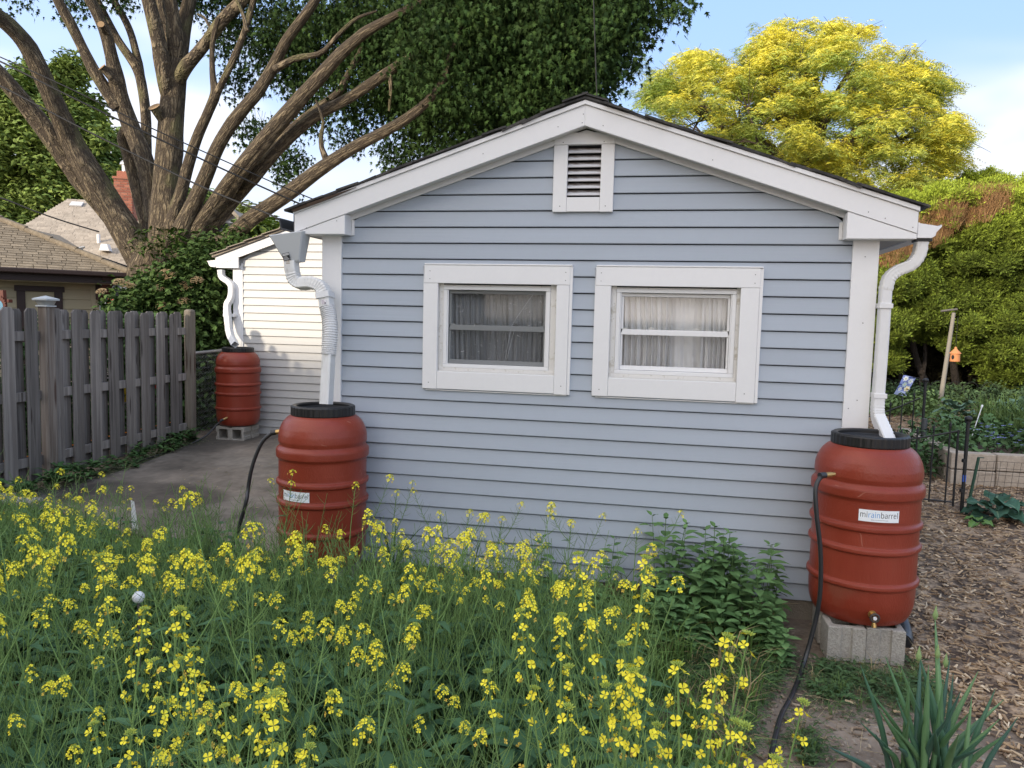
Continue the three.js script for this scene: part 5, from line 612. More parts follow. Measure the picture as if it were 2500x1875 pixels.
// ------------------------------------------------------------ overhead wires
{
  const z1 = (x, y, d) => at(x / 2.766, y / 2.766, d), wire = (label, pts, r = 0.009) => tag(mesh('overhead_cable', tube(pts, r, 5, 60), M.wire), label, 'cable');
  wire('uppermost overhead cable slanting down across the maple from the left edge', [z1(-300, 260, 10.2), z1(0, 385, 10), z1(500, 612, 10), z1(1000, 855, 10.2), z1(1500, 1080, 10.5), z1(1936, 1272, 10.8), z1(2250, 1400, 11)]);
  wire('middle overhead cable slanting down across the maple, thicker than the one above', [z1(-300, 280, 10.2), z1(0, 415, 10), z1(500, 665, 10), z1(1000, 905, 10.2), z1(1500, 1140, 10.5), z1(1936, 1338, 10.8), z1(2250, 1475, 11)], 0.0125);
  wire('lowest overhead cable crossing the maple, ending at the dark gutter', [z1(-300, 440, 10.2), z1(0, 580, 10), z1(500, 840, 9.9), z1(1000, 1088, 9.8), z1(1450, 1300, 9.6), z1(1800, 1440, 9.4), z1(1880, 1478, 9.2)], 0.0115);
  wire('drooping cable in front of the tan grey roof, the upper of two', [z1(-200, 1290, 20), z1(0, 1335, 20), z1(250, 1432, 20.2), z1(450, 1500, 20.4), z1(670, 1566, 20.6)], 0.02);
  wire('drooping cable in front of the tan grey roof, the lower of two', [z1(-200, 1545, 20), z1(0, 1562, 20), z1(200, 1605, 20.2), z1(450, 1665, 20.4), z1(700, 1745, 20.6), z1(860, 1800, 21)], 0.022);
  wire('thin dark cable dropping from the top edge to behind the garage ridge', [at(1448, -60, 9.5), at(1449, 0, 9.5), at(1451, 60, 9.5), at(1455, 180, 9.5), at(1458, 255, 9.5)], 0.008);
}
// ============================================================ FOLIAGE TOOLS
function leafShape(s, len, wid, base, dirA, tilt, col, { fold = 0.25, bend = 0.3, n = 3, roll = 0 } = {}) { // one pointed leaf from base, heading dirA, raised by tilt
  const f = V(Math.cos(dirA) * Math.cos(tilt), Math.sin(tilt), Math.sin(dirA) * Math.cos(tilt)), side = V(-Math.sin(dirA), 0, Math.cos(dirA)), up = V().crossVectors(side, f).negate(); if (up.y < 0) up.negate(); side.applyAxisAngle(f, roll); up.applyAxisAngle(f, roll);
  const mid = [], L = [], R = []; for (let i = 0; i <= n; i++) { const t = i / n, w = wid * Math.sin(Math.PI * Math.pow(clamp(t * 0.94 + 0.06), 0.8)) * 0.5 * (i === n ? 0 : 1), c = base.clone().addScaledVector(f, len * t).addScaledVector(up, -bend * len * t * t); mid.push(c); L.push(c.clone().addScaledVector(side, w).addScaledVector(up, fold * w)); R.push(c.clone().addScaledVector(side, -w).addScaledVector(up, fold * w)); }
  for (let i = 0; i < n; i++) { if (i === n - 1) { s.tri(mid[i], L[i], mid[n], col); s.tri(R[i], mid[i], mid[n], mulc(col, 0.92)); } else { s.quad(mid[i], L[i], L[i + 1], mid[i + 1], col); s.quad(R[i], mid[i], mid[i + 1], R[i + 1], mulc(col, 0.92)); } }
}
function blobPoints(blobs, n, seed, shell = 0.35) { const r = rng(seed), w = blobs.map((b) => b.w ?? Math.pow(b.r.x * b.r.y * b.r.z, 0.75)), tot = w.reduce((a, b) => a + b, 0), out = []; blobs.forEach((b, bi) => { const k = Math.round(n * w[bi] / tot); for (let i = 0; i < k; i++) { let u = V(r() * 2 - 1, r() * 2 - 1, r() * 2 - 1); while (u.lengthSq() > 1 || u.lengthSq() < 0.01) u = V(r() * 2 - 1, r() * 2 - 1, r() * 2 - 1); const q = Math.pow(u.length(), shell); u.normalize(); out.push({ p: V(u.x * q * b.r.x, u.y * q * b.r.y, u.z * q * b.r.z).add(b.c), out: u, b, q }); } }); return out; }
function starLeaf(s, o, f, side, size, col) { // five-pointed maple leaf
  const pts = [[0, 0], [-0.20, 0.13], [-0.40, 0.26], [-0.13, 0.36], [-0.32, 0.76], [-0.06, 0.52], [0, 1.12], [0.06, 0.52], [0.32, 0.76], [0.13, 0.36], [0.40, 0.26], [0.20, 0.13]], P = (k) => o.clone().addScaledVector(f, pts[k][1] * size).addScaledVector(side, pts[k][0] * size), c = o.clone().addScaledVector(f, 0.34 * size).add(V(0, 0.05 * size, 0));
  for (const [a, b] of [[0, 1], [1, 2], [2, 3], [3, 4], [4, 5], [5, 6], [6, 7], [7, 8], [8, 9], [9, 10], [10, 11], [11, 0]]) s.tri(c, P(b), P(a), col);
}
const pxAt = (x, y, d, rx, ry, rz) => ({ c: at(x, y, d), r: V(rx * d / F, ry * d / F, rz) });

// ============================================================ BIG MAPLE
{
  const D0 = 13.3, base = at(392, 668, D0), foot = onGround(base.x + 0.05, base.z, -0.2), t = thing('maple_tree', 'big many limbed maple behind the garage, its dark crown hanging over the roof', 'tree', [foot.x, 0, foot.z]), O = t.position.clone();
  const Z1 = (x, y, w, d) => ({ p: at(x / 2.766, y / 2.766, d).sub(O), r: w / 2.766 / 2 * d / F }), Z2 = (x, y, w, d) => ({ p: at(500 + x / 2.212, y / 2.212, d).sub(O), r: w / 2.212 / 2 * d / F });
  const noiseR = (seed, R) => (i, pt, n) => ring(R, n, (a) => 1);
  const SLIM = { 1: 0.9, 2: 0.69, 3: 0.67, 4: 0.9, 9: 0.8, 10: 0.92, 11: 0.85, 12: 0.9, 14: 0.86, 15: 0.9, 16: 0.84, 18: 0.60, 19: 0.64, 20: 0.8, 21: 0.72 };
  function limb(name, nodes, seed, n = 16, flute = 0.06) { nodes = nodes.map((q) => ({ p: q.p, r: q.r * (SLIM[seed] || 1) }));
    const cv = new THREE.CatmullRomCurve3(nodes.map((q) => q.p), false, 'centripetal'), rad = new THREE.CatmullRomCurve3(nodes.map((q, i) => V(q.r, 0, 0)), false, 'catmullrom', 0.3), L = cv.getLength(), m = Math.max(8, Math.min(70, Math.round(L / 0.12))), pts = [], rr = []; for (let i = 0; i <= m; i++) { pts.push(cv.getPoint(i / m)); rr.push(Math.max(0.01, rad.getPoint(i / m).x)); }
    const rd = rng(seed), kn = [...Array(Math.round(L * 1.1))].map(() => [rd() * m, rd() * 6.283]);
    const g = sweep(pts, (i) => ring(rr[i], n, (a) => { let k = 1 + flute * (2 * fbm3(Math.cos(a) * 2.2 + seed, i * 0.25, Math.sin(a) * 2.2, 3) - 1) + flute * 1.4 * (2 * noise3(Math.cos(a) * 5, i * 0.06, Math.sin(a) * 5 + seed) - 1); for (const [q, b] of kn) { const da = Math.atan2(Math.sin(a - b), Math.cos(a - b)), e = (i - q) / 1.3; k += 0.16 * Math.exp(-da * da * 5 - e * e); } return k; }), { up: V(0.1, 0.2, 1) });
    return mesh(name, g, M.bark, t);
  }
  const stub = (a, b) => { limb('stub', [a, b], 9, 12, 0.03); const d = V().subVectors(b.p, a.p).normalize(), g = new THREE.CircleGeometry(b.r * 0.97, 16); g.lookAt(d); g.translate(b.p.x + d.x * 0.008, b.p.y + d.y * 0.008, b.p.z + d.z * 0.008); mesh('cut_face', g, std([0.30, 0.20, 0.11], 0.9), t); };
  limb('trunk', [{ p: V(0, -0.3, 0), r: 0.86 }, { p: V(0, 0.2, 0), r: 0.72 }, { p: V(0, 1.1, 0), r: 0.60 }, { p: at(395, 720, D0).sub(O), r: 0.6 }, { p: at(395, 655, D0).sub(O), r: 0.56 }, { p: at(398, 600, D0).sub(O), r: 0.42 }], 1, 28, 0.12);
  // left pair
  limb('limb', [Z1(1010, 1810, 330, 13.3), Z1(880, 1600, 285, 13.2), Z1(720, 1350, 255, 13.0), Z1(590, 1150, 235, 12.8), Z1(470, 930, 205, 12.6), Z1(385, 740, 185, 12.3), Z1(280, 500, 172, 12), Z1(155, 270, 155, 11.7), Z1(0, 120, 145, 11.4), Z1(-220, -40, 130, 11)], 2, 24, 0.08);
  limb('limb', [Z1(760, 1470, 190, 13.15), Z1(560, 1220, 200, 12.95), Z1(380, 980, 190, 12.75), Z1(230, 780, 175, 12.6), Z1(90, 610, 160, 12.4), Z1(-60, 440, 140, 12.2), Z1(-260, 280, 120, 12)], 3, 22, 0.09);
  // centre
  limb('limb', [Z1(1110, 1760, 270, 13.3), Z1(1112, 1480, 215, 13.3), Z1(1122, 1200, 190, 13.3), Z1(1148, 900, 178, 13.3), Z1(1168, 650, 172, 13.3), Z1(1185, 480, 168, 13.3), Z1(1215, 320, 120, 13.35), Z1(1245, 150, 108, 13.4), Z1(1275, 30, 95, 13.4), Z1(1310, -150, 80, 13.4)], 4, 24, 0.09);
  limb('limb', [Z1(1150, 760, 70, 13.35), Z1(1118, 560, 110, 13.15), Z1(1083, 350, 100, 13), Z1(1040, 150, 95, 12.9), Z1(995, -30, 88, 12.8), Z1(950, -200, 70, 12.7)], 5);
  limb('limb', [Z1(1190, 470, 90, 13.4), Z1(1150, 300, 70, 13.6), Z1(1120, 200, 60, 13.7), Z1(1085, 60, 60, 13.8), Z1(1070, -120, 50, 13.9)], 6);
  limb('limb', [Z1(1190, 430, 110, 13.3), Z1(1185, 250, 112, 13.2), Z1(1165, 90, 88, 13.1), Z1(1140, -60, 78, 13), Z1(1120, -220, 60, 13)], 7);
  limb('limb', [Z1(1185, 640, 40, 13.35), Z1(1215, 530, 84, 13.2), Z1(1262, 440, 92, 13.0), Z1(1320, 375, 82, 12.9), Z1(1400, 275, 78, 12.8), Z1(1500, 140, 82, 12.7), Z1(1590, 50, 78, 12.6), Z1(1690, -50, 70, 12.5), Z1(1800, -180, 55, 12.4)], 8);
  limb('twig', [Z1(1440, 220, 26, 12.75), Z1(1400, 150, 20, 12.7), Z1(1370, 110, 16, 12.7), Z1(1330, 95, 14, 12.7)], 31, 8);
  stub(Z1(1150, 900, 60, 13.35), Z1(1042, 722, 84, 13.0));
  // left of centre
  limb('limb', [Z1(1080, 1650, 190, 13.5), Z1(1020, 1270, 150, 13.5), Z1(965, 1060, 148, 13.45), Z1(880, 850, 135, 13.4), Z1(815, 660, 125, 13.3), Z1(785, 540, 128, 13.2), Z1(748, 370, 98, 13.1), Z1(705, 210, 92, 13), Z1(650, 80, 88, 12.9), Z1(585, -40, 82, 12.8), Z1(510, -180, 70, 12.7)], 9, 20, 0.08);
  limb('limb', [Z1(800, 730, 100, 13.3), Z1(710, 600, 90, 13.2), Z1(625, 460, 82, 13.1), Z1(545, 300, 72, 13), Z1(470, 150, 74, 12.9), Z1(405, 30, 70, 12.8), Z1(340, -110, 62, 12.7)], 10);
  stub(Z1(790, 560, 78, 13.15), Z1(690, 455, 62, 12.95));
  stub(Z1(720, 230, 60, 13.0), Z1(682, 165, 46, 12.75));
  limb('limb', [Z1(1060, 1680, 150, 13.7), Z1(960, 1380, 115, 13.75), Z1(905, 1180, 100, 13.75), Z1(855, 1010, 92, 13.7), Z1(830, 930, 86, 13.6), Z1(870, 840, 80, 13.5)], 11);
  limb('limb', [Z1(1000, 1120, 60, 13.7), Z1(990, 960, 72, 13.8), Z1(985, 780, 74, 13.9), Z1(965, 620, 72, 14), Z1(935, 490, 72, 14), Z1(880, 395, 64, 14), Z1(795, 270, 60, 14), Z1(715, 120, 58, 14), Z1(640, -30, 52, 14), Z1(580, -160, 42, 14)], 12);
  limb('limb', [Z1(948, 520, 60, 14), Z1(920, 360, 50, 14.1), Z1(875, 200, 46, 14.2), Z1(815, 80, 44, 14.2), Z1(745, -30, 40, 14.3), Z1(690, -150, 32, 14.3)], 13);
  // right side
  limb('limb', [Z1(1150, 1560, 130, 13.1), Z1(1225, 1290, 92, 13), Z1(1275, 1100, 86, 12.9), Z1(1335, 920, 80, 12.8), Z1(1410, 750, 74, 12.7), Z1(1455, 630, 76, 12.6), Z1(1440, 540, 50, 12.6), Z1(1432, 420, 42, 12.6), Z1(1438, 270, 38, 12.6), Z1(1475, 120, 36, 12.5)], 14);
  limb('limb', [Z1(1452, 660, 60, 12.6), Z1(1500, 560, 50, 12.5), Z1(1580, 395, 52, 12.4), Z1(1650, 220, 46, 12.3), Z1(1705, 30, 42, 12.2), Z1(1750, -120, 36, 12.1)], 15);
  limb('limb', [Z1(1200, 1640, 190, 12.9), Z1(1300, 1400, 130, 12.7), Z1(1390, 1190, 112, 12.5), Z1(1475, 985, 104, 12.3), Z1(1600, 790, 96, 12.1), Z1(1740, 620, 92, 11.9), Z1(1850, 440, 86, 11.8), Z2(440, 220, 62, 11.6), Z2(550, 70, 60, 11.4), Z2(640, -60, 52, 11.3)], 16);
  limb('twig', [Z2(375, 375, 40, 11.7), Z2(490, 315, 34, 11.6), Z2(630, 285, 28, 11.5), Z2(720, 190, 24, 11.4), Z2(820, 100, 18, 11.4), Z2(930, 60, 12, 11.4)], 17, 8);
  limb('limb', [Z1(1200, 1770, 260, 13.1), Z1(1330, 1560, 215, 12.9), Z1(1500, 1320, 195, 12.6), Z2(225, 875, 152, 12.0), Z2(430, 630, 140, 11.7), Z2(600, 440, 126, 11.4), Z2(735, 290, 108, 11.2), Z2(870, 175, 92, 11), Z2(1010, 95, 74, 10.8), Z2(1160, 15, 62, 10.7), Z2(1320, -90, 50, 10.6)], 18, 22, 0.08);
  limb('limb', [Z1(1290, 1700, 170, 13.1), Z1(1450, 1490, 160, 12.9), Z1(1640, 1270, 150, 12.7), Z2(270, 945, 112, 12.3), Z2(400, 800, 100, 12.1), Z2(570, 645, 94, 11.9), Z2(760, 540, 90, 11.7), Z2(930, 430, 86, 11.5), Z2(1090, 320, 70, 11.4), Z2(1240, 220, 58, 11.3), Z2(1400, 110, 46, 11.2), Z2(1560, 30, 36, 11.1)], 19, 20, 0.08);
  limb('limb', [Z2(280, 900, 80, 12.8), Z2(420, 740, 62, 12.8), Z2(600, 590, 58, 12.8), Z2(720, 500, 50, 12.8), Z2(780, 390, 42, 12.8), Z2(850, 260, 34, 12.8)], 20);
  limb('limb', [Z1(1240, 1760, 220, 13.2), Z1(1420, 1680, 165, 13), Z1(1560, 1605, 150, 12.7), Z2(230, 1195, 118, 12.3), Z2(430, 1058, 112, 11.9), Z2(635, 905, 104, 11.5), Z2(800, 800, 86, 11.3), Z2(960, 715, 80, 11.1), Z2(1090, 640, 74, 10.9), Z2(1210, 540, 66, 10.8), Z2(1290, 430, 54, 10.7), Z2(1330, 290, 44, 10.6), Z2(1390, 150, 34, 10.6)], 21, 20, 0.08);
  limb('twig', [Z2(665, 880, 46, 11.45), Z2(632, 800, 30, 11.4), Z2(628, 730, 26, 11.4), Z2(640, 660, 18, 11.4), Z2(600, 540, 12, 11.4)], 22, 8);
  limb('twig', [Z2(1000, 410, 26, 11.4), Z2(1005, 480, 20, 11.3), Z2(995, 600, 14, 11.3)], 23, 7);
  limb('twig', [Z2(230, 170, 26, 12), Z2(200, 60, 20, 12), Z2(150, -40, 16, 12)], 24, 7);
  // crown: drooping sprays of five-pointed leaves
  const spray = (seed) => { const r = rng(seed), s = new Soup(); for (let i = 0; i < 15; i++) { const o = V((r() - 0.5) * 0.44, -r() * 0.46, (r() - 0.5) * 0.44), a = r() * 6.283, d = -0.7 - 0.75 * r(), f = V(Math.cos(a) * Math.cos(d), Math.sin(d), Math.sin(a) * Math.cos(d)), sd = V(-Math.sin(a), 0, Math.cos(a)).applyAxisAngle(f, (r() - 0.5) * 1.4); starLeaf(s, o, f, sd, 0.085 + 0.04 * r(), mulc([1, 1, 1], 0.75 + 0.5 * r())); } s.add(rod(V(0, 0.1, 0), V(0.05, -0.3, 0.03), 0.004, 3), [0.6, 0.5, 0.35]); return s.geo(); };
  const B = [[1300, 60, 11, 180, 150, 1.8], [1150, 150, 11.2, 170, 150, 1.6], [1050, 50, 11.4, 200, 120, 1.6], [1385, 150, 10.6, 110, 115, 1.2], [1475, 70, 10.4, 95, 105, 1], [1530, 0, 10.3, 85, 55, 0.8], [1260, 250, 10.8, 120, 75, 1], [1060, 285, 11, 90, 90, 1], [985, 350, 11, 60, 65, 0.5], [910, 180, 11.5, 140, 85, 1.2], [800, 60, 11.8, 170, 75, 1.3], [705, 110, 12, 100, 75, 0.9], [630, 10, 12.4, 110, 60, 0.6], [480, -40, 12.6, 120, 40, 0.6], [560, 60, 12.6, 60, 50, 0.5], [590, 165, 12.5, 40, 45, 0.4], [770, 260, 11.8, 50, 45, 0.4], [705, 370, 11.9, 45, 70, 0.4], [625, 300, 12, 55, 35, 0.4], [850, 300, 11.5, 45, 40, 0.4], [1130, 345, 10.8, 70, 40, 0.6], [1090, 392, 10.6, 55, 28, 0.4], [1650, -22, 10, 45, 34, 0.3], [185, -22, 12, 60, 34, 0.3], [300, -30, 12.4, 40, 34, 0.3], [45, -22, 11.6, 20, 22, 0.2], [760, 180, 11.9, 60, 50, 0.5], [1000, 200, 11.4, 110, 90, 1], [1180, 20, 11, 250, 90, 1.6], [1390, -20, 10.8, 180, 90, 1.4], [880, 20, 11.8, 120, 70, 1]].map((b) => pxAt(b[0], b[1], b[0] < 1080 ? Math.max(b[2] + 1.7, 12.6) : b[0] < 1140 ? b[2] + 1.2 : b[2] + 0.4, b[3], b[4], b[0] < 1080 ? b[5] * 0.6 : b[5]));
  const HI = [[500, -330, 13, 330, 110, 2], [1000, -230, 12, 380, 110, 2], [1400, -190, 11, 200, 80, 1.6], [150, -340, 12.5, 230, 90, 2]].map((b) => pxAt(...b));
  HI.forEach((b) => (b.w = 14)); const pts = [...blobPoints(B, 6000, 501, 0.9), ...blobPoints(HI, 2000, 502, 0.5)], r = rng(503); let y0 = [0, 1, 2].map((k) => spray(510 + k)); const lists = [[], [], []];
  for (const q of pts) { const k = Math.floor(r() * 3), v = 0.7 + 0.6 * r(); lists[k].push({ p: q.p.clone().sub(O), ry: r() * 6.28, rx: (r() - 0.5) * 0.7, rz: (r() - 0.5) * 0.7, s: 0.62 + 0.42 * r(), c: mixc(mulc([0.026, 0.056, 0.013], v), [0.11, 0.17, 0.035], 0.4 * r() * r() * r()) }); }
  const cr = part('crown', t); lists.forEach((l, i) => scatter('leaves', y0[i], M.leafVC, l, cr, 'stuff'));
  // suckers at the fork
  { const s = new Soup(), rr = rng(520); for (let i = 0; i < 240; i++) { const c = rr() < 0.6 ? at(375 + (rr() - 0.5) * 90, 592 + (rr() - 0.5) * 60, 12.6) : at(445 + (rr() - 0.5) * 36, 590 + (rr() - 0.5) * 60, 12.5); leafShape(s, 0.1 + 0.06 * rr(), 0.05, c.sub(O).add(V(0, 0, 0.2 * rr())), rr() * 6.28, (rr() - 0.3) * 1.2, mixc([0.10, 0.16, 0.03], [0.05, 0.10, 0.025], rr())); } mesh('sucker_leaves', s.geo(), M.leafVC, t).userData.kind = 'stuff'; }
}

// ============================================================ OTHER TREES
function leafySpray(seed, n, len, wid, spread, droop = 0, flat = 1) { const r = rng(seed), s = new Soup(); for (let i = 0; i < n; i++) { const o = V((r() - 0.5) * spread, (r() - 0.5) * spread * flat - droop * r(), (r() - 0.5) * spread), a = r() * 6.283; leafShape(s, len * (0.7 + 0.6 * r()), wid, o, a, (r() - 0.6) * 1.2 - droop, mulc([1, 1, 1], 0.8 + 0.4 * r()), { n: 2, bend: 0.3, roll: (r() - 0.5) * 1.5 }); } return s.geo(); }
function branchy(t, root, tips, r0, mat, seed) { const r = rng(seed); for (const tip of tips) { const m = root.clone().lerp(tip, 0.45).add(V((r() - 0.5) * 0.6, 0.4 * r(), (r() - 0.5) * 0.6)); mesh('limb', tube([root, m, tip], (u) => lerp(r0, r0 * 0.12, u), 7, 14), mat, t); } }
{ // golden locust
  const dep = 20, k = dep / F, foot = at(1830, 700, dep), t = thing('golden_locust_tree', 'broad tree with bright yellow green foliage behind the garage roof', 'tree', [foot.x, 0, foot.z]), O = t.position.clone(), q = (x, y, d = dep) => at(1400 + x / 2.011, y / 2.011, d).sub(O), r = rng(601);
  const fork = q(1180, 950), tr = mesh('trunk', tube([V(0, -0.3, 0), V(0.05, 1.2, 0), fork], (u) => lerp(0.36, 0.24, u), 14, 16), M.barkDark, t), tips = [];
  const env = (x, y) => { const inE = (cx, cy, rx, ry) => ((x - cx) / rx) ** 2 + ((y - cy) / ry) ** 2; return Math.min(inE(1230, 330, 360, 255), inE(1300, 560, 570, 360), inE(1560, 640, 350, 300), inE(620, 480, 265, 225), inE(640, 620, 340, 190), inE(980, 620, 400, 320), inE(1500, 800, 300, 180)); };
  const clumps = []; let guard = 0; while (clumps.length < 820 && guard++ < 60000) { const x = 280 + r() * 1720, y = 50 + r() * 910, e = env(x, y) + 0.75 * (noise3(x * 0.014, y * 0.018, 9) - 0.5); if (e > 1) continue; if (r() < 0.45 * (1 - e)) continue; if (noise3(x * 0.010, y * 0.017, 4) < 0.42 && r() < 0.9) continue; const zz = (r() * 2 - 1) * Math.sqrt(1 - Math.min(0.95, e)) * 3.0; if (zz < -1.8 && r() < 0.5) continue; clumps.push({ x, y, e, z: zz, c: q(x, y, dep - zz) }); }
  clumps.sort((a, b) => a.x - b.x); for (let i = 0; i < clumps.length; i += 8) tips.push(clumps[i]);
  // main limbs, then secondaries running to the clumps
  const mains = [[700, 620, 0.5], [560, 520, -0.5], [980, 420, 1], [1180, 260, 0], [1380, 300, 1.2], [1600, 480, 0.4], [1750, 640, -0.4], [1150, 520, -1.4], [1420, 600, 1.8], [900, 700, 1.6]].map(([x, y, z]) => q(x, y, dep - z)); const wood = []; mains.forEach((m, i) => { const mid = fork.clone().lerp(m, 0.5).add(V((r() - 0.5) * 0.5, 0.3, (r() - 0.5) * 0.5)); mesh('limb', tube([fork, mid, m], (u) => lerp(0.15, 0.035, u), 7, 18), M.barkDark, t); });
  for (const c of tips) { let best = mains[0], bd = 1e9; for (const m of mains) { const d = m.distanceTo(c.c) - (m.y < c.c.y ? 0.6 : 0); if (d < bd) { bd = d; best = m; } } const a = fork.clone().lerp(best, 0.55 + 0.45 * r()), mid = a.clone().lerp(c.c, 0.5).add(V((r() - 0.5) * 0.35, (r() - 0.3) * 0.3, (r() - 0.5) * 0.35)); wood.push(tube([a, mid, c.c], (u) => lerp(0.034, 0.008, u), 4, 8, { caps: false })); for (let j = 0; j < 3; j++) { const e = c.c.clone().add(V((r() - 0.5) * 1.3, (r() - 0.3) * 0.6, (r() - 0.5) * 1.0)); wood.push(tube([mid, mid.clone().lerp(e, 0.5).add(V(0, 0.1, 0)), e], (u) => lerp(0.016, 0.004, u), 3, 5, { caps: false })); } }
  mesh('branches', wood, M.barkDark, t).userData.kind = 'stuff';
  const sp = [0, 1, 2].map((i) => { const s = new Soup(), rr = rng(610 + i); for (let j = 0; j < 4; j++) { const a = rr() * 6.283, o = V((rr() - 0.5) * 0.2, (rr() - 0.5) * 0.1, (rr() - 0.5) * 0.2), L = 0.24 + 0.12 * rr(), n = 6; for (let m = 1; m <= n; m++) for (const sd of [-1, 1]) { const u = m / n, b = o.clone().add(V(Math.cos(a) * L * u, 0.05 * u - 0.16 * u * u, Math.sin(a) * L * u)); leafShape(s, 0.085, 0.062, b, a + sd * 1.15, -0.9 * rr() + 0.2, mulc([1, 1, 1], 0.8 + 0.4 * rr()), { n: 1, bend: 0.1, roll: (rr() - 0.5) * 2.6 }); } } return s.geo(); });
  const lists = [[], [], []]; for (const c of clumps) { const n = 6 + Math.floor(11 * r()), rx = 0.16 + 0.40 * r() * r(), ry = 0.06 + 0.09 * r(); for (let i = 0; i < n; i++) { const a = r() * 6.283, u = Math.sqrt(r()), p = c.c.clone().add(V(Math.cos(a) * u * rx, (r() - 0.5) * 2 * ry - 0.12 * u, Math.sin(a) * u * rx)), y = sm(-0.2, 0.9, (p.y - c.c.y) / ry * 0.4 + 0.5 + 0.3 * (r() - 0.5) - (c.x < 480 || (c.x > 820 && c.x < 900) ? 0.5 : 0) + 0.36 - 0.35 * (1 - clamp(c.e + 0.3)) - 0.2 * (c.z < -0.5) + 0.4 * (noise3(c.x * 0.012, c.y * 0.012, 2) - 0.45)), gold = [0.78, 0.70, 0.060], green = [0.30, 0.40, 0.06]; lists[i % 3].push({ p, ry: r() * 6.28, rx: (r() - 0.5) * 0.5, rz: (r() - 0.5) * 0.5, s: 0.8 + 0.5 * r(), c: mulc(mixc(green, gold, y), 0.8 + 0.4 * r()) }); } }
  // wispy green shoots on the left
  for (const [x0, y0, x1, y1] of [[880, 330, 885, 110], [860, 330, 800, 240], [420, 400, 330, 270], [360, 470, 215, 440], [400, 420, 290, 320]]) for (let i = 0; i < 22; i++) { const u = r(), p = q(lerp(x0, x1, u) + (r() - 0.5) * 26 * (1 - 0.5 * u), lerp(y0, y1, u) + (r() - 0.5) * 26, dep + 0.3 * r()); lists[i % 3].push({ p, ry: r() * 6.28, s: 0.55, c: mulc([0.24, 0.33, 0.10], 0.8 + 0.4 * r()) }); }
  const lm = new THREE.MeshPhysicalMaterial({ color: 0xffffff, vertexColors: true, roughness: 0.7, transmission: 0.3, thickness: 0 }); M.lightLeaf = lm;
  const cr = part('crown', t); lists.forEach((l, i) => scatter('leaves', sp[i], lm, l, cr, 'stuff'));
}
{ // sunlit green tree, far left
  const dep = 34, foot = at(60, 640, dep), t = thing('green_tree', 'full sunlit green tree behind the roofs at the left edge', 'tree', [foot.x, 0, foot.z]), O = t.position.clone(), r = rng(621);
  mesh('trunk', tube([V(0, -0.5, 0), V(0, 3, 0), V(0.3, 6, 0)], (u) => lerp(0.4, 0.2, u), 10, 12), M.barkDark, t);
  const B = []; const E = [[40, 420, 130, 170], [150, 400, 110, 180], [240, 420, 70, 140], [100, 300, 90, 110], [20, 300, 90, 110], [180, 310, 60, 100], [130, 230, 40, 60], [45, 215, 40, 50], [-60, 400, 120, 200], [60, 540, 120, 60], [200, 520, 90, 60], [262, 400, 40, 90], [170, 200, 22, 40]]; for (const [x, y, rx, ry] of E) for (let i = 0; i < Math.ceil(rx * ry / 900); i++) { const a = r() * 6.283, u = Math.sqrt(r()); const zz = (r() - 0.6) * 4; B.push(pxAt(x + Math.cos(a) * u * rx, y + Math.sin(a) * u * ry, dep + zz, 20 + 16 * r(), 12 + 12 * r(), 0.6)); }
  B.forEach((b) => b.c.sub(O)); const sp = [0, 1].map((i) => leafySpray(630 + i, 14, 0.19, 0.13, 0.55)), lists = [[], []]; for (const q of blobPoints(B, 8000, 633, 0.4)) { const v = sm(-1, 1, q.out.y + 0.5 * q.out.z); lists[r() < 0.5 ? 0 : 1].push({ p: q.p, ry: r() * 6.28, rx: (r() - 0.5), s: 0.8 + 0.6 * r(), c: mulc(mixc([0.085, 0.15, 0.04], [0.23, 0.30, 0.07], 0.6 * r() + 0.3), 0.8 + 0.4 * r()) }); }
  const cr = part('crown', t); lists.forEach((l, i) => scatter('leaves', sp[i], M.leafVC, l, cr, 'stuff'));
}
{ // small sunlit trees seen under the limbs
  const mk = (label, E, dep, seed, col) => { const foot = at(E[0][0], 640, dep), t = thing('small_tree', label, 'tree', [foot.x, 0, foot.z]), O = t.position.clone(), r = rng(seed); mesh('trunk', tube([V(0, -0.5, 0), V(0, 2, 0), at(E[0][0], E[0][1], dep).sub(O)], (u) => lerp(0.2, 0.05, u), 8, 10), M.barkDark, t); const B = E.map(([x, y, rx, ry]) => { const b = pxAt(x, y, dep, rx, ry, 1); b.c.sub(O); return b; }), sp = leafySpray(seed, 8, 0.2, 0.12, 0.4), l = blobPoints(B, 700, seed, 0.5).map((q) => ({ p: q.p, ry: r() * 6.28, rx: r() - 0.5, s: 0.8 + 0.5 * r(), c: mulc(col, 0.7 + 0.6 * r()) })); scatter('leaves', sp, M.leafVC, l, part('crown', t), 'stuff'); };
  mk('pale sunlit tree seen beyond the white gable under the dark limb', [[610, 535, 45, 30], [590, 560, 60, 30], [640, 570, 40, 40]], 32, 641, [0.24, 0.29, 0.10]); mk('small bright tree seen low between the trunk and the dark limb', [[655, 585, 30, 35], [630, 590, 40, 30], [595, 605, 40, 20]], 17, 642, [0.15, 0.22, 0.04]); mk('small green tree top peeping over the roof right of the maple trunk', [[455, 480, 25, 20], [510, 480, 20, 14], [480, 500, 40, 20]], 36, 643, [0.18, 0.25, 0.06]);
}
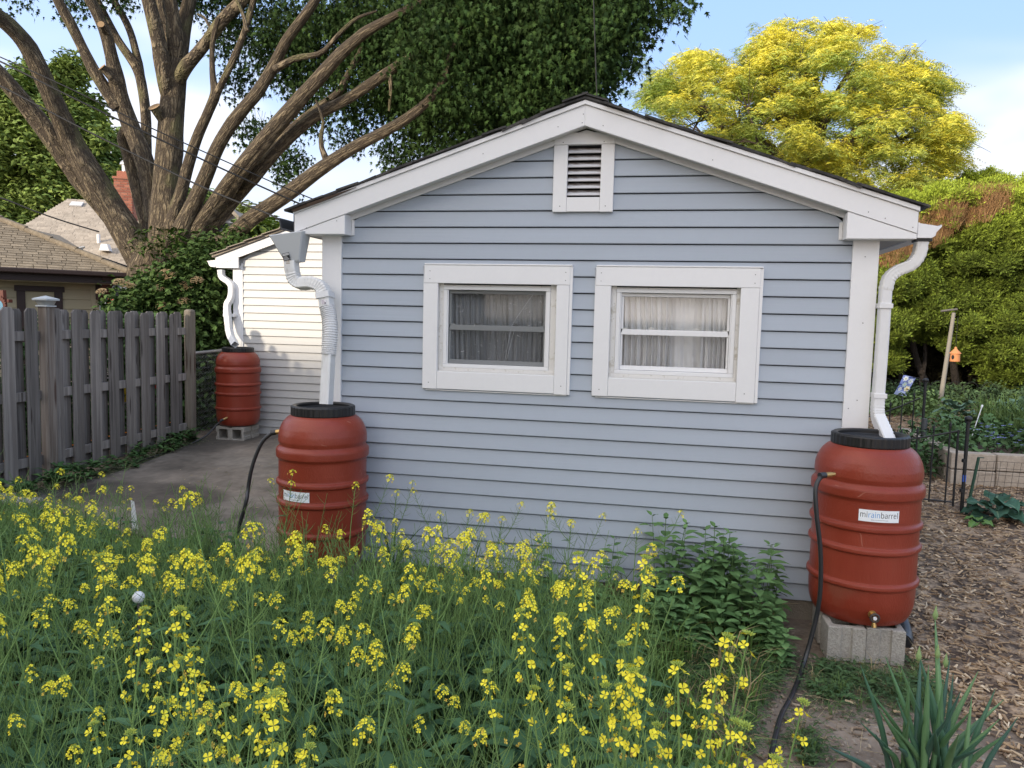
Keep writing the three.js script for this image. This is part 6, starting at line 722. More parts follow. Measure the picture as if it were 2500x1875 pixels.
{ // far belt of trees closing the view
  const r = rng(651), l = [], sp = leafySpray(652, 12, 0.7, 0.5, 1.8); for (let i = 0; i < 3200; i++) { const a = (r() * 2 - 1) * 1.15 + 0.1, R = 52 + 14 * r(), x = -Math.sin(a) * R, z = -Math.cos(a) * R, H = 4.2 + 1.6 * noise3(a * 9, 2, 1); l.push({ p: V(x, r() * H, z), ry: r() * 6.28, rx: r() - 0.5, s: 0.8 + 0.7 * r(), c: mulc([0.06, 0.10, 0.03], 0.7 + 0.6 * r()) }); }
  tag(scatter('distant_trees', sp, M.leafVC, l, null, 'stuff'), 'low dark belt of distant trees along the horizon', 'trees', null, 'stuff');
}
// ============================================================ EVERGREENS on the right
function evergreen(label, E, dep, seed, count, brown, trunks) {
  const c0 = at(E[0][0], 900, dep), t = thing('evergreen_tree', label, 'tree', [c0.x, groundY(c0.x, c0.z), c0.z]), O = t.position.clone(), r = rng(seed);
  for (const [x0, y0, x1, y1, w] of trunks) { const a = at(x0, y0, dep + 1.2).sub(O), b = at(x1 + (x1 - x0) * 1.5, y1, dep + 0.6).sub(O); a.y = -0.2; mesh('trunk', tube([a, a.clone().lerp(b, 0.5).add(V((r() - 0.5) * 0.3, 0, 0.1)), b], (u) => lerp(w, w * 0.6, u), 9, 12), std([0.028, 0.021, 0.017], 0.95, { bumpMap: M.bark.bumpMap, bumpScale: 0.03 }), t); }
  const sp = [0, 1, 2].map((i) => { const s = new Soup(), rr = rng(seed + 5 + i); for (let j = 0; j < 13; j++) { const a = rr() * 6.283, e = 0.15 + 0.7 * rr(), f = V(Math.cos(a) * Math.cos(e), Math.sin(e), Math.sin(a) * Math.cos(e)), sd = V(-Math.sin(a), 0, Math.cos(a)).applyAxisAngle(f, (rr() - 0.5) * 2), L = 0.10 + 0.09 * rr(); for (let m = 0; m < 4; m++) { const b = f.clone().multiplyScalar(L * m / 4), w = 0.026 * (1 - 0.15 * m); s.tri(b, b.clone().addScaledVector(f, 0.055).addScaledVector(sd, w), b.clone().addScaledVector(f, 0.022), mulc([1, 1, 1], 0.7 + 0.1 * m)); s.tri(b, b.clone().addScaledVector(f, 0.022), b.clone().addScaledVector(f, 0.055).addScaledVector(sd, -w), mulc([1, 1, 1], 0.7 + 0.1 * m)); } const e2 = f.clone().multiplyScalar(L); s.tri(e2.clone().addScaledVector(sd, 0.02), e2.clone().addScaledVector(f, 0.06), e2.clone().addScaledVector(sd, -0.02), [1.15, 1.2, 1]); } return s.geo(); });
  const B = []; for (const [x, y, rx, ry, dz = 0] of E) for (let i = 0; i < Math.ceil(rx * ry / 420); i++) { const a = r() * 6.283, u = Math.sqrt(r()); B.push(pxAt(x + Math.cos(a) * u * rx, y + Math.sin(a) * u * ry, dep + dz + (1 - Math.sqrt(1 - u * u * 0.9)) * 1.3 + 0.7 * (r() - 0.5), 20 + 22 * r(), 18 + 20 * r(), 0.22)), (B[B.length - 1].shadedInner = dz >= 1.4); }
  const lists = [[], [], []], dead = []; for (const q of blobPoints(B, count, seed + 1, 0.4)) { const v = V().copy(q.p).applyMatrix4(camera.matrixWorldInverse), x = 1250 + F * v.x / -v.z, y = 937.5 - F * v.y / -v.z; const nb = noise3(x * 0.012, y * 0.012, 3) * 0.5; let isBrown = false; for (const [bx, by, brx, bry, ang] of brown) { const ca = Math.cos(ang), sa = Math.sin(ang), dx = x - bx, dy = y - by, e = ((dx * ca + dy * sa) / brx) ** 2 + ((-dx * sa + dy * ca) / bry) ** 2; if (e < 0.35 + 1.5 * nb && r() < 0.85) isBrown = true; } const p = q.p.sub(O); if (q.b.shadedInner) { lists[0].push({ p, ry: r() * 6.28, rx: r() - 0.5, s: 1.2, c: mulc([0.030, 0.027, 0.016], 0.6 + 0.8 * r()) }); continue; } if (isBrown) { dead.push({ p, ry: r() * 6.28, rx: 0.4 * (r() - 0.5), rz: (r() - 0.5) * 0.8, s: V(0.5 + 0.4 * r(), 0.5 + 0.5 * r(), 0.5 + 0.4 * r()), c: mixc(mulc([0.30, 0.165, 0.075], 0.6 + 0.8 * r()), [0.42, 0.28, 0.13], r() * r()) }); continue; } const top = sm(640, 480, y + 60 * (nb - 0.25)); lists[Math.floor(r() * 3)].push({ p, ry: r() * 6.28, rx: (r() - 0.3) * 1.8, rz: (r() - 0.5) * 1.8, s: 0.5 + 0.4 * r(), c: mulc(mixc([0.10, 0.135, 0.024], [0.29, 0.35, 0.046], clamp(0.7 * top + 0.45 * r() * r() + 0.5 * (nb - 0.22))), 0.75 + 0.5 * r()) }); }  // interior sprays near-black: shade under the crown is put into their colour
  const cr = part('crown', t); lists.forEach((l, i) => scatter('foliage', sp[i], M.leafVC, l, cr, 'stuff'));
  if (dead.length) { const s = new Soup(), rr = rng(seed + 9); for (let j = 0; j < 9; j++) { const a = rr() * 6.283, b = V((rr() - 0.5) * 0.2, 0, (rr() - 0.5) * 0.2); s.add(rod(b, b.clone().add(V(Math.cos(a) * 0.1, 0.2 + 0.16 * rr(), Math.sin(a) * 0.1)), 0.005, 3, 0.002), mulc([1, 1, 1], 0.7 + 0.5 * rr())); } scatter('dead_branches', s.geo(), M.leafVC, dead, cr, 'stuff'); }
  return t;
}
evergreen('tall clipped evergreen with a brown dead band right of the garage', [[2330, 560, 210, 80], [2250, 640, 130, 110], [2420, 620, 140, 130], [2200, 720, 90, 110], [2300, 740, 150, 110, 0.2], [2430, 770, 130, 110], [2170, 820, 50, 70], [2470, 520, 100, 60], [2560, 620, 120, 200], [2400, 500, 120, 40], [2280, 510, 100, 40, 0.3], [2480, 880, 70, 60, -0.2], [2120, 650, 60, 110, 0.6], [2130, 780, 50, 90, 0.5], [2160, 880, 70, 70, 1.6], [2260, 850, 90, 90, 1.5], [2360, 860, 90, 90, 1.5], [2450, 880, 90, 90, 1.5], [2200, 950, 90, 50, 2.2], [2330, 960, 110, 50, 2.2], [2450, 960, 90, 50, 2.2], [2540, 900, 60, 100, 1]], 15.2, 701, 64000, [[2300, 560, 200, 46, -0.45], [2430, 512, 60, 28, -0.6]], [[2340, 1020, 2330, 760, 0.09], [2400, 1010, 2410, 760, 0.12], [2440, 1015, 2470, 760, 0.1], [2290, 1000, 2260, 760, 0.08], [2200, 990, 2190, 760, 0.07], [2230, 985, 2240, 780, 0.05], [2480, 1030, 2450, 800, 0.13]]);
evergreen('bright green evergreen top behind the brown banded one', [[2160, 545, 100, 45], [2230, 505, 90, 35], [2330, 480, 80, 28], [2450, 470, 90, 30], [2100, 580, 60, 60], [2060, 560, 40, 60]], 19, 731, 12000, [], [[2200, 900, 2200, 560, 0.15]]);
{ const p = at(2372, 476, 22), t = thing('far_red_roof', 'tiny reddish roof peak showing above the evergreen', 'house', [p.x, 0, p.z]); mesh('roof', slab([[-0.5, p.y - 0.2], [0.6, p.y - 0.2], [0.5, p.y + 0.02], [-0.3, p.y + 0.06]], -3, 0, 0.01), std([0.22, 0.10, 0.06], 0.9), t); mesh('wall', box(0.9, p.y - 0.2, 2.6, 0, (p.y - 0.2) / 2, -1.5), std([0.3, 0.2, 0.14], 0.9), t); }

// ============================================================ SHRUB by the maple
{
  const dep = 11.2, c = at(430, 830, dep), t = thing('flowering_shrub', 'big dark green shrub with faded tan flower heads behind the chain link fence', 'shrub', [c.x, groundY(c.x, c.z), c.z]), O = t.position.clone(), r = rng(751);
  const E = [[340, 740, 70, 60], [420, 720, 90, 80], [480, 680, 70, 90], [520, 720, 50, 110], [470, 790, 80, 80], [560, 640, 30, 40, 0.9], [430, 860, 90, 80], [520, 870, 60, 90], [330, 800, 60, 60], [520, 610, 20, 40, 1], [380, 930, 80, 80], [490, 950, 60, 70], [590, 580, 20, 25, 1.2], [480, 1000, 60, 50]].map((e) => pxAt(e[0], e[1], dep + (e[4] || 0), e[2], e[3], 0.55)); E.forEach((b) => b.c.sub(O));
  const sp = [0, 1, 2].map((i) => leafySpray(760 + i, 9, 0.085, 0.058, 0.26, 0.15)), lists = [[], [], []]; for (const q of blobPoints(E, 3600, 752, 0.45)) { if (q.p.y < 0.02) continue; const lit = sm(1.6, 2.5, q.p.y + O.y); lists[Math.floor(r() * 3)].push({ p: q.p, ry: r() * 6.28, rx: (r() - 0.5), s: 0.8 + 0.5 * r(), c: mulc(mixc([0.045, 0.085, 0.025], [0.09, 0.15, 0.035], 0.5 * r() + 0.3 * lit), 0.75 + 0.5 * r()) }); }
  const cr = part('foliage', t); lists.forEach((l, i) => scatter('leaves', sp[i], M.leafVC, l, cr, 'stuff')); for (let i = 0; i < 12; i++) { const a = r() * 6.28, b = V((r() - 0.5) * 0.8, -0.1, (r() - 0.5) * 0.6); mesh('stem', tube([b, b.clone().add(V(0.1 * (r() - 0.5), 0.9, 0)), b.clone().add(V((r() - 0.5) * 1.1, 1.9, (r() - 0.5) * 0.6))], (u) => lerp(0.018, 0.006, u), 5, 10), M.barkDark, t); }
  const hd = (() => { const s = new Soup(), rr = rng(771); for (let i = 0; i < 90; i++) { const a = rr() * 6.283, u = Math.sqrt(rr()), p = V(Math.cos(a) * u * 0.075, 0.035 * (1 - u * u) + 0.012 * rr(), Math.sin(a) * u * 0.075); for (let j = 0; j < 4; j++) { const b = j * 1.57 + a; s.tri(p, p.clone().add(V(Math.cos(b) * 0.011, 0.004, Math.sin(b) * 0.011)), p.clone().add(V(Math.cos(b + 0.9) * 0.011, 0.003, Math.sin(b + 0.9) * 0.011)), mulc([0.34, 0.25, 0.14], 0.7 + 0.6 * rr())); } } return s.geo(); })();
  for (const [x, y] of [[291, 690], [308, 698], [447, 696], [456, 707], [480, 686], [448, 737], [320, 700], [395, 748], [248, 713], [387, 705], [420, 676], [402, 669]]) { const p = at(x, y, dep - 0.5).sub(O), m = mesh('flower_head', hd, M.leafVC, t); m.position.copy(p); m.rotation.set(0.5, r() * 6, 0.2); m.scale.setScalar(0.9 + 0.5 * r()); }
}
// ============================================================ MUSTARD IN FLOWER
const YEL = [0.83, 0.74, 0.055], STEM = [0.175, 0.285, 0.09], LEAFC = [0.062, 0.130, 0.058];
const Wt = V(0, 1, 0);
function frame(n) { const a = V().crossVectors(n, Math.abs(n.y) < 0.9 ? Wt : V(1, 0, 0)).normalize(); return [a, V().crossVectors(n, a)]; }
function blossom(s, c, n, size, r, fine, col = YEL) {
  const [a, b] = frame(n), t0 = r() * 6.28, cup = 0.15 + 0.35 * r();
  for (let k = 0; k < 4; k++) {
    const t = t0 + k * 1.571 + (r() - 0.5) * 0.25, d = a.clone().multiplyScalar(Math.cos(t)).addScaledVector(b, Math.sin(t)), e = a.clone().multiplyScalar(-Math.sin(t)).addScaledVector(b, Math.cos(t)), cl = mulc(col, 0.86 + 0.28 * r()), cl2 = mulc(cl, 0.9);
    const P = (u, w, h) => c.clone().addScaledVector(d, u * size).addScaledVector(e, w * size).addScaledVector(n, h * size * (cup + 0.2));
    const b0 = P(0.05, 0, 0), l1 = P(0.55, -0.36, 0.55), r1 = P(0.55, 0.36, 0.55), m1 = P(0.55, 0, 0.42), l2 = P(0.95, -0.32, 0.6), r2 = P(0.95, 0.32, 0.6), m2 = P(1.02, 0, 0.52);
    if (fine) { const l3 = P(0.8, -0.44, 0.66), r3 = P(0.8, 0.44, 0.66); s.tri(b0, m1, l1, cl); s.tri(b0, r1, m1, cl2); s.quad(l1, m1, m2, l3, cl); s.tri(l3, m2, l2, cl); s.quad(m1, r1, r3, m2, cl2); s.tri(m2, r3, r2, cl2); }
    else { s.tri(b0, r1, l1, cl2); s.quad(l1, r1, r2, l2, cl); }
  }
  if (fine) for (let k = 0; k < 5; k++) { const t = k * 1.257; s.add(new THREE.OctahedronGeometry(size * 0.07), [0.62, 0.50, 0.06], new THREE.Matrix4().makeTranslation(...c.clone().addScaledVector(a, Math.cos(t) * size * 0.12).addScaledVector(b, Math.sin(t) * size * 0.12).addScaledVector(n, size * 0.3).toArray())); }
}
const budG = new THREE.OctahedronGeometry(1).scale(0.42, 1, 0.42);
function bud(s, c, n, L, col) { s.add(budG, col, new THREE.Matrix4().compose(c, new THREE.Quaternion().setFromUnitVectors(Wt, n), V(L, L, L))); }
function thin(s, pts, r0, r1, col, n = 3) { s.add(sweep(pts, (i, t) => ring(lerp(r0, r1, t), n), { caps: false }), col); }
function pod(s, o, dir, L, up, col) { const m = o.clone().addScaledVector(dir, L * 0.55).add(V(0, up * L * 0.2, 0)), e = o.clone().addScaledVector(dir, L).add(V(0, up * L * 0.6, 0)); thin(s, [o, m, e], 0.0012, 0.0005, col); }
// one flower head at the end of axis (points, tip last): buds on top, open flowers below, young pods under them
function raceme(fl, pd, axis, r, { n = 12, size = 0.0075, long = 0.05, pods = 12, fine = false, buds = 10, podTo = 0.75 }) {
  const cv = new THREE.CatmullRomCurve3(axis), L = cv.getLength(), at1 = (d) => cv.getPointAt(clamp(1 - d / L)), tanAt = (d) => cv.getTangentAt(clamp(1 - d / L));
  for (let i = 0; i < buds; i++) { const T = tanAt(0), [a, b] = frame(T), t = i * 2.4, q = Math.sqrt(i / buds), d = T.clone().multiplyScalar(1 - 0.6 * q).addScaledVector(a, Math.cos(t) * q).addScaledVector(b, Math.sin(t) * q).normalize(), c = at1(0).addScaledVector(d, size * (0.5 + 0.7 * q)); bud(fl, c, d, size * 0.42 * (0.7 + 0.5 * q), mixc([0.30, 0.40, 0.09], [0.50, 0.50, 0.06], 0.6 * q * r())); }
  for (let i = 0; i < n; i++) {
    const u = (i + 0.5) / n, d0 = long * Math.pow(u, 1.15), T = tanAt(d0), [a, b] = frame(T), t = i * 2.39996 + r() * 0.5, el = lerp(0.85, 0.1, u) + 0.25 * (r() - 0.5), o = at1(d0 + size * 0.5), pl = size * (1.45 + 1.5 * u) * (0.85 + 0.3 * r()), d = a.clone().multiplyScalar(Math.cos(t) * Math.cos(el)).addScaledVector(b, Math.sin(t) * Math.cos(el)).addScaledVector(T, Math.sin(el)).normalize();
    const c = o.clone().addScaledVector(d, pl); fl.tri(o.clone().addScaledVector(a, 0.0006), c, o.clone().addScaledVector(a, -0.0006), STEM);
    const old = u > 0.8 && r() < 0.4; blossom(fl, c, d.clone().add(V(0, 0.25, 0)).normalize(), size * (old ? 0.75 : 0.9 + 0.25 * r()), r, fine, old ? [0.72, 0.52, 0.09] : YEL);
  }
  for (let i = 0; i < pods; i++) { const u = (i + 0.5) / pods, d0 = long + 0.006 + (L * podTo - long) * u; if (d0 > L) break; const T = tanAt(d0), [a, b] = frame(T), t = i * 2.39996, o = at1(d0), d = a.clone().multiplyScalar(Math.cos(t)).addScaledVector(b, Math.sin(t)).addScaledVector(T, 0.35).normalize(); pod(pd, o, d, lerp(0.02, 0.055, clamp(u * 1.6)) * (0.8 + 0.4 * r()), 0.9, mulc([0.15, 0.235, 0.075], 0.8 + 0.4 * r())); }
}
function bigLeaf(len, wid, dirA, tilt, base, r, col) { // broad wavy leaf with a pale midrib and clasping base
  const s = new Soup(), f = V(Math.cos(dirA) * Math.cos(tilt), Math.sin(tilt), Math.sin(dirA) * Math.cos(tilt)), side = V(-Math.sin(dirA), 0, Math.cos(dirA)), n = 8, bend = 0.25 + 0.5 * r(), fold = 0.15 + 0.4 * r(), ph = r() * 6, rows = [];
  const up = V().crossVectors(f, side); if (up.y < 0) up.negate();
  for (let i = 0; i <= n; i++) { const t = i / n, w = wid * 0.5 * (t < 0.15 ? 0.35 + 1.2 * t : Math.pow(Math.sin(Math.PI * Math.pow(lerp(0.2, 1, t), 1.15)), 0.75)), c = base.clone().addScaledVector(f, len * t).add(V(0, -bend * len * t * t * 0.8, 0)), row = []; for (const [q, h] of [[-1, 0], [-0.5, 0], [-0.07, 0], [0.07, 0], [0.5, 0], [1, 0]]) { const wv = Math.abs(q) > 0.9 ? 0.10 * wid * Math.sin(t * 13 + ph + q) : 0; row.push(c.clone().addScaledVector(side, w * q).addScaledVector(up, Math.abs(w * q) * fold + wv)); } rows.push(row); }
  for (let i = 0; i < n; i++) for (let k = 0; k < 5; k++) { const cl = k === 2 ? mulc(mixc(col, [0.20, 0.28, 0.17], 0.55), 1) : mulc(col, 0.9 + 0.2 * r()); s.quad(rows[i][k], rows[i][k + 1], rows[i + 1][k + 1], rows[i + 1][k], cl); }
  const g = s.geo(); g.computeVertexNormals(); return g;
}
function makeMustard(seed, H, o = {}) {
  const r = rng(seed), t = new THREE.Group(); t.name = 'mustard_plant'; const st = new Soup(), pd = new Soup(), fine = !!o.fine, sz = o.size || 0.0085;
  const lean = o.lean || V((r() - 0.5) * 0.28, 0, (r() - 0.5) * 0.28), bow = V((r() - 0.5) * 0.1, 0, (r() - 0.5) * 0.1), main = []; for (let i = 0; i <= 10; i++) { const u = i / 10; main.push(V(lean.x * H * u + bow.x * Math.sin(u * 3.14), H * u, lean.z * H * u + bow.z * Math.sin(u * 3.14))); }
  thin(st, main, 0.0042 * (o.thick || 1), 0.0016, STEM, 6); const cv = new THREE.CatmullRomCurve3(main);
  const heads = [[main.slice(7), 1]]; const nb = o.branches ?? (2 + Math.floor(r() * 4));
  for (let i = 0; i < nb; i++) { const u = lerp(0.38, 0.9, (i + r() * 0.7) / nb), b = cv.getPointAt(u), a = i * 2.4 + r(), L = H * (1 - u) * (0.75 + 0.35 * r()) + 0.05 + 0.07 * r(), sp = (0.42 + 0.35 * r()) * (o.spread || 1), pts = []; for (let k = 0; k <= 5; k++) { const v = k / 5; pts.push(V(b.x + Math.cos(a) * L * sp * Math.pow(v, 0.8), b.y + L * (0.72 * v + 0.28 * v * v), b.z + Math.sin(a) * L * sp * Math.pow(v, 0.8))); } thin(st, pts, 0.0024, 0.0012, mulc(STEM, 0.9 + 0.2 * r()), 4); heads.push([pts.slice(1), 0.7 + 0.3 * r()]);
    const lf = new Soup(); leafShape(lf, 0.05 + 0.06 * r(), 0.018 + 0.012 * r(), b, a, 0.3, mulc(LEAFC, 0.9 + 0.4 * r()), { n: 3, bend: 0.4 }); const q = mesh('leaf', lf.geo(), M.leafVC, t); q.name = 'leaf'; }
  mesh('stem', st.geo(), M.leafVC, t);
  for (const [ax, k] of heads) { const fl = new Soup(); raceme(fl, pd, ax, r, { n: Math.round((o.n || 15) * k * (0.8 + 0.4 * r())), size: sz * (0.9 + 0.2 * r()), long: (o.long || 0.038) * (0.7 + 0.5 * r()), pods: o.pods ?? 11, fine, buds: fine ? 26 : 11 }); mesh('flower_head', fl.geo(), M.petal, t); }
  if (!pd.empty) mesh('seed_pods', pd.geo(), M.leafVC, t).userData.kind = 'stuff';
  const nl = o.leaves ?? (2 + Math.floor(r() * 3)); for (let i = 0; i < nl; i++) { const u = lerp(0.06, 0.55, (i + r() * 0.6) / nl), b = cv.getPointAt(u), L = lerp(0.16, 0.085, u / 0.55) * (0.7 + 0.5 * r()) * (o.leafK || 1); mesh('leaf', bigLeaf(L, L * (0.34 + 0.14 * r()), i * 2.4 + r() * 1.2, 0.25 + 0.5 * r(), b, r, mulc(mixc(LEAFC, [0.085, 0.165, 0.055], r()), 0.8 + 0.45 * r())), M.leafVC, t); }
  return t;
}
// upper outline of the flowers in the photograph: keeps plants from standing too tall
const ENV = [[-200, 1170], [60, 1170], [160, 1190], [240, 1200], [280, 1310], [345, 1330], [420, 1330], [520, 1330], [600, 1330], [650, 1300], [700, 1310], [840, 1320], [890, 1310], [960, 1280], [1080, 1300], [1240, 1310], [1350, 1310], [1420, 1320], [1480, 1350], [1560, 1390], [1600, 1450], [1660, 1560], [1750, 1640], [1850, 1760], [2200, 2100]];
function envY(x) { for (let i = 1; i < ENV.length; i++) if (x < ENV[i][0]) return lerp(ENV[i - 1][1], ENV[i][1], (x - ENV[i - 1][0]) / (ENV[i][0] - ENV[i - 1][0])); return 2200; }
function toPx(p) { const v = p.clone().applyMatrix4(camera.matrixWorldInverse); return [1250 + F * v.x / -v.z, 937.5 - F * v.y / -v.z, -v.z]; }
camera.matrixWorldInverse.copy(camera.matrixWorld).invert();
{
  const protos = [...Array(14)].map((_, i) => { const q = makeMustard(801 + i, 0.62 + 0.05 * (i % 5), { fine: i >= 8, size: i >= 8 ? 0.0070 : 0.0078 }); q.userData.H = 0.62 + 0.05 * (i % 5); return q; });
  const r = rng(850), placed = []; let n = 0;
  const inBed = (x, z) => { if (z > 3.35 || z < -0.55 || (z > 2.3 && x > 1.55)) return false; const right = z > 1 ? lerp(1.95, 2.2, (z - 1) / 2) : 1.8; if (x > right) return false; if (x > -0.35 && z < 0.42) return false; if (x < -0.3 && z < lerp(-0.6, 0.1, clamp((x + 3.4) / 2.6)) + 0.12) return false; if (Math.hypot(x + 0.02, z - 0.32) < 0.42 && z < 0.62) return false; if (Math.hypot(x - 2.15, z - 4.8) < 1.25) return false; return true; };
  for (let tries = 0; tries < 9000 && n < 104; tries++) {
    const z = lerp(-0.5, 3.3, r()), x = lerp(-3.9, 2.2, r()); if (!inBed(x, z)) continue; const [px, py, d] = toPx(V(x, 0.5, z)); if (px < -250 || px > 2000 || d < 0.9) continue; const gp = toPx(V(x, 0.9, z)); if (gp[1] > 2050) continue;
    if (placed.some((q) => Math.hypot(q[0] - x, q[1] - z) < 0.2)) continue; if (x < -2.2 && r() < 0.25) continue; if (d < 3.1 && gp[0] > 270 && gp[0] < 400 && gp[1] < 1560) continue;
    let H = lerp(0.55, 1.0, Math.pow(r(), 1.2)) * (z > 1.6 ? 1.06 : z < 0.8 ? 0.86 : 1); const top = toPx(V(x, H + 0.02, z)), lim = envY(top[0]) + 10 + 90 * r(); if (top[1] < lim) { const dd = sight(top[0], lim), k = Math.hypot(x - camera.position.x, z - camera.position.z) / Math.hypot(dd.x, dd.z); H = camera.position.y + dd.y * k - 0.02; } if (H < 0.34) continue;
    const idx = d < 2.4 ? 8 + Math.floor(r() * 6) : Math.floor(r() * 8), o = n === 0 ? protos[0] : null, src = protos[idx], c = src.clone(); c.name = numbered('mustard_plant'); const sc = H / src.userData.H; c.position.set(x, groundY(x, z) - 0.01, z); c.rotation.y = r() * 6.28; const sh = clamp(sc, 0.8, 1.15); c.scale.set(sh, sc, sh); c.userData = {}; { const col = gp[0] < 330 ? 'by the board fence side of the bed' : gp[0] < 640 ? 'before the concrete slab' : gp[0] < 930 ? 'before the left barrel' : gp[0] < 1250 ? 'below the left window' : gp[0] < 1480 ? 'below the gap between the windows' : 'below the right window', row = d > 3.9 ? 'in the far rows' : d > 2.7 ? 'in the middle rows' : 'in the near rows'; tag(c, `yellow flowering mustard plant ${row} ${col}`, 'plant', `mustard plants ${row} ${col}`); } scene.add(c); placed.push([x, z]); n++;
  }
  // plants that stand out: the tall near ones at the bottom of the picture and a few thin ones before the wall
  const hero = (label, x, y, d, opt = {}) => { const tip = at(x, y, d), base = at(opt.bx ?? x - 30, opt.by ?? 1900, d * (opt.bd ?? 1)), bx = base.x + (base.x - tip.x) * 0.35, bz = base.z, H = tip.y - groundY(bx, bz); const q = makeMustard(opt.seed, H, { fine: true, size: 0.0080, lean: V((tip.x - bx) / H, 0, (tip.z - bz) / H), long: 0.14, n: 16, pods: 12, branches: 2, leaves: 4, thick: 1.3, spread: 0.45, ...opt }); q.name = numbered('mustard_plant'); q.position.set(bx, groundY(bx, bz) - 0.01, bz); scene.add(q); tag(q, label, 'plant', 'tall mustard plants close to the viewer'); };
  hero('tallest yellow mustard spike in front, its long flower column rising before the garage wall', 1578, 1352, 1.28, { bx: 1520, seed: 901, n: 30, long: 0.26, branches: 2 });
  hero('tall mustard spike left of the tallest one, green bud dome on top', 1372, 1492, 1.38, { bx: 1430, seed: 902, n: 22, long: 0.16 });
  hero('mustard spike at lower right leaning toward the bare soil, pale bud dome on top', 1655, 1612, 1.2, { bx: 1570, seed: 903, n: 18, long: 0.2 });
  hero('rightmost mustard plant of the bed with few open flowers', 1748, 1655, 1.3, { bx: 1720, seed: 904, n: 9, long: 0.16, branches: 3 });
  hero('large mustard head in the lower left with many open flowers', 352, 1478, 1.5, { bx: 325, seed: 905, n: 24, long: 0.16 });
  hero('mustard spike right of the large lower left head', 472, 1580, 1.45, { bx: 455, seed: 906, n: 19, long: 0.18 });
  hero('low mustard spike near the bottom edge, left of centre, mostly green buds', 548, 1715, 1.4, { bx: 530, seed: 907, n: 11, long: 0.14 });
  hero('mustard head at the bottom edge in the lower left corner area, buds on top', 318, 1780, 1.4, { bx: 322, seed: 908, n: 11, long: 0.12 });
  hero('bottom edge mustard spike with pale buds, below the centre left', 672, 1812, 1.35, { bx: 660, seed: 909, n: 11, long: 0.12 });
  hero('mustard spike between the tallest and the bottom edge, buds above scattered flowers', 1515, 1668, 1.35, { bx: 1500, seed: 910, n: 10, long: 0.16 });
  hero('short mustard plant at the bottom centre with green buds and big blue green leaves', 1305, 1672, 1.4, { bx: 1320, seed: 911, n: 10, long: 0.14, leaves: 8, leafK: 1.5 });
  hero('mustard spike at the bottom right of the bed, lowest of the near ones', 1605, 1760, 1.25, { bx: 1590, seed: 912, n: 11, long: 0.14 });
  const wallPlant = (label, x, y, z, seed, o = {}) => { const tip = onZ(x, y, z), H = tip.y, q = makeMustard(seed, H, { fine: false, size: 0.0085, lean: V(0.04, 0, 0.02), branches: 1, pods: 16, n: 13, long: 0.03, leaves: 3, ...o }); q.name = numbered('mustard_plant'); q.position.set(tip.x - 0.04 * H, 0, z); scene.add(q); tag(q, label, 'plant', 'thin mustard plants before the wall'); };
  wallPlant('tall thin mustard stem in front of the left barrel, bare pods below its head', 872, 1178, 0.72, 921); wallPlant('thin mustard stem with a tiny head just right of the left barrel', 972, 1198, 0.45, 922, { n: 6 }); wallPlant('thin mustard stem beside the black hose, small green yellow heads', 640, 1172, 0.7, 923, { lean: V(0.28, 0, 0), n: 9, branches: 2 }); wallPlant('mustard stem left of centre against the siding, twin heads', 1074, 1248, 0.5, 924, { branches: 2 }); wallPlant('mustard stem against the siding, right of the twin heads', 1150, 1245, 0.5, 925); wallPlant('mustard stem with a curved stalk against the siding under the left window', 1228, 1262, 0.48, 926); wallPlant('mustard stem with yellow head under the gap between the windows', 1395, 1270, 0.5, 927, { branches: 2 }); wallPlant('mustard stem standing alone before the slab, between the plant tag and the hose', 405, 1238, 0.1, 931, { n: 10, branches: 2 }); wallPlant('mustard stem with twin heads before the slab, left of the black hose', 492, 1218, 0.25, 932, { branches: 2, n: 16 }); wallPlant('mustard stem with a full head before the slab near the plant tag', 296, 1190, 0.0, 933, { branches: 2 }); wallPlant('leftmost thin mustard stem before the slab', 190, 1215, 0.1, 934, { branches: 1, n: 16 }); wallPlant('lone thin mustard stem with a small head before the siding below the right window', 1556, 1290, 0.6, 928, { n: 8 });
}
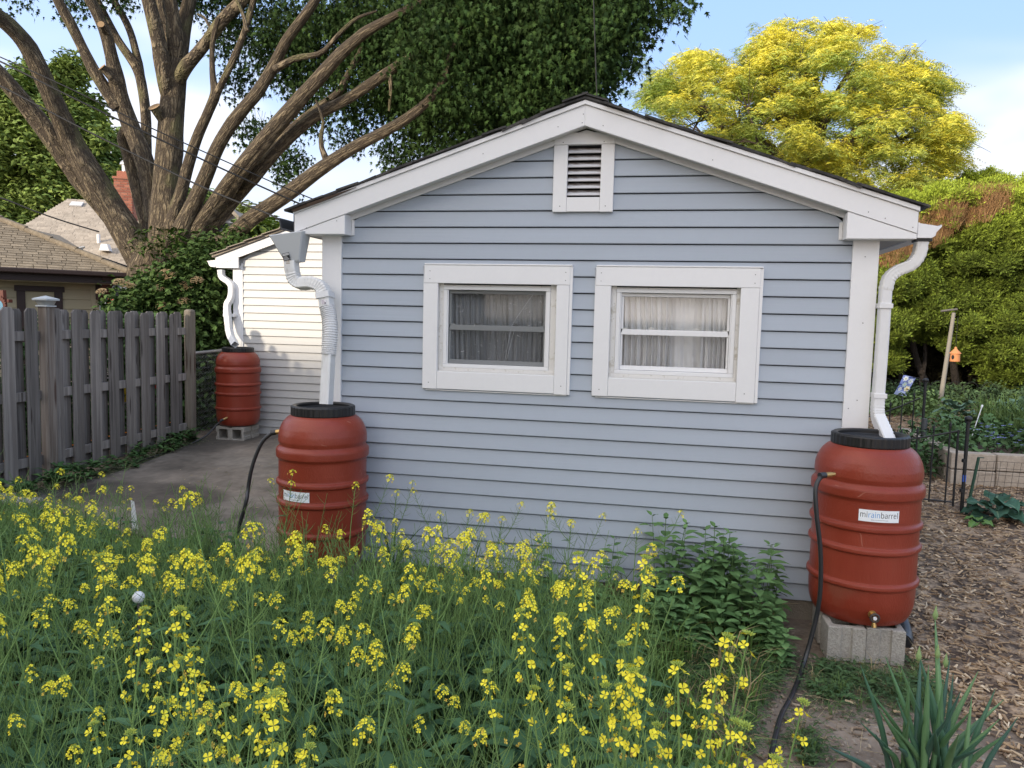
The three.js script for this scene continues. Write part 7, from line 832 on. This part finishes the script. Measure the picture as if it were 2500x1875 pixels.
// ============================================================ UNDERGROWTH in the bed
{
  const r = rng(951), stems = [0, 1, 2, 3].map((i) => { const s = new Soup(), rr = rng(960 + i); for (let k = 0; k < 5; k++) { const a = rr() * 6.28, H = 0.32 + 0.26 * rr(), b = V((rr() - 0.5) * 0.12, 0, (rr() - 0.5) * 0.12), e = b.clone().add(V(Math.cos(a) * H * 0.3, H, Math.sin(a) * H * 0.3)), m = b.clone().lerp(e, 0.5).add(V(0.02, 0.03, 0)); thin(s, [b, m, e], 0.0022, 0.001, STEM); for (let j = 0; j < 5; j++) pod(s, m.clone().lerp(e, j / 5), V(Math.cos(j * 2.4), 0.5, Math.sin(j * 2.4)).normalize(), 0.045, 0.8, [0.14, 0.22, 0.075]); for (let j = 0; j < 3; j++) leafShape(s, 0.07 + 0.06 * rr(), 0.028 + 0.02 * rr(), b.clone().lerp(m, 0.3 + 0.7 * rr()), rr() * 6.28, 0.3, mulc(LEAFC, 0.8 + 0.5 * rr()), { n: 3, bend: 0.5 }); } return s.geo(); });
  const weed = [0, 1].map((i) => { const s = new Soup(), rr = rng(970 + i); for (let k = 0; k < 12; k++) leafShape(s, 0.05 + 0.05 * rr(), 0.028 + 0.014 * rr(), V((rr() - 0.5) * 0.09, 0.01 + 0.07 * rr(), (rr() - 0.5) * 0.09), rr() * 6.28, 0.6 * rr(), mulc([1, 1, 1], 0.75 + 0.5 * rr()), { n: 2 }); return s.geo(); });
  const grass = [0, 1].map((i) => { const s = new Soup(), rr = rng(980 + i); for (let k = 0; k < 12; k++) { const a = rr() * 6.28, L = 0.09 + 0.11 * rr(), b = V((rr() - 0.5) * 0.05, 0, (rr() - 0.5) * 0.05), w = 0.0022, d = V(Math.cos(a), 0, Math.sin(a)), sd = V(-d.z, 0, d.x), m = b.clone().addScaledVector(d, L * 0.25).add(V(0, L * 0.7, 0)), e = b.clone().addScaledVector(d, L * 0.75).add(V(0, L * (0.7 + 0.3 * rr()), 0)), c = mulc([1, 1, 1], 0.7 + 0.5 * rr()); s.quad(b.clone().addScaledVector(sd, w), b.clone().addScaledVector(sd, -w), m.clone().addScaledVector(sd, -w), m.clone().addScaledVector(sd, w), c); s.tri(m.clone().addScaledVector(sd, w), m.clone().addScaledVector(sd, -w), e, c); } return s.geo(); });
  const clover = (() => { const s = new Soup(), rr = rng(990); for (let k = 0; k < 16; k++) { const b = V((rr() - 0.5) * 0.14, 0.008 + 0.035 * rr(), (rr() - 0.5) * 0.14); for (let j = 0; j < 3; j++) leafShape(s, 0.016, 0.014, b, j * 2.09 + rr(), 0.1, mulc([1, 1, 1], 0.75 + 0.5 * rr()), { n: 1 }); } return s.geo(); })();
  M.proto = { weed, grass, clover, stems };
  const L1 = [[], [], [], []], L2 = [[], []], L3 = [[], []], L4 = []; const G = (a, b) => mulc(mixc(a, b, r()), 0.75 + 0.5 * r());
  for (let i = 0; i < 9000; i++) { const z = lerp(-0.7, 3.1, r()), x = lerp(-4.1, 2.75, r()); if (z < lerp(-0.75, 0.12, clamp((x + 3.5) / 2.7)) && x < -0.25) continue; if (x > -0.3 && z < 0.05) continue; const edge = sm(2.5, 1.75, x + 0.15 * noise3(x * 3, 0, z * 3) - 0.12 * z); const p = onGround(x, z, -0.004), open = sm(0.25, 0.55, noise3(x * 1.7, 3, z * 1.7)); if (Math.hypot(x - 2.15, z - 4.8) < 1.5) continue;
    const k = r(); if (k < 0.30 && edge > 0.8 && z > (x > -0.5 ? 0.75 : 0.35) && r() < open + 0.35) L1[Math.floor(r() * 4)].push({ p, ry: r() * 6.28, s: 0.8 + 0.6 * r(), c: mulc([1, 1, 1], 0.85 + 0.35 * r()) }); else if (k < 0.5 && r() < edge * (0.35 + 0.55 * open)) L2[Math.floor(r() * 2)].push({ p, ry: r() * 6.28, s: 0.7 + 0.6 * r(), c: G([0.055, 0.115, 0.035], [0.10, 0.18, 0.05]) }); else if (k < 0.75 && r() < 0.25 + 0.75 * edge) L3[Math.floor(r() * 2)].push({ p, ry: r() * 6.28, s: 0.7 + 0.9 * r(), c: r() < 0.12 ? [0.33, 0.26, 0.13] : G([0.075, 0.145, 0.035], [0.15, 0.225, 0.055]) }); else if (r() < 0.35 + 0.65 * edge) L4.push({ p, ry: r() * 6.28, s: 0.8 + 0.6 * r(), c: G([0.06, 0.125, 0.04], [0.11, 0.185, 0.06]) }); }
  const hoseX = (z) => z < 0.7 ? 2.93 : z < 1.3 ? lerp(2.91, 2.716, (z - 0.7) / 0.6) : lerp(2.716, 2.61, (z - 1.3) / 0.45);
  for (const l of [...L2, ...L3, L4]) for (let i = l.length - 1; i >= 0; i--) { const p = l[i].p; if (p.z > 0.5 && p.z < 3 && p.x > hoseX(p.z) - 0.12 && p.x < hoseX(p.z) + 0.10) l.splice(i, 1); }
  // weeds round the right barrel, the hose and the bare patch
  for (let i = 0; i < 5200; i++) { const z = lerp(0.5, 2.3, r()), x = lerp(2.0, 3.6, r()), n = noise3(x * 2.6, 5, z * 2.6), near = sm(1.45, 0.75, z + 0.3 * (n - 0.5)) * (x < 3.5 ? 1 : 0); if (Math.abs(x - 3.23) < 0.24 && z < 0.66) continue; if (x > hoseX(z) - 0.10 && x < hoseX(z) + 0.07) continue; const pr = clamp(near * 0.9 + sm(0.55, 0.8, n) * 0.8 - 0.1 - 0.5 * sm(2.7, 3.4, x) * (1 - near)); if (r() > pr) continue; const p = onGround(x, z, -0.003), k = r(); if (k < 0.2) L3[Math.floor(r() * 2)].push({ p, ry: r() * 6.28, s: 0.3 + 0.4 * r(), c: r() < 0.25 ? [0.36, 0.29, 0.16] : G([0.06, 0.115, 0.03], [0.12, 0.19, 0.05]) }); else if (k < 0.32) L2[Math.floor(r() * 2)].push({ p, ry: r() * 6.28, s: 0.4 + 0.3 * r(), c: G([0.05, 0.10, 0.04], [0.085, 0.14, 0.05]) }); else L4.push({ p, ry: r() * 6.28, s: 0.8 + 0.6 * r(), c: G([0.045, 0.09, 0.035], [0.08, 0.13, 0.05]) }); }
  // foot of the board fence
  for (let i = 0; i < 420; i++) { const u = r(), z = lerp(-0.9, -3.9, u), x = -3.72 + 0.26 * r() * r() + 0.1 * (z > -2.6 ? 1 : 0), p = onGround(x, z, 0.0), k = r(); if (k < 0.8) L4.push({ p, ry: r() * 6.28, s: 1 + 0.9 * r(), c: r() < 0.55 ? G([0.22, 0.21, 0.12], [0.30, 0.29, 0.18]) : G([0.05, 0.10, 0.035], [0.09, 0.15, 0.05]) }); else L2[Math.floor(r() * 2)].push({ p: p.add(V(0, 0.1 * r(), 0)), ry: r() * 6.28, s: 0.7 + 0.9 * r(), c: G([0.05, 0.11, 0.035], [0.09, 0.16, 0.05]) }); }
  L1.forEach((l, i) => tag(scatter('mustard_stalks', stems[i], M.leafVC, l, null, 'stuff'), 'tangle of thin green stalks and pods under the yellow flowers', 'undergrowth', null, 'stuff'));
  L2.forEach((l, i) => tag(scatter('weeds', weed[i], M.leafVC, l, null, 'stuff'), 'low broad leaved weeds covering the bed and the foot of the fence', 'weeds', null, 'stuff')); L3.forEach((l, i) => tag(scatter('grass', grass[i], M.leafVC, l, null, 'stuff'), 'tufts of green and straw coloured grass among the weeds', 'grass', null, 'stuff')); tag(scatter('ground_cover', clover, M.leafVC, L4, null, 'stuff'), 'small leaved ground cover creeping over the soil', 'ground cover', null, 'stuff');
  // straw lying on the soil by the hose
  { const s = new Soup(); for (let i = 0; i < 420; i++) { const f = r() < 0.55, x = f ? 2.72 + 0.45 * (r() - 0.5) : lerp(2.2, 3.7, r()), z = f ? 0.95 + 0.35 * (r() - 0.5) : lerp(0.7, 2.4, r()), a = r() * 3.14, L = 0.03 + 0.09 * r(), y = x > hoseX(z) - 0.12 && x < hoseX(z) + 0.1 ? -0.05 : groundY(x, z) + 0.006 + (f ? 0.02 * r() : 0.004 * r()), p = V(x - Math.cos(a) * L, y, z - Math.sin(a) * L), q = V(x + Math.cos(a) * L, y + 0.012 * (r() - 0.3), z + Math.sin(a) * L), m = V(x, y + 0.01 * r(), z + 0.01 * (r() - 0.5)); thin(s, [p, m, q], 0.0012, 0.0008, mulc([0.42, 0.34, 0.21], 0.6 + 0.6 * r())); } tag(mesh('straw', s.geo(), M.leafVC), 'dry straw scattered on the soil near the hose', 'straw', null, 'stuff'); }
  // wood chips
  { const g = [0, 1].map((i) => { const b = new THREE.BoxGeometry(0.036, 0.005, 0.0095, 1, 1, 1).toNonIndexed(), p = b.attributes.position; for (let k = 0; k < p.count; k++) if (p.getX(k) > 0) { p.setZ(k, p.getZ(k) * (i ? 0.3 : 0.7)); p.setY(k, p.getY(k) + 0.004 * i); } b.computeVertexNormals(); return b; }), L = [[], []]; let n = 0; while (n < 42000) { const z = 1.7 - 15 * Math.pow(r(), 1.5), x = lerp(3.05, 10, Math.pow(r(), 1.3)); if (x < 3.42 + 0.12 * noise3(z * 3, 1, 2) && z > -5.7 && z < 0.1) { if (x < 3.36) { n += 0.2; continue; } } if (z > 0.1 && x < lerp(3.42, 3.55, z)) { if (r() > 0.06) { n += 0.2; continue; } } if (z > 0.9 && r() > 0.5) { n += 0.3; continue; } const lum = r(); L[n % 2 | 0].push({ p: onGround(x, z, 0.006 + 0.012 * r()), ry: r() * 6.28, rx: (r() - 0.5) * 0.7, rz: (r() - 0.5) * 0.7, s: V(0.5 + 1.1 * r() * (1 + 0.05 * -Math.min(0, z)), 0.6 + r(), 0.5 + 1.2 * r()), c: mulc(mixc(mixc([0.20, 0.125, 0.07], [0.50, 0.365, 0.225], lum), [0.68, 0.56, 0.40], lum > 0.82 ? r() : 0), 0.8 + 0.35 * r()) }); n = Math.floor(n) + 1; } L.forEach((l, i) => tag(scatter('wood_chips', g[i], std(0xffffff, 0.95), l, null, 'stuff'), 'loose brown wood chips covering the path', 'wood chips', null, 'stuff')); }
  { const g = new THREE.DodecahedronGeometry(0.012, 0).scale(1, 0.6, 1), L = []; for (let i = 0; i < 2600; i++) { const z = lerp(0.5, 2.4, r()), x = lerp(2.0, 3.7, r()), n = noise3(x * 4, 2, z * 4); if (r() > 0.25 + n) continue; L.push({ p: onGround(x, z, 0.001), ry: r() * 6.28, rx: r(), s: 0.25 + 1.0 * r() * r(), c: mulc(mixc([0.17, 0.13, 0.095], [0.30, 0.25, 0.20], r()), 0.7 + 0.6 * r()) }); } tag(scatter('soil_crumbs', g, std(0xffffff, 1), L, null, 'stuff'), 'crumbs and clods of dry soil on the bare patch by the hose', 'soil', null, 'stuff');
    const q = new THREE.BoxGeometry(0.03, 0.004, 0.01), K = []; for (let i = 0; i < 900; i++) { const z = lerp(0.7, 2.4, r()), x = lerp(2.35, 3.8, r()); if (r() > 0.35 + 0.6 * noise3(x * 3, 7, z * 3)) continue; K.push({ p: onGround(x, z, 0.005), ry: r() * 6.28, rx: (r() - 0.5) * 0.4, rz: (r() - 0.5) * 0.4, s: 0.4 + 1.0 * r(), c: mulc(mixc([0.20, 0.13, 0.085], [0.42, 0.33, 0.23], r()), 0.7 + 0.5 * r()) }); } tag(scatter('bark_bits', q, std(0xffffff, 0.95), K, null, 'stuff'), 'bits of bark and chips strewn over the bare soil at the lower right', 'bark bits', null, 'stuff'); }
  // dead leaves and twigs on the slab
  { const s = new Soup(); for (let i = 0; i < 330; i++) { const x = lerp(-3.4, -0.2, r()), z = lerp(-4.4, -0.3, r()); if (z > lerp(-0.9, -0.2, clamp((x + 3.3) / 2))) continue; const y = groundY(x, z) + 0.036; leafShape(s, 0.03 + 0.05 * r() * r(), 0.012 + 0.01 * r(), V(x, y, z), r() * 6.28, 0.02, mulc(mixc([0.48, 0.38, 0.22], [0.08, 0.055, 0.035], r()), 0.8 + 0.4 * r()), { n: 2, fold: 0.3, bend: 0 }); } tag(mesh('fallen_leaves', s.geo(), M.leafVC), 'small dry leaves lying on the concrete slab', 'leaves', null, 'stuff'); }
}
// ============================================================ MINT-LIKE PLANTS at the wall, ONIONS, GARDEN PLANTS
{
  const make = (seed, pairs, H) => { const r = rng(seed), t = new THREE.Group(); t.name = 'leafy_herb'; const lean = V((r() - 0.5) * 0.16, 0, (r() - 0.35) * 0.16), ax = [0, 0.33, 0.66, 1].map((u) => V(lean.x * H * u * u, H * u, lean.z * H * u * u)), cv = new THREE.CatmullRomCurve3(ax); { const s = new Soup(); thin(s, cv.getPoints(8), 0.003, 0.0015, [0.10, 0.17, 0.06], 4); mesh('stem', s.geo(), M.leafVC, t); }
    for (let i = 0; i < pairs; i++) { const s = new Soup(), u = lerp(0.12, 1, i / (pairs - 1)), b = cv.getPointAt(Math.min(1, u)), a = i * 1.571 + 0.3 * r(), L = 0.078 * (u > 0.8 ? lerp(1, 0.45, (u - 0.8) / 0.2) : lerp(0.85, 1.1, u)) * (0.85 + 0.3 * r()); for (const q of [0, Math.PI]) { const up = lerp(-0.1, 0.7, Math.pow(u, 3)), cl = mulc(mixc([0.075, 0.165, 0.055], [0.14, 0.25, 0.09], r() * 0.6 + 0.4 * u), 0.85 + 0.3 * r()); leafShape(s, L, L * 0.62, b.clone().add(V(Math.cos(a + q) * 0.008, 0, Math.sin(a + q) * 0.008)), a + q, up, cl, { n: 4, fold: 0.22, bend: 0.35 }); } mesh('leaf_pair', s.geo(), M.leafVC, t); } return t; };
  const protos = [...Array(6)].map((_, i) => make(1001 + i, 9 + i % 3, 0.42)), r = rng(1010);
  const put = (i, x, z, H, label, group) => { const c = protos[i % 6].clone(); c.name = numbered('leafy_herb'); c.userData = {}; c.position.set(x, groundY(x, z) - 0.005, z); c.rotation.y = r() * 6.28; const k = H / 0.42; c.scale.set(0.75 + 0.4 * k, k, 0.75 + 0.4 * k); scene.add(c); tag(c, label, 'plant', group); };
  let n = 0; for (const [px, py, z] of [[1605, 1258, 0.12], [1492, 1312, 0.14], [1322, 1312, 0.13], [1862, 1330, 0.16], [1808, 1345, 0.2], [1755, 1378, 0.25], [1900, 1392, 0.2], [1660, 1405, 0.3]]) { const p = onZ(px, py, z); put(n++, p.x, z, p.y, ['tall sprig of opposite leaves climbing against the siding, the highest one', 'leafy sprig against the siding left of the highest one', 'small leafy sprig against the siding among the yellow flowers', 'tallest stem of the leafy clump left of the right barrel', 'second tall stem of the leafy clump left of the right barrel', 'left shoulder stem of the leafy clump before the siding', 'right stem of the leafy clump, nearest the right barrel', 'low leafy herb at the foot of the wall under the right window'][n - 1], 'leafy herbs along the wall'); }
  for (let i = 0; i < 84; i++) { const big = i < 62, x = big ? lerp(2.12, 2.80, r()) : lerp(1.3, 2.2, r()), z = big ? lerp(0.2, 0.78, r()) : lerp(0.18, 0.6, r()), H = big ? lerp(0.62, 0.17, clamp((z - 0.2) / 0.55)) * (0.68 + 0.45 * r()) : 0.12 + 0.12 * r(); put(i, x, z, H, 'green leafy herb in the low clump between the yellow flowers and the right barrel', 'low leafy herbs by the right barrel'); }
  // thin dark twig against the siding
  { const a = onZ(1640, 1325, 0.03), b = onZ(1724, 1440, 0.06), t = thing('twig', 'thin dark bare twig leaning on the siding under the right window', 'twig', [b.x, 0, b.z]); mesh('stem', tube([V(0.02, 0, 0), b.clone().sub(t.position), onZ(1690, 1385, 0.05).sub(t.position), onZ(1660, 1345, 0.035).sub(t.position), a.sub(t.position)], (u) => lerp(0.004, 0.002, u), 5, 24), std([0.02, 0.018, 0.016], 0.8), t); }
  // dark strap leaves by the left barrel
  const strap = (label, x, z, list, col) => { const t = thing('strap_leaf_plant', label, 'plant', [x, 0, z]); for (const [dx, dz, h, w, dr] of list) { const s = new Soup(), pts = []; for (let i = 0; i <= 6; i++) { const u = i / 6; pts.push(V(dx * u * u, h * (u - dr * u * u * u), dz * u * u)); } for (let i = 0; i < 6; i++) { const wa = w * (1 - Math.pow(i / 6, 2)), wb = w * (1 - Math.pow((i + 1) / 6, 2)); s.quad(pts[i].clone().add(V(-wa, 0, 0)), pts[i].clone().add(V(wa, 0, 0)), pts[i + 1].clone().add(V(wb, 0, 0)), pts[i + 1].clone().add(V(-wb, 0, 0)), col); } mesh('leaf', s.geo(), M.leafVC, t); } };
  strap('dark strap leaved plant between the left barrel and the siding', 0.46, 0.22, [[-0.16, 0.05, 0.5, 0.008, 0], [-0.08, 0.05, 0.52, 0.008, 0], [0.04, 0.04, 0.53, 0.009, 0], [0.26, 0.05, 0.55, 0.008, 0.1], [0.32, 0.08, 0.6, 0.007, 0.38], [-0.04, 0.1, 0.44, 0.011, 0], [0.12, 0.1, 0.42, 0.011, 0.05], [0.2, 0.02, 0.46, 0.008, 0.15]], [0.032, 0.072, 0.038]);
  strap('dark strap leaved plant under the left window before the siding', 0.98, 0.2, [[0.06, 0.03, 0.4, 0.008, 0], [0.3, 0.05, 0.42, 0.008, 0.35], [-0.1, 0.06, 0.3, 0.009, 0], [0.22, 0.03, 0.32, 0.008, 0.2]], [0.035, 0.08, 0.038]);
  // onions at the lower right
  { const b0 = onY(2262, 2040, 0), dz = b0.z - 1.62, t = thing('onion_clump', 'clump of tall blue green onion leaves at the lower right', 'plant', b0.toArray()), rr = rng(1031);
    const P = (x, y, z) => onZ(1850 + x / 1.895, 1000 + y / 1.895, z + dz).sub(b0); const tips = [[475, 1180, 1.66], [590, 1140, 1.62], [755, 1120, 1.58], [820, 960, 1.5], [745, 1130, 1.7], [835, 1130, 1.55], [890, 1140, 1.5], [1020, 1210, 1.55], [1100, 1290, 1.6], [1140, 1340, 1.5], [1205, 1420, 1.7], [700, 1260, 1.75], [640, 1330, 1.7], [860, 1250, 1.72], [940, 1300, 1.75], [790, 1180, 1.75], [470, 1440, 1.75], [560, 1380, 1.8], [330, 1560, 1.85], [610, 1450, 1.85], [1080, 1480, 1.8], [980, 1400, 1.85], [880, 1420, 1.9], [700, 1420, 1.9], [760, 1340, 1.8], [1150, 1500, 1.6], [1040, 1560, 1.9], [930, 1500, 1.95], [820, 1480, 1.95], [520, 1300, 1.7], [545, 1500, 1.8], [660, 1180, 1.6], [720, 1330, 1.65], [830, 1350, 1.6], [905, 1220, 1.6], [990, 1330, 1.62], [1060, 1390, 1.55], [580, 1560, 1.9], [650, 1560, 1.95], [1120, 1430, 1.65], [770, 1260, 1.6]];
    const oc = [0, 1, 2, 3].map((i) => phys(mulc([[0.055, 0.125, 0.075], [0.08, 0.165, 0.075], [0.045, 0.10, 0.075], [0.10, 0.19, 0.085]][i], 1.25), 0.42, { specularIntensity: 0.7 }));
    tips.forEach(([x, y, z], i) => { const e = P(x, y, z), b = V((rr() - 0.5) * 0.16 + e.x * 0.22, -0.02, (rr() - 0.5) * 0.16), m = b.clone().lerp(e, 0.5); m.y += 0.05; m.x -= 0.15 * (e.x - b.x); m.z -= 0.2 * (e.z - b.z); const w = 0.0088 + 0.0036 * rr(); mesh('leaf', tube([b, m, e], (u) => Math.max(0.0007, w * (u < 0.6 ? lerp(0.85, 1, u / 0.6) : Math.pow(1 - (u - 0.6) / 0.4, 0.7))), 7, 16), oc[i % 4], t); });
    for (const [x, y, z] of [[822, 950, 1.5], [745, 1140, 1.7], [870, 1170, 1.5], [832, 1130, 1.55]]) { const e = P(x, y, z); mesh('flower_bud', new THREE.LatheGeometry([[0.001, -0.02], [0.007, -0.012], [0.01, 0], [0.006, 0.012], [0.001, 0.035]].map((q) => new THREE.Vector2(...q)), 8).translate(e.x, e.y, e.z), std([0.22, 0.32, 0.12], 0.6), t); } }
  // vegetable plants in the right garden
  const lettuce = (name, label, x, z, n, size, col, y = 0, seed = 1, up = 0.5) => { const t = thing(name, label, 'plant', [x, groundY(x, z) + y, z]), rr = rng(seed); for (let i = 0; i < n; i++) { const a = i * 2.4, u = i / n; mesh('leaf', bigLeaf(size * (0.8 + 0.4 * rr()), size * (0.75 + 0.2 * rr()), a, lerp(0.1, up, u), V(Math.cos(a) * size * 0.25, 0.02 + size * 0.5 * u, Math.sin(a) * size * 0.25), rr, mulc(col, 0.8 + 0.4 * rr())), M.leafVC, t); } return t; };
  const g = M.rg(985, 1560); lettuce('squash_plant', 'dark green broad leaved vegetable plant on the mulch by the wire fence', g.x, g.z, 12, 0.24, [0.05, 0.115, 0.075], 0, 1041, 0.7); const g2 = M.rg(840, 1590); lettuce('seedling', 'small light green seedling on the mulch near the vegetable plant', g2.x, g2.z + 0.1, 5, 0.11, [0.12, 0.22, 0.06], 0, 1042, 0.3);
  const bd = M.rg(640, 1292); lettuce('cabbage_plant', 'pale blue green cabbage plant behind the raised bed at the right edge', bd.x + 1.6, bd.z - 2.4, 12, 0.3, [0.13, 0.22, 0.17], 0.45, 1043, 0.9); lettuce('cabbage_plant', 'second blue green cabbage plant behind the raised bed, farther left', bd.x + 1.05, bd.z - 3.0, 10, 0.26, [0.12, 0.20, 0.14], 0.35, 1044, 0.9);
  const rr = rng(1051), sp = [0, 1].map((i) => leafySpray(1052 + i, 10, 0.075, 0.045, 0.16, 0.0)), L = [[], []], fl = [], gr = [];
  const patch = (x0, x1, z0, z1, n, h, col, s = 1) => { for (let i = 0; i < n; i++) { const x = lerp(x0, x1, rr()), z = lerp(z0, z1, rr()); L[i % 2].push({ p: onGround(x, z, h * rr()), ry: rr() * 6.28, rx: rr() - 0.5, s: s * (0.7 + 0.7 * rr()), c: mulc(col, 0.7 + 0.6 * rr()) }); } };
  patch(bd.x + 0.1, bd.x + 2.5, bd.z - 2.0, bd.z - 0.1, 560, 0.52, [0.07, 0.13, 0.05]); patch(bd.x - 0.9, bd.x + 0.05, bd.z - 1.1, bd.z - 0.1, 160, 0.42, [0.055, 0.105, 0.04]); patch(5.4, 7.0, -10.9, -9.6, 300, 0.3, [0.13, 0.20, 0.07]); patch(6.4, 9.4, -12.9, -10.9, 420, 0.35, [0.06, 0.10, 0.045]); patch(5.0, 6.2, -13, -11, 200, 0.4, [0.09, 0.16, 0.05]); patch(bd.x + 1.0, bd.x + 4, bd.z - 5, bd.z - 2, 420, 0.45, [0.11, 0.17, 0.055]); patch(8.5, 11, -13, -10, 200, 0.5, [0.06, 0.10, 0.04]); patch(-7.5, -4.2, -5.5, -1.5, 420, 0.5, [0.06, 0.12, 0.035]); patch(-5.6, -4.5, -5.6, -1.6, 620, 1.55, [0.045, 0.09, 0.03], 1.3);
  for (let i = 0; i < 130; i++) fl.push({ p: onGround(lerp(bd.x + 0.3, bd.x + 2.4, rr()), lerp(bd.z - 0.9, bd.z - 0.1, rr()), 0.42 + 0.14 * rr()), ry: rr() * 6.28, s: 0.8 + 0.6 * rr(), c: mulc([0.22, 0.24, 0.52], 0.7 + 0.6 * rr()) });
  for (let i = 0; i < 60; i++) gr.push({ p: onGround(lerp(bd.x + 1.0, bd.x + 1.9, rr()), lerp(bd.z - 2.2, bd.z - 1.0, rr()), 0.3), ry: rr() * 6.28, s: V(2.2, 3.2 + rr(), 2.2), c: mulc([0.12, 0.19, 0.06], 0.8 + 0.4 * rr()) });
  L.forEach((l, i) => tag(scatter('garden_greenery', sp[i], M.leafVC, l, null, 'stuff'), 'mixed low greenery growing in and behind the raised bed and along the hedge', 'greenery', null, 'stuff')); const star = (() => { const s = new Soup(); for (let k = 0; k < 6; k++) { const a = k * 1.047; s.tri(V(0, 0, 0), V(Math.cos(a) * 0.022, 0.006, Math.sin(a) * 0.022), V(Math.cos(a + 0.7) * 0.02, 0.006, Math.sin(a + 0.7) * 0.02), [1, 1, 1]); } return s.geo(); })(); tag(scatter('blue_flowers', star, M.leafVC, fl, null, 'stuff'), 'tiny blue flowers over the greenery in the raised bed', 'flowers', null, 'stuff'); tag(scatter('tall_grass', M.proto.grass[0], M.leafVC, gr, null, 'stuff'), 'tall loose grass blades behind the raised bed', 'grass', null, 'stuff');
}
renderer.render(scene, camera);
